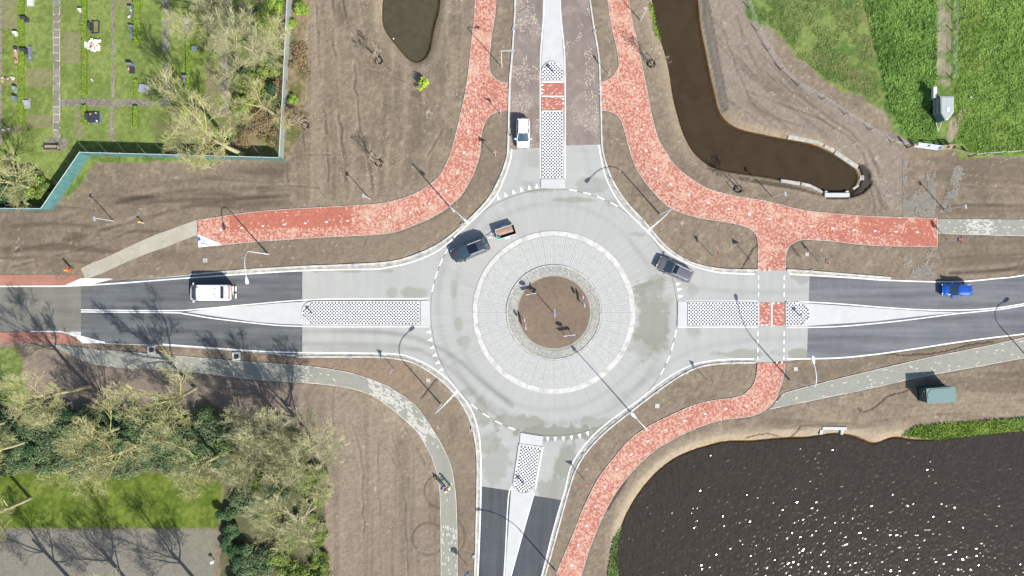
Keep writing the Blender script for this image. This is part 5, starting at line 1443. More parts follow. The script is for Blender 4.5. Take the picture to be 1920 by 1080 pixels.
# bench
def bench(px, py, label):
    root = empty('park_bench', (*W(px, py), 0.05), 0, label, 'bench')
    for i in range(4):
        m = MB(); m.box(0, 0.30 - i * 0.13, 0.45, 1.9, 0.10, 0.045); m.build('seat_slat', M['wood'], root)
    for i in range(3):
        m = MB(); m.box(0, -0.22 - i * 0.05, 0.58 + i * 0.13, 1.9, 0.035, 0.10); m.build('backrest_slat', M['wood'], root)
    for s_ in (-0.8, 0.8):
        for yy in (-0.2, 0.3):
            m = MB(); m.box(s_, yy, 0.2, 0.07, 0.07, 0.46); m.build('leg', M['dark'], root)
        m = MB(); m.box(s_, 0.05, 0.62, 0.06, 0.6, 0.05); m.build('armrest', M['dark'], root)
    return root
bench(101, 279, 'dark wooden bench on the paved square at the foot of the slab path')

# graves
GM = {'black': mat('black_granite', (0.045, 0.05, 0.06), 0.2, var=0.1), 'grey': mat('grey_granite', (0.30, 0.31, 0.33), 0.35, var=0.12, vs=8), 'light': mat('light_stone', (0.55, 0.56, 0.56), 0.6, var=0.08),
      'pink': mat('pink_granite', (0.50, 0.28, 0.25), 0.4, var=0.1), 'slate': mat('blue_slate', (0.16, 0.19, 0.23), 0.4, var=0.1), 'earth': mat('grave_earth', (0.20, 0.16, 0.11), 0.95, var=0.3, vs=4),
      'moss': mat('mossy_earth', (0.17, 0.17, 0.05), 0.95, var=0.35, vs=4), 'green': mat('mossy_stone', (0.22, 0.27, 0.25), 0.6, var=0.15),
      'petal_w': mat('white_petals', (0.78, 0.76, 0.66), 0.7, var=0.1), 'petal_o': mat('salmon_petals', (0.75, 0.38, 0.24), 0.7, var=0.1), 'petal_y': mat('yellow_petals', (0.72, 0.62, 0.12), 0.7), 'petal_p': mat('purple_petals', (0.18, 0.10, 0.40), 0.7), 'pot': mat('terracotta_pot', (0.30, 0.14, 0.09), 0.8)}
def grave(px, py, label, stone='grey', head=(0.7, 0.16, 0.8), slabm=None, size=(0.8, 1.8), face=90, slabh=0.12, flowers=(), frame=None, tilt=0.15):
    """headstone at the top end (local +y), ledger slab running to -y"""
    x, y = W(px, py)
    root = empty('grave', (x, y, 0.0), math.radians(face - 90), label, 'grave', 'graves on the cemetery lawn')
    w_, l_ = size
    if head:
        hw, ht, hh = head
        m = MB(); m.box(0, l_ / 2 - ht / 2, hh / 2, hw, ht, hh); 
        # bevelled top
        for v in (4, 5, 6, 7):
            xx, yy, zz = m.V[v]; m.V[v] = (xx * 0.9, l_ / 2 - ht / 2 + (yy - (l_ / 2 - ht / 2)) * 0.8 - 0.0, zz - (tilt * 0.6 if yy < l_ / 2 - ht / 2 else 0))
        m.build('headstone', GM[stone], root)
        m = MB(); m.box(0, l_ / 2 - ht * .6, 0.05, hw * 1.15, ht * 1.8, 0.12); m.build('plinth', GM[stone], root)
    if slabm:
        m = MB(); m.box(0, -0.1, slabh / 2, w_, l_ - 0.3, slabh); m.build('ledger', GM[slabm], root)
    if frame:
        for (cx, cy, sx, sy) in ((-w_ / 2, 0, .12, l_), (w_ / 2, 0, .12, l_), (0, -l_ / 2, w_ + .12, .12), (0, l_ / 2 - .3, w_ + .12, .12)):
            m = MB(); m.box(cx, cy - .05, 0.08, sx, sy - (.13 if sy == l_ else 0), 0.17); m.build('border_stone', GM[frame], root)
    for (fx, fy, r, c) in flowers:
        m = MB(); m.tube([(fx, fy, 0.02), (fx, fy, 0.22)], [r * .5, r * .65], 7); p = m.build('flower_pot', GM['pot'], root)
        m = MB()
        for q in range(14):
            a = random.random() * 6.28; rr = r * random.random() ** .5
            m.ball(fx + rr * math.cos(a), fy + rr * math.sin(a), 0.30 + random.uniform(0, .10), r * .32, 6, 4)
        m.build('blossoms', GM[c], p)
    return root
grave(59, 3, 'flat white slab grave at the top edge left of the slab path', 'black', None, 'light', (0.7, 1.3), slabh=0.35)
grave(49, 39, 'dark framed upright headstone standing in the long left hedge, upper one', 'black', (0.75, 0.22, 0.85), 'black', (0.7, 0.5), 90)
grave(33, 66, 'pale upright headstone left of the long hedge', 'light', (0.55, 0.3, 0.7), None, (0.6, 0.6))
grave(32, 105, 'long narrow pink granite grave with a white lantern and a wreath', 'black', (0.5, 0.2, 0.5), 'pink', (0.5, 1.95), flowers=((0, .55, .12, 'petal_w'), (0.02, -.55, .16, 'moss')))
grave(49, 99, 'dark framed headstone in the left hedge beside the long slate', 'black', (0.8, 0.25, 0.9), 'black', (0.7, 0.6))
grave(58, 102, 'long blue slate slab with a dark band right of the left hedge', 'slate', (0.40, 0.3, 0.3), 'slate', (0.40, 1.9), slabh=0.25, flowers=((.1, -.5, .07, 'petal_w'),))
grave(32, 169, 'narrow greenish headstone by the hedge, upper of a pair', 'green', (0.42, 0.5, 0.75), None, (0.4, 0.7))
grave(32, 188, 'narrow dark slate headstone by the hedge, lower of a pair', 'slate', (0.42, 0.5, 0.75), None, (0.4, 0.8))
grave(51, 195, 'small light grey tapering stone right of the hedge end', 'grey', (0.75, 0.7, 0.40), None, (0.7, 0.9), tilt=0.3)
grave(153, 31, 'small pale headstone with a bare brown bed beside the hedge', 'light', (0.45, 0.25, 0.6), 'earth', (0.55, 1.7), slabh=0.04)
grave(178, 51, 'wide dark bordered bed of moss with a black headstone', 'black', (0.9, 0.2, 0.7), 'moss', (1.5, 1.0), 180, 0.10, frame='black')
grave(175, 86, 'headstone almost buried under a heap of white and salmon flowers', 'light', (0.8, 0.25, 0.6), 'earth', (1.2, 1.6), 180, 0.04,
      flowers=((.5, 0, .30, 'petal_w'), (.45, -.5, .32, 'petal_w'), (0, -.1, .26, 'petal_o'), (-.45, -.35, .34, 'petal_w'), (-.5, 0, .25, 'petal_w'), (0, -.55, .25, 'petal_w'), (-.1, -.9, .2, 'petal_w'), (-.5, -.8, .28, 'petal_w'), (.5, -.85, .28, 'petal_w')))
grave(174, 150, 'tiny white flower pot alone on the lawn', 'light', None, 'light', (0.16, 0.5), slabh=0.1, flowers=((0.05, 0, .09, 'petal_w'),))
grave(177, 221, 'black ornate grave with statues and flowers below the crossing path', 'black', (0.9, 0.4, 0.85), 'black', (1.25, 1.5), 180, 0.3, frame='slate', flowers=((.4, 0.3, .12, 'petal_o'), (-.45, -.5, .12, 'petal_w'), (.55, -.4, .1, 'petal_y')))
grave(249, 25, 'headstone with white blossoms beside the top right hedge', 'slate', (0.5, 0.25, 0.8), 'slate', (0.5, 1.3), flowers=((-.05, .3, .14, 'petal_w'), (-.3, -.55, .15, 'petal_w')))
grave(249, 62, 'plain dark slate slab grave at the end of the top right hedge', 'slate', (0.5, 0.2, 0.7), 'slate', (0.55, 1.6))
grave(248, 130, 'dark headstone with a salmon bouquet inside the tree shadow', 'slate', (0.7, 0.25, 0.9), 'black', (0.7, 1.2), flowers=((-.3, 0, .15, 'petal_o'),))
grave(271, 165, 'low grey weathered slab lying askew above the crossing path', 'grey', None, 'grey', (1.2, 1.3), 84, 0.28)
grave(351, 154, 'dark narrow grave under the bare twigs near the narrow hedge', 'slate', (0.6, 0.3, 0.8), 'slate', (0.75, 1.3))
grave(350, 48, 'grey grave under the tangled twigs of the large tree', 'grey', (0.6, 0.3, 0.6), 'grey', (0.7, 1.5))
grave(366, 90, 'grey block grave half hidden right of the narrow hedge', 'grey', None, 'slate', (0.7, 0.9), slabh=0.3)
for lb, cx, cy, fl in (('bare grave bed with yellow, purple and white potted flowers', 20, 149, ((-.8, .1, .16, 'petal_y'), (-.45, .05, .14, 'petal_p'), (-.1, 0, .15, 'petal_y'), (.3, .15, .12, 'petal_w'), (.55, 0, .2, 'petal_w'), (-.8, -.3, .13, 'petal_y'))),
                       ('brown grave bed with small white flowers at the foot of the long hedge', 22, 245, ((-.9, .05, .12, 'petal_w'), (-.7, -.02, .1, 'petal_w'), (-.2, .15, .11, 'petal_w'), (-.1, -.15, .10, 'petal_o')))):
    grave(cx, cy, lb, 'grey', None, 'earth', (2.4, 0.9), 90, 0.03, flowers=fl)

# ------------------------------------------------------------------ fences
def top_to_base(p, h): k_ = (CAM_H - h) / CAM_H; return (960 + (p[0] - 960) * k_, 540 + (p[1] - 540) * k_)
def screen_fence(tops, h, label, cloth, step=2.4, name='screen_fence'):
    root = empty(name, (0, 0, 0), 0, label, 'fence')
    pts = [top_to_base(p, h) for p in tops]
    Ln = Line(wl(pts)); P_ = wl(pts)
    for a, b in zip(P_[:-1], P_[1:]):
        a = Vector((*a, 0)); b = Vector((*b, 0)); L_ = (b - a).length; n = max(1, round(L_ / step)); d = (b - a) / n; dn = d.normalized(); nr = Vector((-dn.y, dn.x, 0))
        for i in range(n):
            p = a + d * i; q = a + d * (i + 1)
            m = MB(); pi_ = p + nr * 0.08; m.tube([(*pi_.xy, -0.1), (*pi_.xy, h)], 0.03, 6); m.build('post', M['galv'], root)
            # cloth panel: sagging, slightly billowed grid
            V = []; F = []; nu, nv = 8, 6; bl = random.uniform(0.03, 0.10)
            for j in range(nv + 1):
                for k_ in range(nu + 1):
                    u = k_ / nu; v = j / nv
                    off = bl * math.sin(math.pi * u) * math.sin(math.pi * (1 - v * .55)) * (1 - v) + 0.05 * (1 - v) * random.uniform(-1, 1.4)
                    r_ = p + dn * (d.length * (0.01 + 0.98 * u)) - nr * (off if cloth else 0)
                    V.append((r_.x, r_.y, 0.03 + (h - 0.05) * v))
            for j in range(nv):
                for k_ in range(nu):
                    c = j * (nu + 1) + k_; F.append((c, c + 1, c + nu + 2, c + nu + 1))
            me = raw_mesh('screen_panel', V, F, M['teal_mesh'] if cloth else M['wire'], smooth=True); link('screen_panel' if cloth else 'mesh_panel', me, root)
            m = MB(); m.box((p.x + q.x) / 2, (p.y + q.y) / 2, h + 0.02, d.length - 0.02, 0.05 if cloth else 0.06, 0.05, math.atan2(d.y, d.x)); m.build('top_rail', M['galv'], root)
    return root
screen_fence([(-60, 390.5), (76.5, 391), (149, 285.5), (523, 295.5)], 2.3, 'galvanised fence hung with teal screen cloth round the cemetery lawn', True)
screen_fence([(523, 296), (530, 170), (541, -60)], 1.8, 'see-through galvanised mesh fence between the leaf litter and the cemetery', False, name='mesh_fence')

def wire_fence(posts, h, label, post_mat, wires=3, extra=True, brace=()):
    root = empty('wire_fence', (0, 0, 0), 0, label, 'fence')
    pp = [W3(p[0], p[1]) for p in posts]
    for i, p in enumerate(pp):
        z = gz(p.x, p.y) if abs(p.x) < 66 and abs(p.y) < 38 else 0
        m = MB(); m.tube([(p.x, p.y, z - .2), (p.x + .02, p.y, z + h)], 0.055, 6); m.build('post', post_mat, root)
    for w_ in range(wires):
        m = MB(); z = h * (0.35 + 0.6 * w_ / max(1, wires - 1))
        m.tube([(p.x, p.y + .06, (gz(p.x, p.y) if abs(p.x) < 66 and abs(p.y) < 38 else 0) + z) for p in pp], 0.010, 4); m.build('wire', M['galv'], root)
    return root
wire_fence([(1395, -20), (1405, 17), (1419, 58), (1440, 95), (1464, 132), (1495, 161), (1541, 187), (1584, 215), (1630, 244), (1672, 268), (1697, 274)], 1.15, 'low wire fence on wooden posts curving along the north-east meadow', M['wood'])
wire_fence([(1818, 293), (1845, 290), (1877, 288), (1910, 286), (1960, 283)], 1.15, 'straight post and wire fence right of the field gate', M['wood'])
wire_fence([(1786, -20), (1786, 20), (1785, 60), (1785, 100), (1785, 150)], 1.0, 'wire mesh fence running down the meadow beside the muddy strip', M['wood'], 4)
wire_fence([(1760, -20), (1760, 20), (1759, 60), (1757, 100), (1755, 145)], 0.9, 'old wire fence left of the muddy strip in the meadow', M['wood'], 2)
# field gates
def gate(p, q, label, material, thick=0.05, h=1.15, lean=0.0):
    a, b = W3(*p), W3(*q); c = (a + b) / 2; d = b - a; L_ = d.length
    root = empty('field_gate', (c.x, c.y, 0), math.atan2(d.y, d.x), label, 'gate')
    nb = 5
    for i in range(nb):
        m = MB(); m.box(0, lean * (i / nb), 0.2 + i * (h - .25) / (nb - 1), L_, thick, 0.10 if material is M['wood'] else 0.06); m.build('bar', material, root)
    for s_ in (-1, 0, 1):
        m = MB(); m.box(s_ * (L_ / 2 - .04), lean * .5 + (0.05 if s_ == 0 else 0.0), h * .5 + .05, 0.07, 0.05 if lean == 0 else lean, h * .95); m.build('upright', material, root)
    return root
gate((1712, 275.5), (1757, 281.5), 'galvanised steel gate left of the wooden one', M['lamp_head'], 0.09, 1.2, 0.35)
gate((1758, 281.5), (1783, 279.5), 'pale wooden gate right of the steel one', M['wood'], 0.10, 1.2, 0.4)
for px, py, lb in ((1702, 277, 'thick dark gate post left of the steel gate'), (1818, 293.5, 'thick gate post right of the wooden gate where the straight fence begins')):
    p = W3(px, py); m = MB(); m.tube([(p.x, p.y, -.3), (p.x, p.y, 1.7)], [0.14, 0.13], 8); o = m.build('gate_post', M['wood'], None); tag(o, lb, 'post')
m = MB(); a, b = W3(1784, 281), W3(1816, 293); m.tube([(a.x, a.y, 0.9), (b.x, b.y, 1.0)], 0.05, 6); m.tube([(a.x, a.y, 0.5), (b.x, b.y, 0.5)], 0.04, 6); o = m.build('fence_rail', M['wood']); tag(o, 'pair of slanting rails closing the gap beside the wooden gate', 'rail')

# ------------------------------------------------------------------ street lamps
ZH = 8.6
def big_lamp(base, head, label, rail=True):
    b = W3(*base); h = W3(head[0], head[1], ZH); h = Vector((h.x, h.y, 0)); out = (h - b); L_ = out.length
    root = empty('street_lamp', (b.x, b.y, 0), math.atan2(out.y, out.x), label, 'street lamp', 'tall curved street lamps')
    m = MB(); m.tube([(0, 0, -0.1), (0, 0, 1.3)], [0.105, 0.10], 10); m.build('pole_base', M['galv'], root)
    pts = [(0, 0, 1.3), (0, 0, 4), (0, 0, 6.6)]
    m = MB(); m.tube(pts, [0.085, 0.075, 0.062], 10); m.build('pole', M['galv'], root)
    arc = [(0, 0, 6.6)] + [(L_ * (1 - math.cos(t)) * 0.62, 0, 6.6 + (ZH - 6.6) * math.sin(t) * 1.02) for t in np.linspace(0.25, math.pi / 2, 7)] + [(L_ - 0.55, 0, ZH)]
    m = MB(); m.tube(arc, 0.05, 8); m.build('arm', M['galv'], root)
    m = MB()
    V = []
    prof = [(-0.62, .05, .05), (-0.45, .12, .08), (-0.1, .20, .11), (0.15, .20, .10), (0.30, .12, .06)]
    for (x, wv, hv) in prof:
        V += [(L_ + x, -wv, ZH - hv * .5), (L_ + x, wv, ZH - hv * .5), (L_ + x, wv * .8, ZH + hv), (L_ + x, -wv * .8, ZH + hv)]
    F = [(3, 2, 1, 0)] + [(i * 4 + k_, i * 4 + (k_ + 1) % 4, i * 4 + 4 + (k_ + 1) % 4, i * 4 + 4 + k_) for i in range(4) for k_ in range(4)] + [(16, 17, 18, 19)]
    m.add(V, F); hd = m.build('lamp_head', M['lamp_head'], root)
    m = MB(); m.box(L_ - .02, 0, ZH - .09, .45, .26, .03); m.build('lamp_glass', M['lens'], hd)
    return root
big_lamp((1237, 402), (1216, 432), 'tall curved lamp on the north-east verge with its head above the kerb')
big_lamp((826.5, 757.5), (854, 737), 'tall curved lamp on the south-west verge beside the roundabout')
big_lamp((1195, 787), (1186, 777), 'tall lamp on the south-east verge whose shadow points to the island')
big_lamp((503, 476.5), (463, 528), 'tall curved lamp arching over the road just right of the white van')
big_lamp((851.5, 397), (876, 417), 'tall lamp on the north-west verge near the dark car and trailer')
big_lamp((1481, 713), (1524.5, 672), 'tall curved lamp between the red path and the grey path in the south-east')
big_lamp((1944, 690), (2086, 678), 'tall lamp standing beyond the right edge whose shadow crosses the road')
big_lamp((1042, 1070), (990, 1112), 'tall lamp on the southern verge whose shadow arches over the asphalt')

def small_lamp(base, h, label, arm=0.0, arm_dir=0.0, head=0.32):
    b = W3(*base)
    root = empty('path_lamp', (b.x, b.y, 0), math.radians(arm_dir), label, 'street lamp', 'short lamps along the cycle paths')
    m = MB(); m.tube([(0, 0, -0.1), (0, 0, h * .4), (0, 0, h)], [0.065, 0.055, 0.045], 9); m.build('pole', M['galv'], root)
    if arm: 
        m = MB(); m.tube([(0, 0, h - .04), (arm * .5, 0, h + .02), (arm, 0, h)], 0.035, 8); m.build('arm', M['galv'], root)
    m = MB(); m.box(arm + head * .4, 0, h + .05, head * 1.5, head * .8, 0.10); hd = m.build('lamp_head', M['steel'], root)
    for v in range(4, 8):
        pass
    m = MB(); m.box(arm + head * .4, 0, h - .02, head * 1.1, head * .55, 0.03); m.build('lamp_glass', M['lens'], hd)
    return root
small_lamp((213, 414.5), 4.1, 'short lamp alone on the dark soil below the screened fence', 0, -80)
small_lamp((694, 373.5), 4.1, 'short lamp beside the upper edge of the red path near the staked sapling', 0, -80)
small_lamp((941, 126), 6.2, 'slim lamp with a side arm between the red path and the northern road', 1.2, 0)
small_lamp((1201, 39), 4.0, 'short lamp between the red path and the top of the brown ditch', 0, 180)
small_lamp((1448, 370), 4.2, 'short lamp between the brown ditch and the red path', 0, -80)
small_lamp((1770, 393), 4.2, 'short lamp beside the grass block paving on the right', 0, -80)

# small bollard and pole bits
b = W3(269, 418); root = empty('marker_post', (b.x, b.y, 0), 0, 'short pale marker post right of the short lamp on dark soil', 'post')
m = MB(); m.tube([(0, 0, -.1), (0, 0, 0.9)], 0.06, 8); m.build('pole', M['sign_white'], root); m = MB(); m.box(-.05, 0, .92, .3, .18, .12); m.build('cap', M['yellow'], root)
b = W3(403, 1050); root = empty('marker_post', (b.x, b.y, 0), 0, 'white marker post with a small plate beside the dark bushes and grey path', 'post')
m = MB(); m.tube([(0, 0, -.1), (0, 0, 0.8)], 0.05, 8); m.build('pole', M['sign_white'], root); m = MB(); m.box(0, 0, .85, .45, .30, .10, .5); m.build('plate', M['light'] if 'light' in M else M['sign_white'], root)

# ------------------------------------------------------------------ traffic signs
def sign(base, kind, face, label, h=2.6, group='traffic signs on the verges'):
    """kind: tri (point up), give (point down), disc, bar; face = plan direction the plate looks to (deg)"""
    b = W3(*base)
    root = empty('traffic_sign', (b.x, b.y, 0), math.radians(face), label, 'sign', group)
    m = MB(); m.tube([(0, 0, -.1), (0, 0, h)], 0.035, 8); m.build('pole', M['galv'], root)
    s_ = 0.52
    if kind in ('tri', 'give'):
        zc = h - 0.30
        sg = 1 if kind == 'tri' else -1
        def T(r, x): return [(x, r * math.sin(2 * math.pi * k_ / 3), zc + sg * r * math.cos(2 * math.pi * k_ / 3)) for k_ in range(3)]
        def plate(nm, r, x0, x1, material, par):
            m = MB(); A_ = T(r, x0); B_ = T(r, x1); m.add(A_ + B_, [(0, 1, 2), (5, 4, 3), (0, 3, 4, 1), (1, 4, 5, 2), (2, 5, 3, 0)]); return m.build(nm, material, par)
        pl = plate('plate', s_, 0.05, 0.085, M['red'], root); plate('white_field', s_ * .68, 0.086, 0.092, M['sign_white'], pl); plate('plate_back', s_ * .98, 0.04, 0.049, M['sign_back'], pl)
    elif kind in ('disc', 'disc_blue', 'disc_red'):
        zc = h - 0.35; m = MB(); n = 20; r = 0.38
        A_ = [(0.05, r * math.cos(2 * math.pi * k_ / n), zc + r * math.sin(2 * math.pi * k_ / n)) for k_ in range(n)]; B_ = [(0.085, p[1], p[2]) for p in A_]
        m.add(A_ + B_, [tuple(range(n - 1, -1, -1)), tuple(range(n, 2 * n))] + [(i, (i + 1) % n, (i + 1) % n + n, i + n) for i in range(n)])
        pl = m.build('plate', M['sign_blue'] if kind == 'disc_blue' else M['red'], root)
        m = MB(); n2 = 16; A_ = [(0.092, r * .66 * math.cos(2 * math.pi * k_ / n2), zc + r * .66 * math.sin(2 * math.pi * k_ / n2)) for k_ in range(n2)]; m.add(A_, [tuple(range(n2))]); m.build('symbol_field', M['sign_white'], pl)
        m = MB(); m.box(0.02, 0, zc - r - .18, 0.03, 0.5, 0.26); m.build('sub_plate', M['sign_blue'], root)
    return root
sign((939, 215), 'give', 80, 'give-way sign at the mouth of the red path, beside the northern road, edge on')
sign((929, 293), 'tri', 92, 'red edged triangle sign on the north-west verge left of the white car', 2.9)
sign((1141, 139), 'tri', 20, 'triangle sign in the narrow verge right of the northern road', 2.8)
sign((1335.5, 480), 'tri', 180, 'upright red triangle sign on the north-east verge above the grey estate car', 3.0)
sign((1406, 486.5), 'tri', 95, 'red triangle sign at the corner of the verge touching the red path', 3.0)
sign((1535, 491), 'disc_red', 200, 'round sign with a blue sub plate right of the red path branch', 3.0)
sign((1777, 451), 'disc_red', 185, 'round red sign just beyond the end of the red path', 3.0)
sign((740, 692), 'tri', 170, 'triangle sign on the brown verge below the western road', 2.9)
sign((1325.5, 712.5), 'tri', 180, 'triangle sign on the brown verge below the eastern road', 2.9)
sign((1095.5, 899), 'give', 95, 'triangle sign squeezed between the southern road and the red path', 2.9)
sign((877, 1060), 'disc_blue', -60, 'round blue sign at the bottom edge right of the grey footpath', 2.9)

def island_post(base, label):
    b = W3(*base)
    root = empty('island_bollard', (b.x, b.y, 0.12), math.radians(135), label, 'bollard', 'yellow topped keep-right bollards')
    m = MB(); m.tube([(0, 0, -.02), (0, 0, 0.75)], 0.09, 10); m.build('body', M['sign_blue'], root)
    m = MB(); n = 16; r = .22; A_ = [(0.10, r * math.cos(2 * math.pi * k_ / n), .85 + r * math.sin(2 * math.pi * k_ / n)) for k_ in range(n)]; B_ = [(0.14, p[1], p[2]) for p in A_]
    m.add(A_ + B_, [tuple(range(n - 1, -1, -1)), tuple(range(n, 2 * n))] + [(i, (i + 1) % n, (i + 1) % n + n, i + n) for i in range(n)]); m.build('plate', M['sign_blue'], root)
    m = MB(); m.ball(0, 0, 1.02, 0.13, 10, 6, 0.8); m.build('cap', M['yellow'], root)
island_post((586, 587.5), 'yellow topped bollard on the rounded end of the western chequered island')
island_post((1036.5, 134.5), 'yellow topped bollard on the rounded northern island tip')
island_post((1497, 590), 'yellow topped bollard on the small rounded eastern island')
island_post((981, 905), 'yellow topped bollard on the tilted southern island')

# chevron boards and mast on the central island
def chevron(base, ang, label):
    b = W3(*base)
    root = empty('chevron_sign', (b.x, b.y, 0.12), math.radians(ang), label, 'sign', 'arrow boards on the central island')
    for s_ in (-.45, .45):
        m = MB(); m.tube([(s_, 0, -.1), (s_, 0, 1.0)], 0.035, 7); m.build('pole', M['galv'], root)
    m = MB(); m.box(0, 0, 0.95, 1.45, 0.05, 0.40); bd = m.build('board', M['sign_back'], root)
    for i in range(4):
        m = MB(); x = -.54 + i * .36; z = .95
        m.add([(x - .12, -.03, z + .18), (x + .02, -.03, z + .18), (x + .14, -.03, z), (x + .02, -.03, z - .18), (x - .12, -.03, z - .18), (x, -.03, z)], [(0, 5, 2, 1), (5, 4, 3, 2)]); m.build('chevron', M['sign_white'], bd)
    m = MB(); m.box(0, 0, 1.155, 1.47, 0.075, 0.03); m.build('top_strip', M['lamp_head'], bd)
    m = MB(); m.tube([(0, .05, .8), (0, .05, 2.1)], 0.035, 7); m.build('mast', M['galv'], root)
    m = MB(); n = 20; r = .36; A_ = [(r * math.cos(2 * math.pi * k_ / n), -.0, 1.75 + r * math.sin(2 * math.pi * k_ / n)) for k_ in range(n)]; B_ = [(p[0], -.045, p[2]) for p in A_]
    m.add(A_ + B_, [tuple(range(n)), tuple(range(2 * n - 1, n - 1, -1))] + [(i, i + n, (i + 1) % n + n, (i + 1) % n) for i in range(n)]); m.build('disc', M['sign_blue'], root)
chevron((997, 551), 10, 'arrow board at the upper left of the soil island beside the mast shadow')
chevron((1093, 565), -80, 'arrow board at the upper right of the soil island')
chevron((984.5, 607), -80, 'arrow board at the left of the soil island')
chevron((1066.5, 628), 7, 'arrow board at the bottom of the soil island')
b = W3(1037, 585.5); root = empty('central_mast', (b.x, b.y, 0.25), 0, 'slim mast with crossed signs in the middle of the soil island', 'mast')
m = MB(); m.tube([(0, 0, -.1), (-.02, 0, 4.0)], [0.055, 0.045], 9); m.build('pole', M['galv'], root)
for i, (a, z, l_) in enumerate(((92, 3.9, 1.0), (-8, 3.6, 0.85), (40, 3.2, 0.6))):
    m = MB(); m.box(-.02, 0, z, l_, 0.05, 0.26, math.radians(a)); m.build('arm_sign', M['sign_blue'] if i else M['lamp_head'], root)

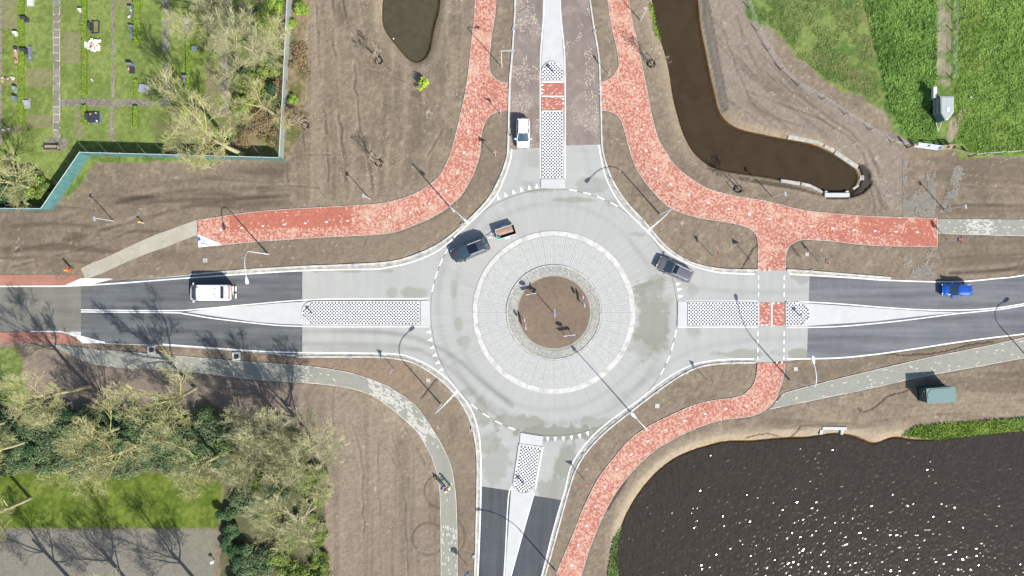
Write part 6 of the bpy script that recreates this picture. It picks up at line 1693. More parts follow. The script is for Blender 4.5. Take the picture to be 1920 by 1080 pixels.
# ------------------------------------------------------------------ vehicles
def paint(name, c, metal=0.35, rough=0.28): return mat(name, c, rough, metal, var=0.03, coat=0.8)
def lerp_tab(tab, x):
    xs = [t[0] for t in tab]; ys = [t[1] for t in tab]; return float(np.interp(x, xs, ys))
def car(px, py, heading, L_, W_, H_, pm_, label, style='hatch', rails=None, sunroof=False, roofglass=None, group='cars on the roundabout and its roads', name='car'):
    x, y = W(px, py)
    root = empty(name, (x, y, 0.025), math.radians(heading), label, 'van' if style == 'van' else 'car', group)
    hl = L_ / 2; hw = W_ / 2
    belt = {'hatch': 0.60, 'suv': 0.62, 'estate': 0.60, 'van': 0.52}[style] * H_
    ws_b, rf_f, rf_r, rw_b = {'hatch': (0.50, 0.06, -0.80, -0.94), 'suv': (0.52, 0.12, -0.74, -0.93), 'estate': (0.54, 0.16, -0.86, -0.96), 'van': (0.83, 0.46, -0.97, -0.985)}[style]
    ws_b *= hl; rf_f *= hl; rf_r *= hl; rw_b *= hl
    hood_front = {'hatch': 0.50, 'suv': 0.56, 'estate': 0.50, 'van': 0.42}[style] * H_
    # lower body loft
    st = []
    N_ = 22
    for i in range(N_ + 1):
        f = -1 + 2 * i / N_; X = f * hl
        e = abs(f) ** (9 if style == 'van' else 6); wv = hw * (1 - 0.16 * e) * (0.97 if f > 0.6 else 1.0)
        if abs(f) > 0.97: wv *= 0.93
        if X > ws_b: zt = belt + (hood_front - belt) * ((X - ws_b) / (hl - ws_b)) ** 1.7
        else: zt = belt
        if f > 0.955: zt *= 0.86
        if f < -0.975: zt *= 0.90
        zb = 0.20 + (0.10 * max(0, abs(f) - 0.8) / 0.2)
        ring = [(wv * .78, zb), (wv * .97, zb + .10), (wv, zb + (zt - zb) * .55), (wv * .985, zt - .10), (wv * .90, zt - .015), (wv * .5, zt + (.03 if X > ws_b else 0)), (0, zt + (.045 if X > ws_b else 0))]
        ring = ring + [(-a, b_) for a, b_ in ring[-2::-1]]
        st.append([(X, a, b_) for a, b_ in ring])
    m = MB(); n = len(st[0]); V = [p for r_ in st for p in r_]; F = []
    for i in range(N_):
        for k_ in range(n):
            F.append((i * n + k_, i * n + (k_ + 1) % n, (i + 1) * n + (k_ + 1) % n, (i + 1) * n + k_))
    F.append(tuple(range(n))); F.append(tuple(range(N_ * n + n - 1, N_ * n - 1, -1)))
    m.add(V, F); body = m.build('body', pm_, root, smooth=True)
    body.data.validate(); 
    # greenhouse
    wb = hw * .90; wr = hw * (.90 if style == 'van' else .70)
    zb, zr = belt - .03, H_ - .05
    def across(X, wv, z, bow, n_=7):
        return [(X + bow * (1 - (2 * k_ / (n_ - 1) - 1) ** 2), wv * (1 - 2 * k_ / (n_ - 1)), z) for k_ in range(n_)]
    a = across(ws_b, wb * .97, zb + .03, 0.16); b_ = across(rf_f, wr, zr, 0.12)
    def strip(nm, A_, B_, material, par=root, sm=True):
        m = MB(); n_ = len(A_); m.add(A_ + B_, [(k_, k_ + 1, k_ + 1 + n_, k_ + n_) for k_ in range(n_ - 1)]); return m.build(nm, material, par, smooth=sm)
    strip('windshield', a, b_, M['glass'])
    c = across(rw_b, wb * .93, zb + .05, -0.08); d = across(rf_r, wr * .97, zr, -0.08)
    strip('rear_window', d, c, M['glass'] if style != 'van' else pm_)
    for s_ in (1, -1):
        bot = [(ws_b, s_ * wb, zb), ((ws_b + rw_b) / 2, s_ * wb * 1.01, zb), (rw_b, s_ * wb * .94, zb)]
        top = [(rf_f, s_ * wr, zr), ((rf_f + rf_r) / 2, s_ * wr * 1.01, zr), (rf_r, s_ * wr * .97, zr)]
        if style == 'van':
            strip('side_wall', bot, top, pm_, sm=False)
            m = MB(); zq = (zb + zr) / 2
            m.add([(ws_b - .10, s_ * (wb * .99 + .01), zb + .05), (ws_b - 1.15, s_ * (wb * 1.0 + .01), zb + .05), (ws_b - 1.15, s_ * (wr + .012), zr - .35), (rf_f - .05, s_ * (wr + .012), zr - .35)], [(0, 1, 2, 3)]); m.build('side_window', M['glass'], root)
        else:
            strip('side_window', bot, top, M['glass'], sm=False)
        for (p, q, r_) in (((ws_b, s_ * wb * .98, zb), (rf_f, s_ * wr * 1.0, zr + .01), .045), ((rw_b, s_ * wb * .935, zb), (rf_r, s_ * wr * .97, zr + .01), .07), (((ws_b + rw_b) / 2, s_ * wb * 1.0, zb), ((rf_f + rf_r) / 2, s_ * wr * 1.005, zr), .035)):
            if style == 'van': continue
            m = MB(); m.tube([p, q], r_, 6); m.build('pillar', pm_, root)
        # mirrors
        m = MB(); m.box(ws_b - .12, s_ * (hw + .10), belt + .08, .16, .24, .15, s_ * .15); m.build('mirror', pm_ if style != 'suv' else M['dark'], root)
        # lights
        m = MB(); hx = hl * .93; m.add([(hl * .985, s_ * hw * .55, hood_front * .80), (hl * .90, s_ * hw * .93, hood_front * .86), (hl * .80, s_ * hw * .95, hood_front * .99 + .02), (hl * .93, s_ * hw * .62, hood_front * .97 + .015)], [(0, 1, 2, 3)] if s_ > 0 else [(3, 2, 1, 0)])
        m.box(hl * .955, s_ * hw * .70, hood_front * .83, .10, .30, .10, -s_ * .5); m.build('headlight', M['lens'], root)
        m = MB(); m.box(-hl * .965, s_ * hw * .74, belt * .90, .10, .20, .20 if style != 'van' else .5, s_ * .15); m.build('taillight', M['tail'], root)
        if rails:
            m = MB(); m.tube([(rf_f - .15, s_ * wr * .93, H_), (rf_f - .35, s_ * wr * .95, H_ + .05), (rf_r + .35, s_ * wr * .93, H_ + .05), (rf_r + .15, s_ * wr * .92, H_ - .01)], .03, 6); m.build('roof_rail', rails, root)
        for X in (hl * .62, -hl * .60):
            m = MB(); m.tube([(X, s_ * (hw - .20), .33), (X, s_ * (hw - .01), .33)], .33, 16); wh_ = m.build('wheel', M['black'], root)
            m = MB(); m.tube([(X, s_ * (hw - .05), .33), (X, s_ * (hw + .0), .33)], .20, 12); m.build('rim', M['steel'], wh_)
    # roof panel
    V = []; nu, nv = 8, 6
    for i in range(nu + 1):
        f = i / nu; X0 = rf_r + (rf_f - rf_r) * f
        for k_ in range(nv + 1):
            g = 2 * k_ / nv - 1; bow = (0.12 * (1 - g * g)) * (f ** 2) - 0.08 * (1 - g * g) * ((1 - f) ** 2)
            V.append((X0 + bow, -g * wr * 1.01 * (0.97 + .03 * f), zr + .06 * (1 - g ** 4) * (1 - (2 * f - 1) ** 6 * .7)))
    F = [(i * (nv + 1) + k_, (i + 1) * (nv + 1) + k_, (i + 1) * (nv + 1) + k_ + 1, i * (nv + 1) + k_ + 1) for i in range(nu) for k_ in range(nv)]
    m = MB(); m.add(V, F); rf = m.build('roof', pm_, root, smooth=True)
    if rf.data.polygons[0].normal.z < 0: rf.data.flip_normals()
    if sunroof:
        m = MB(); m.box((rf_f + rf_r) / 2 + .42, 0, H_ + .015, 1.15, wr * 1.45, .03); m.build('sunroof', M['roof_glass'], root)
    if style == 'estate':
        m = MB(); m.box(rf_f - .32, 0, H_ + .012, .45, wr * 1.65, .02); m.build('sunroof', M['roof_glass'], root)
    m = MB(); m.tube([(rf_r + .3, 0, H_), (rf_r + .22, 0, H_ + .10)], .035, 6); m.build('aerial', M['dark'], root)
    m = MB(); m.box(-hl - .01, 0, .62, .02, .52, .12); m.build('number_plate', M['yellow'], root)
    m = MB(); m.box(ws_b + .10, 0, belt + .045, .10, hw * 1.45, .02); m.build('wiper_cowl', M['dark'], root)
    m = MB(); m.box(hl * .985, 0, .42, .06, hw * 1.1, .16); m.build('grille', M['dark'], root)
    if style == 'van':
        m = MB(); m.box(-hl * .985 + .62, 0, H_ + .03, .36, W_ * .72, .06); m.build('roof_panel', M['dark'], root)
        m = MB(); m.box(-hl - .012, 0, H_ * .80, .03, W_ * .80, .30); m.build('rear_stripe', M['pinkred'], root)
        for (X, Y) in ((hl * .42, -.62), (-.95, .28), (-1.2, .55), (-1.05, -.5)):
            m = MB(); m.tube([(X, Y, H_), (X, Y, H_ + .08)], .06, 8); m.build('roof_vent', M['dark'], root)
        for s_ in (-.45, .45):
            m = MB(); m.box(-hl - .30, s_, .45, .14, .62, .05); m.build('rear_step', M['sign_white'], root)
        m = MB(); m.box(-hl - .14, 0, .45, .25, .12, .05); m.build('step_bracket', M['dark'], root)
    return root
M['roof_glass'] = mat('dark_roof_glass', (0.008, 0.014, 0.03), 0.25, spec=0.4, var=0.05)
M['pinkred'] = mat('warning_stripe_red', (0.70, 0.10, 0.14), 0.4)
P_white = paint('white_car_paint', (0.78, 0.79, 0.80), 0.0, 0.25); P_dark = paint('graphite_car_paint', (0.075, 0.082, 0.095), 0.4); P_grey = paint('warm_grey_car_paint', (0.20, 0.19, 0.20), 0.4); P_blue = paint('bright_blue_car_paint', (0.010, 0.095, 0.48), 0.25)
car(980.5, 251.5, -90, 3.75, 1.68, 1.5, P_white, 'small white hatchback driving down the brown northern road', 'hatch')
car(883, 469, 202, 4.75, 1.92, 1.7, P_dark, 'dark grey car with a glass roof towing a small trailer', 'suv', rails=M['galv'], sunroof=True)
car(1263, 506, 155, 4.55, 1.80, 1.5, P_grey, 'warm grey estate car with silver roof rails leaving the ring', 'estate', rails=M['galv'])
car(1787, 543.5, 180, 3.55, 1.58, 1.45, P_blue, 'small bright blue car on the eastern road', 'hatch')
car(402, 548.5, 180, 5.15, 2.0, 2.35, P_white, 'white van with a red rear stripe on the western road', 'van', name='van', group=None)

# open box trailer
b = W3(948, 436); root = empty('box_trailer', (b.x, b.y, 0.03), math.radians(17.5), 'open box trailer loaded with brown soil behind the dark car', 'trailer')
w2, l2 = 0.62, 1.2; za, zb_ = 0.45, 0.95
m = MB(); m.box(0, 0, za, 2 * l2, 2 * w2, 0.06); m.build('floor_panel', M['dark'], root)
for (cx, cy, sx, sy) in ((0, w2, 2 * l2, .04), (0, -w2, 2 * l2, .04)):
    m = MB(); m.box(cx, cy, (za + zb_) / 2 + .05, sx, sy, zb_ - za + .1); m.build('side_board', M['galv'], root)
for (cx, sx) in ((l2 - .02, .04), (-l2 + .02, .04)):
    m = MB(); m.box(cx, 0, (za + zb_) / 2 + .05, sx, 2 * w2 - .05, zb_ - za + .1); m.build('end_board', M['dark'] if cx > 0 else M['galv'], root)
m = MB(); V = []; nu, nv = 8, 5
for i in range(nu + 1):
    for k_ in range(nv + 1):
        V.append((-l2 + .06 + (2 * l2 - .3) * i / nu, -w2 * .35 + (w2 * 1.3) * k_ / nv, za + .25 + .18 * math.sin(math.pi * k_ / nv) + random.uniform(-.03, .03)))
F = [(i * (nv + 1) + k_, (i + 1) * (nv + 1) + k_, (i + 1) * (nv + 1) + k_ + 1, i * (nv + 1) + k_ + 1) for i in range(nu) for k_ in range(nv)]
m.add(V, F); m.build('load', M['soil_load'], root, smooth=True)
m = MB(); m.tube([(-l2, w2 * .7, .42), (-l2 - .9, 0, .42)], .035, 6); m.tube([(-l2, -w2 * .7, .42), (-l2 - .9, 0, .42)], .035, 6); m.tube([(-l2 - .85, 0, .42), (-l2 - 1.15, 0, .45)], .045, 6); m.build('drawbar', M['galv'], root)
for s_ in (1, -1):
    m = MB(); m.tube([(0, s_ * (w2 + .06), .28), (0, s_ * (w2 + .22), .28)], .27, 14); wh_ = m.build('wheel', M['black'], root)
    m = MB(); m.box(0, s_ * (w2 + .14), .60, .62, .20, .04); m.build('mudguard', M['sign_white'], root)
    m = MB(); m.box(l2 + .03, s_ * (w2 - .1), .45, .04, .14, .1); m.build('taillight', M['tail'], root)
M['rag'] = mat('green_tarpaulin', (0.02, 0.28, 0.17), 0.6)
m = MB(); m.add([(-l2 + .05, -w2 + .08, zb_ + .02), (-l2 + .42, -w2 + .05, zb_ - .05), (-l2 + .38, -w2 + .42, zb_ - .03), (-l2 + .05, -w2 + .48, zb_ + .0), (-l2 + .2, -w2 + .25, zb_ + .10)], [(0, 1, 4), (1, 2, 4), (2, 3, 4), (3, 0, 4)]); o = m.build('tarpaulin', M['rag']); 
o.location = root.location; o.rotation_euler = root.rotation_euler; tag(o, 'crumpled green cloth in the front corner of the soil trailer', 'cloth')

# livestock trailer
M['lt_roof'] = mat('trailer_grp_roof', (0.38, 0.41, 0.40), 0.5, var=0.06); M['lt_side'] = mat('trailer_teal_side', (0.10, 0.17, 0.18), 0.5, var=0.1)
hh_ = 2.15
def LT(px, py, z): x, y = W(px, py, hh_); return (x, y, z)
root = empty('livestock_trailer', (0, 0, 0), 0, 'pale roofed livestock trailer with a pointed nose parked on the meadow', 'trailer')
outl = [(1764, 181), (1788, 181), (1788, 210), (1778, 224), (1773, 225), (1765, 211)]
m = MB(); pr = [LT(p[0], p[1], 0)[:2] for p in outl]; m.prism(pr, 0.45, hh_ - .12); m.build('body', M['lt_side'], root)
m = MB(); cxm = sum(p[0] for p in pr) / 6; cym = sum(p[1] for p in pr) / 6
o1 = [(cxm + (p[0] - cxm) * 1.04, cym + (p[1] - cym) * 1.03) for p in pr]; i1 = [(cxm + (p[0] - cxm) * .86, cym + (p[1] - cym) * .90) for p in pr]
n = 6; V = [(*p, hh_ - .14) for p in o1] + [(*p, hh_ - .04) for p in o1] + [(*p, hh_ + .03) for p in i1]
F = [(i, (i + 1) % n, (i + 1) % n + n, i + n) for i in range(n)] + [(i + n, (i + 1) % n + n, (i + 1) % n + 2 * n, i + 2 * n) for i in range(n)] + [tuple(range(2 * n, 3 * n))]
m.add(V, F); o = m.build('roof', M['lt_roof'], root)
import bmesh
bm = bmesh.new(); bm.from_mesh(o.data); bmesh.ops.recalc_face_normals(bm, faces=bm.faces); bm.to_mesh(o.data); bm.free()
m = MB(); c_ = LT(1777, 205, 0); m.box(c_[0], c_[1], hh_ + .05, .35, .5, .06); m.build('roof_vent', M['lamp_head'], root)
for i in range(9):
    f = i / 8; a_ = LT(1764, 183 + 27 * f, 0); m = MB(); m.box(a_[0] - .03, a_[1], 1.2, .05, .06, 1.4); m.build('side_rib', M['lt_roof'], root)
for z in (0.8, 1.5):
    a_ = LT(1763.5, 182, z); b2 = LT(1763.5, 211, z); m = MB(); m.tube([a_, b2], .03, 5); m.build('side_rail', M['galv'], root)
a_ = LT(1776, 225, 0.5); m = MB(); m.tube([(a_[0] + .3, a_[1] + .1, .5), (a_[0] - .1, a_[1] - 1.0, .45)], .04, 6); m.tube([(a_[0] - .4, a_[1] + .1, .5), (a_[0] - .1, a_[1] - 1.0, .45)], .04, 6); m.build('drawbar', M['galv'], root)
for px in (1763, 1789):
    for py in (195, 203):
        a_ = LT(px, py, 0); m = MB(); m.tube([(a_[0] - .1, a_[1], .3), (a_[0] + .1, a_[1], .3)], .28, 12); m.build('wheel', M['black'], root)
a_ = W3(1752, 163, 1.9); b2 = W3(1756, 183, 1.9)
m = MB(); m.box(*W(1753, 173, 1.6), 1.6, 0.35, 1.35, 0.05, 0.0); m.box(*W(1755.5, 173, 1.5), 1.05, 0.05, 1.35, 1.1); m.build('rear_door', M['lamp_head'], root)

# green electricity kiosk
zz = 2.1
c = W(1765, 741, zz); root = empty('electricity_kiosk', (*c, 0), math.radians(4), 'green metal electricity kiosk below the south-eastern footpath', 'kiosk')
m = MB(); m.box(0, 0, 1.0, 3.35, 1.68, 2.0); m.build('cabinet_wall', M['kiosk_dark'], root)
m = MB(); m.box(0, 0, zz - .05, 3.55, 1.86, 0.10)
for v in (): pass
rf = m.build('roof', M['kiosk'], root)
m = MB(); hx, hy, r_ = 1.66, .80, .45
oct_ = [(hx - r_, -hy), (hx, -hy + r_), (hx, hy - r_), (hx - r_, hy), (-hx + r_, hy), (-hx, hy - r_), (-hx, -hy + r_), (-hx + r_, -hy)]
m.prism(oct_, zz, zz + .05); m.build('roof_cap', M['kiosk'], rf)
m = MB(); m.box(0, 0, 0.05, 3.5, 1.85, .14); m.build('plinth', M['dark'], root)
for i, yy in enumerate((-.4, .4)):
    m = MB(); m.box(-1.69, yy, 1.05, .03, .72, 1.7); d_ = m.build('door', M['kiosk_dark'], root); m = MB(); m.box(-1.72, yy * .3, 1.1, .05, .05, .2); m.build('handle', M['galv'], d_)
m = MB(); m.box(-1.735, .5, 1.5, .02, .22, .25); m.build('warning_plate', M['yellow'], root)

# ------------------------------------------------------------------ concrete along the ditch and lake
def slab_thing(name, corners, z, th, label, cat, material=None, holes=()):
    m = MB(); m.prism([W(*c_) for c_ in corners], z - th, z)
    o = m.build(name, material or M['old_conc'])
    bm = bmesh.new(); bm.from_mesh(o.data); bmesh.ops.bevel(bm, geom=bm.edges[:], offset=0.025, segments=1, affect='EDGES'); bm.to_mesh(o.data); bm.free()
    tag(o, label, cat, 'concrete slabs edging the brown ditch')
    return o
Z_ = -0.12
slab_thing('concrete_slab', [(1480, 251), (1505, 254), (1536, 261), (1536, 269), (1505, 264.5), (1477, 259.5)], Z_, .35, 'longest pale concrete slab on the upper bank of the ditch', 'slab')
slab_thing('concrete_slab', [(1538, 262), (1545, 267), (1542, 273), (1535, 270)], Z_, .35, 'tiny broken concrete piece at the bend of the upper bank', 'slab')
slab_thing('concrete_slab', [(1551, 269), (1567, 279), (1563, 286), (1546, 275)], Z_, .35, 'short concrete slab with a dark hole after the bend of the upper bank', 'slab')
slab_thing('concrete_slab', [(1569, 281), (1611.5, 309.5), (1607, 316.5), (1565, 288)], Z_, .35, 'long slanting concrete slab near the closed end of the ditch', 'slab')
slab_thing('concrete_slab', [(1614, 328), (1622, 328), (1622, 337), (1613, 337)], Z_ - .1, .3, 'square concrete block at the rounded end of the ditch', 'slab')
slab_thing('concrete_slab', [(1600, 352), (1611, 345), (1613.5, 348), (1603, 355.5)], Z_ - .15, .3, 'small shaded concrete block by the headwall', 'slab')
slab_thing('concrete_slab', [(1465, 335), (1502, 340.5), (1500, 347), (1465, 341)], Z_, .35, 'pale concrete slab on the lower bank of the ditch', 'slab')
slab_thing('concrete_slab', [(1504, 341), (1520, 345), (1538, 354), (1546, 360), (1542, 362), (1520, 351), (1503, 346.5)], Z_, .35, 'curving concrete slab ending at the headwall', 'slab')
root = empty('headwall', (0, 0, 0), 0, 'white concrete headwall closing the lower bank of the ditch', 'headwall')
m = MB(); m.prism([W(*c_) for c_ in ((1546, 362), (1592, 362), (1592, 369.5), (1546, 369.5))], -1.2, 0.15); m.build('crest', M['white_conc'], root)
for px in (1546.5, 1586):
    m = MB(); m.prism([W(*c_) for c_ in ((px, 358), (px + 5, 358), (px + 5, 361.8), (px, 361.8))], -1.2, 0.05); m.build('wing', M['kerb'], root)
root = empty('culvert_headwall', (0, 0, 0), 0, 'white concrete culvert mouth on the upper shore of the lake', 'headwall')
m = MB(); m.prism([W(*c_) for c_ in ((1542, 800), (1587, 800.5), (1587, 806), (1542, 805.5))], -1.0, 0.10); m.build('crest', M['white_conc'], root)
for a_ in (1538, 1577):
    m = MB(); m.prism([W(*c_) for c_ in ((a_, 806.2), (a_ + 6, 806.2), (a_ + 4, 815), (a_ - 1 if a_ < 1550 else a_ - 0.5, 815))], -1.0, 0.0); m.build('wing', M['white_conc'], root)

# square pits beside the western road
for px, py, lb in ((284.5, 656, 'square concrete pit with a dark grate, left of the two below the western road'), (443.5, 668, 'square concrete pit with a dark grate, right of the two below the western road')):
    root = empty('drain_pit', (*W(px, py), 0), math.radians(2), lb, 'drain', 'square drain pits')
    for (cx, cy, sx, sy) in ((0, .40, 1.0, .2), (0, -.40, 1.0, .2), (-.40, 0, .2, .59), (.40, 0, .2, .59)):
        m = MB(); m.box(cx, cy, .02, sx, sy, .22); m.build('frame_stone', M['kerb'], root)
    m = MB()
    m.box(0, 0, .0, .58, .58, .10); m.build('grate', M['dark'], root)
for px, py, lb, s_ in ((1232, 761, 'grey square utility cover between the southern curve and the red path', .55), (385, 488, 'pale square cover on the soil beneath the western red path', .55), (1492, 692, 'faint grey square cover on the verge beside the curved lamp', .5), (803, 713, 'faint pale square cover on the south-western verge', .5), (1513, 477, 'pale square cover near the round sign right of the red branch', .45)):
    m = MB(); m.box(*W(px, py), gz(*W(px, py)) + .03, s_, s_, .06); o = m.build('utility_cover', M['edging']); tag(o, lb, 'cover')
# gullies in the kerb
GL = ['in the kerb above the pale square cover side, north-west arm', 'in the north-west kerb before the bend', 'in the north-west kerb by the lamp head near the dark car', 'in the north-west kerb above the give-way triangles', 'in the kerb left of the white hatchback', 'in the kerb near the top right of the northern road', 'in the kerb near the top left of the northern road', 'in the north-east kerb under the lamp shadow', 'in the north-east kerb beside the tall lamp', 'in the north-east kerb above the grey estate car', 'in the north-east kerb before the red path', 'in the kerb just right of the red path branch', 'in the south-east kerb by the triangle sign shadow', 'in the kerb left of the lower red path mouth', 'at the start of the south-west kerb', 'in the south-west kerb under the lamp shadow', 'in the south-west kerb by the lamp head', 'in the south-west kerb near the southern arm', 'in the kerb left of the southern asphalt', 'in the south-east kerb beside the southern arm', 'in the south-east kerb before the tall lamp', 'in the kerb at the right red path mouth, northern road']
for gi, (px, py, a_) in enumerate(((662, 497, 0), (787.5, 475.5, 25), (867, 421, 45), (938, 334, 65), (953.5, 252, 90), (1115, 59, 80), (963, 55, 95), (1146, 336, -65), (1207, 415, -50), (1286, 488, -25), (1374, 506.5, -3), (1520, 509, -5), (1287, 699, 25), (1374, 680.5, 2), (658, 669.5, 0), (789, 686, -25), (854, 741, -50), (886, 805, -75), (888.5, 1043, 88), (1095, 852, 48), (1232, 735, 37), (1130, 190, 90))):
    root = empty('kerb_gully', (*W(px, py), 0.11), math.radians(a_), 'small iron gully ' + GL[gi], 'drain', 'kerb gullies')
    m = MB(); m.box(0, 0, 0, .42, .34, .10); m.build('frame', M['steel'], root)
    m = MB(); m.box(0, 0, .052, .26, .14, .02); m.build('grate', M['sign_back'], root)

# ------------------------------------------------------------------ people
def person(px, py, facing, label, jacket, trousers, hat=None, hair=(0.05, 0.03, 0.02), pose='stand', hgt=1.76, group=None, strip=True):
    s_ = hgt / 1.76
    V = {}; order = []
    def v(nm, p, r): V[nm] = len(order); order.append((p, r)); 
    # local: x forward, y left
    fwd = 0.12 if pose == 'walk' else 0.03
    v('pel', (0, 0, .95), (.15, .115)); v('wst', (0, 0, 1.10), (.145, .11)); v('chs', (.01, 0, 1.30), (.175, .125)); v('shl', (0, 0, 1.45), (.12, .09)); v('nek', (.01, 0, 1.53), (.055, .055)); v('hd0', (.02, 0, 1.60), (.085, .085)); v('hd1', (.025, 0, 1.69), (.092, .10))
    E = [('pel', 'wst'), ('wst', 'chs'), ('chs', 'shl'), ('shl', 'nek'), ('nek', 'hd0'), ('hd0', 'hd1')]
    for sd, t in (('l', 1), ('r', -1)):
        st = t * fwd
        v('hip' + sd, (0, t * .10, .90), (.095, .095)); v('kne' + sd, (st * .6 + .03, t * .11, .50), (.065, .065)); v('ank' + sd, (st, t * .12, .10), (.045, .045)); v('toe' + sd, (st + .17, t * .14, .045), (.04, .035))
        E += [('pel', 'hip' + sd), ('hip' + sd, 'kne' + sd), ('kne' + sd, 'ank' + sd), ('ank' + sd, 'toe' + sd)]
        v('sho' + sd, (0, t * .19, 1.43), (.065, .065)); 
        if pose == 'talk': el, wr = (.10, t * .27, 1.17), (.33, t * .16, 1.12)
        elif pose == 'walk': el, wr = (-st * .5, t * .26, 1.16), (-st * 1.2 + .12, t * .25, .93)
        else: el, wr = (-.02, t * .27, 1.15), (.10, t * .26, .92)
        v('elb' + sd, el, (.048, .048)); v('wri' + sd, wr, (.030, .032))
        E += [('shl', 'sho' + sd), ('sho' + sd, 'elb' + sd), ('elb' + sd, 'wri' + sd)]
        d = (Vector(wr) - Vector(el)).normalized(); pal = Vector(wr) + d * .08
        v('pal' + sd, tuple(pal), (.036, .022)); E.append(('wri' + sd, 'pal' + sd))
    me = bpy.data.meshes.new('body'); me.from_pydata([tuple(c * s_ for c in p) for p, _ in order], [(V[a], V[b_]) for a, b_ in E], [])
    o = bpy.data.objects.new('tmp_body', me); COL.objects.link(o)
    md = o.modifiers.new('s', 'SKIN'); me.skin_vertices[0].data[0].use_root = True
    for i, (_, r) in enumerate(order): me.skin_vertices[0].data[i].radius = (r[0] * s_, r[1] * s_)
    sb = o.modifiers.new('b', 'SUBSURF'); sb.levels = 1; sb.render_levels = 1
    dg = bpy.context.evaluated_depsgraph_get(); ev = o.evaluated_get(dg); nm = bpy.data.meshes.new_from_object(ev)
    COL.objects.unlink(o); bpy.data.objects.remove(o)
    for q in (jacket, trousers, M['skin'], M['black']): nm.materials.append(q)
    mi = []
    for p in nm.polygons:
        z = p.center.z / s_; r_ = math.hypot(p.center.x, p.center.y) / s_
        hand = any((Vector(order[V['wri' + sd]][0]) * s_ - p.center).length < .075 * s_ or (Vector(order[V['pal' + sd]][0]) * s_ - p.center).length < .075 * s_ for sd in 'lr')
        mi.append(3 if z < .10 else 2 if (z > 1.505 or hand) else 1 if z < .93 else 0)
    nm.polygons.foreach_set('material_index', mi); nm.polygons.foreach_set('use_smooth', [True] * len(mi))
    nm.name = 'body'
    x, y = W(px, py)
    root = empty('person', (x, y, max(gz(x, y), .05)), math.radians(facing), label, 'person', group)
    link('body', nm, root)
    # fingers and thumbs, rooted in the palms
    m = MB()
    for sd, t in (('l', 1), ('r', -1)):
        pal = Vector(order[V['pal' + sd]][0]) * s_; wr = Vector(order[V['wri' + sd]][0]) * s_; d = (pal - wr).normalized(); side = d.cross(Vector((0, 0, 1))); side = side.normalized() if side.length > .1 else Vector((0, 1, 0)); dn = d.cross(side).normalized()
        for k_, ln in enumerate((.065, .078, .082, .074)):
            b0 = pal + side * (.028 - .018 * k_) * 1.0 - d * .02; m.tube([b0, b0 + d * ln * .6 + Vector((0, 0, -.006)), b0 + d * ln * 1.1 + Vector((0, 0, -.03))], [.010, .009, .007], 5)
        b0 = pal - d * .045 + side * .03; m.tube([b0, b0 + side * .03 + d * .03, b0 + side * .035 + d * .065], [.012, .010, .008], 5)
    m.build('fingers', M['skin'], root)
    # face
    m = MB(); hz = 1.655 * s_
    m.tube([(.105 * s_, 0, hz + .03), (.135 * s_, 0, hz - .015)], [.012, .018], 5); m.build('nose', M['skin'], root)
    m = MB()
    for t in (1, -1): m.ball(.108 * s_, t * .035, hz + .035, .012, 6, 4)
    m.build('eyes', M['black'], root)
    m = MB()
    for t in (1, -1): m.ball(.015, t * .098 * s_, hz + .01, .028, 6, 4, 1.3)
    m.build('ears', M['skin'], root)
    m = MB(); m.box(.108 * s_, 0, hz - .05, .012, .05, .012); m.build('mouth', M['red'], root)
    if hat:
        m = MB(); nn = 14; V2 = []; F2 = []
        prof = [(.155, 1.72), (.125, 1.725), (.12, 1.77), (.09, 1.82), (.04, 1.845)]
        for (r_, z) in prof:
            for k_ in range(nn): a_ = 2 * math.pi * k_ / nn; V2.append(((r_ * math.cos(a_) + .02) * s_, r_ * math.sin(a_) * s_, z * s_))
        for j in range(4):
            for k_ in range(nn): F2.append((j * nn + k_, j * nn + (k_ + 1) % nn, (j + 1) * nn + (k_ + 1) % nn, (j + 1) * nn + k_))
        F2.append(tuple(4 * nn + k_ for k_ in range(nn))); m.add(V2, F2); m.build('hard_hat', hat, root, smooth=True)
    else:
        m = MB(); m.ball(.0, 0, 1.705 * s_, .108 * s_, 10, 6, .95); m.build('hair', mat('hair', hair, .6), root, smooth=True)
    return root
J_or = mat('hi_vis_orange', (0.85, 0.19, 0.02), .6, var=.05); J_ye = mat('hi_vis_yellow', (0.50, 0.72, 0.05), .6, var=.05); J_bl = mat('blue_jacket', (0.10, 0.12, 0.52), .6, var=.05); J_wh = M['sign_white']
T_or = mat('orange_trousers', (0.80, 0.22, 0.03), .6, var=.05); T_dk = mat('dark_trousers', (0.03, 0.035, 0.05), .7)
person(138, 507, 200, 'person in orange high visibility work clothes beside the bike lane end', J_or, T_or, hat=mat('orange_helmet', (0.85, .28, .03), .4), pose='walk', group=None)
pg = 'people standing together on the footpath'
person(830.5, 909, -45, 'person in a blue jacket on the southern footpath, left of the standing group', J_bl, T_dk, None, pose='talk', group=pg)
person(837.5, 915, 70, 'person in an orange jacket and white helmet, lowest of the group on the footpath', J_or, T_dk, hat=M['sign_white'], pose='talk', group=pg)
person(844, 909, 190, 'person in a yellow green jacket, right of the group on the footpath', J_ye, T_dk, hat=M['sign_white'], pose='talk', group=pg)

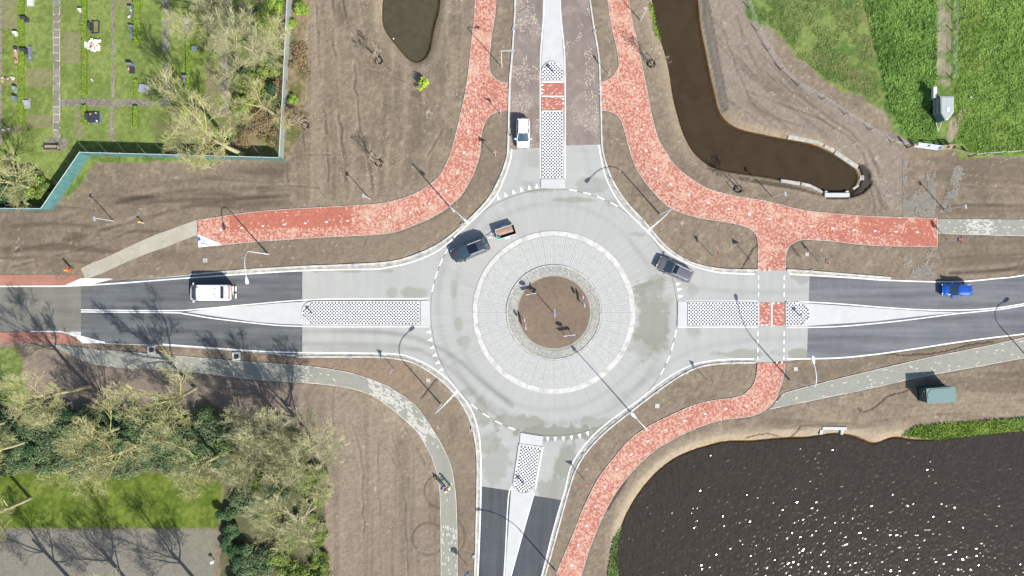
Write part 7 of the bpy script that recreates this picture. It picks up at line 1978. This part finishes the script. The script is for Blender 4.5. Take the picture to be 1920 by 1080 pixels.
# ------------------------------------------------------------------ loose bits: crumbs on the brown road, grass tufts, birds of litter
def crumbs(name, poly, n, size, c, z, seed, dens=None):
    R = np.random.default_rng(seed); P2 = wl(poly); x0, y0 = P2.min(0); x1, y1 = P2.max(0)
    x = R.uniform(x0, x1, n); y = R.uniform(y0, y1, n); k_ = inside(x, y, P2)
    if dens is not None: k_ &= dens(x, y)
    if name == 'clods':
        ii = np.clip(np.searchsorted(AY, y), 0, ny - 1); jj = np.clip(np.searchsorted(AX, x), 0, nx - 1); k_ &= (waterb[ii, jj] < .05) & (hardb[ii, jj] < .05)
    x, y = x[k_], y[k_]; n = len(x); s_ = size * R.uniform(.4, 1.5, n); a_ = R.uniform(0, math.pi, n)
    cc = np.array(c)[None] * R.uniform(.8, 1.15, (n, 1))
    o = blocks(name, x, y, a_, s_, s_ * R.uniform(.4, .9, n), z, cc, M['tile'], None, tilt=.01, th=.02)
    return o
crumbs('dirt_crumbs', [(966, 0), (957, 275), (1014, 275), (1016, 0)], 2600, .10, (0.50, 0.43, 0.36), .05, 81, lambda x, y: (fbm(x, y, 2.0, 811, 3) > 0.52) )
crumbs('dirt_crumbs', [(1058, 0), (1058, 272), (1125, 270), (1104, 0)], 2800, .10, (0.50, 0.43, 0.36), .05, 82, lambda x, y: (fbm(x, y, 2.0, 812, 3) > 0.50) & ((x * PX + 960 > 1095) | (fbm(x, y, 1.0, 813, 2) > .58)))
crumbs('clods', [(560, 0), (540, 480), (880, 300), (885, 0)], 2600, .11, (0.40, 0.34, 0.28), .06, 83, lambda x, y: fbm(x, y, 3.0, 814, 3) > 0.52)
crumbs('clods', [(600, 740), (600, 1080), (820, 1080), (820, 900)], 700, .10, (0.38, 0.31, 0.26), .05, 84, lambda x, y: fbm(x, y, 3.0, 815, 3) > 0.52)
crumbs('clods', [(1330, 0), (1380, 220), (1680, 400), (1690, 280), (1400, 0)], 1100, .10, (0.42, 0.36, 0.30), .06, 85, lambda x, y: fbm(x, y, 3.0, 816, 3) > 0.5)

def tufts(name, poly, n, size, c1, c2, seed, dens=None):
    R = np.random.default_rng(seed); P2 = wl(poly); x0, y0 = P2.min(0); x1, y1 = P2.max(0)
    x = R.uniform(x0, x1, n); y = R.uniform(y0, y1, n); k_ = inside(x, y, P2)
    if dens is not None: k_ &= dens(x, y)
    x, y = x[k_], y[k_]; n = len(x)
    ii = np.clip(np.searchsorted(AY, y), 0, ny - 1); jj = np.clip(np.searchsorted(AX, x), 0, nx - 1); z = height[ii, jj]
    P = np.stack([x, y, z + .03], -1); a_ = R.uniform(0, 2 * math.pi, n); s_ = (size * R.uniform(.5, 1.4, n))[:, None]
    d = np.stack([np.cos(a_), np.sin(a_), R.uniform(.4, 1.4, n)], -1); sd = np.stack([-np.sin(a_), np.cos(a_), np.zeros(n)], -1)
    V = np.stack([P - sd * s_ * .3, P + sd * s_ * .3, P + d * s_], 1).reshape(-1, 3)
    w_ = np.clip(fbm(x, y, 1.8, 900 + seed, 3) * 1.6 - .3 + R.normal(0, .15, n), 0, 1)[:, None]; C = np.array(c1) * (1 - w_) + np.array(c2) * w_
    o = link(name, raw_mesh(name, V, np.arange(n * 3).reshape(n, 3), M['leaf'], cols=np.repeat(C[:, None], 3, 1).reshape(-1, 3)))
    tag(o, kind='stuff'); return o
tufts('meadow_grass', [(1612, -20), (1756, -20), (1753, 265), (1702, 258), (1668, 205), (1652, 130)], 30000, .17, (0.10, 0.19, 0.03), (0.24, 0.40, 0.08), 91)
tufts('meadow_grass', [(1790, -20), (1960, -20), (1960, 282), (1824, 289), (1795, 262), (1790, 200)], 24000, .15, (0.12, 0.22, 0.03), (0.26, 0.40, 0.08), 92)
tufts('meadow_grass', [(1400, -20), (1612, -20), (1655, 190), (1600, 170), (1560, 155), (1500, 110), (1470, 70), (1420, 30)], 20000, .12, (0.12, 0.16, 0.04), (0.25, 0.28, 0.10), 93, lambda x, y: fbm(x, y, 2.5, 931, 3) > .42)
tufts('shore_grass', [(1155, 1090), (1140, 1080), (1150, 1015), (1166, 988), (1160, 1040), (1160, 1090)], 3000, .22, (0.08, 0.14, 0.03), (0.22, 0.30, 0.10), 94)
tufts('shore_grass', [(1690, 818), (1715, 800), (1770, 794), (1850, 790), (1960, 780), (1960, 806), (1880, 812), (1760, 826)], 9000, .20, (0.12, 0.20, 0.02), (0.27, 0.38, 0.07), 95)
tufts('shore_grass', [(1218, 5), (1228, 0), (1241, 60), (1243, 76), (1230, 68), (1224, 35)], 2000, .20, (0.10, 0.18, 0.02), (0.22, 0.32, 0.05), 96)
tufts('lawn_grass', [(-20, -20), (300, -20), (290, 280), (150, 283), (80, 386), (-20, 386)], 16000, .09, (0.10, 0.15, 0.03), (0.24, 0.30, 0.09), 97)
# white water-birds' feathers / litter
for px, py, lb in ((737, 71, 'tiny white float near the left shore of the green pond'), (1818, 183, 'small white object on the meadow right of the livestock trailer')):
    x, y = W(px, py); z = -.34 if px < 800 else gz(x, y) + .02
    m = MB(); m.ball(x, y, z + .08, .10 if px < 800 else .13, 8, 5, .6); o = m.build('float' if px < 800 else 'litter', M['sign_white'], None, smooth=True); tag(o, lb, 'float' if px < 800 else 'litter')
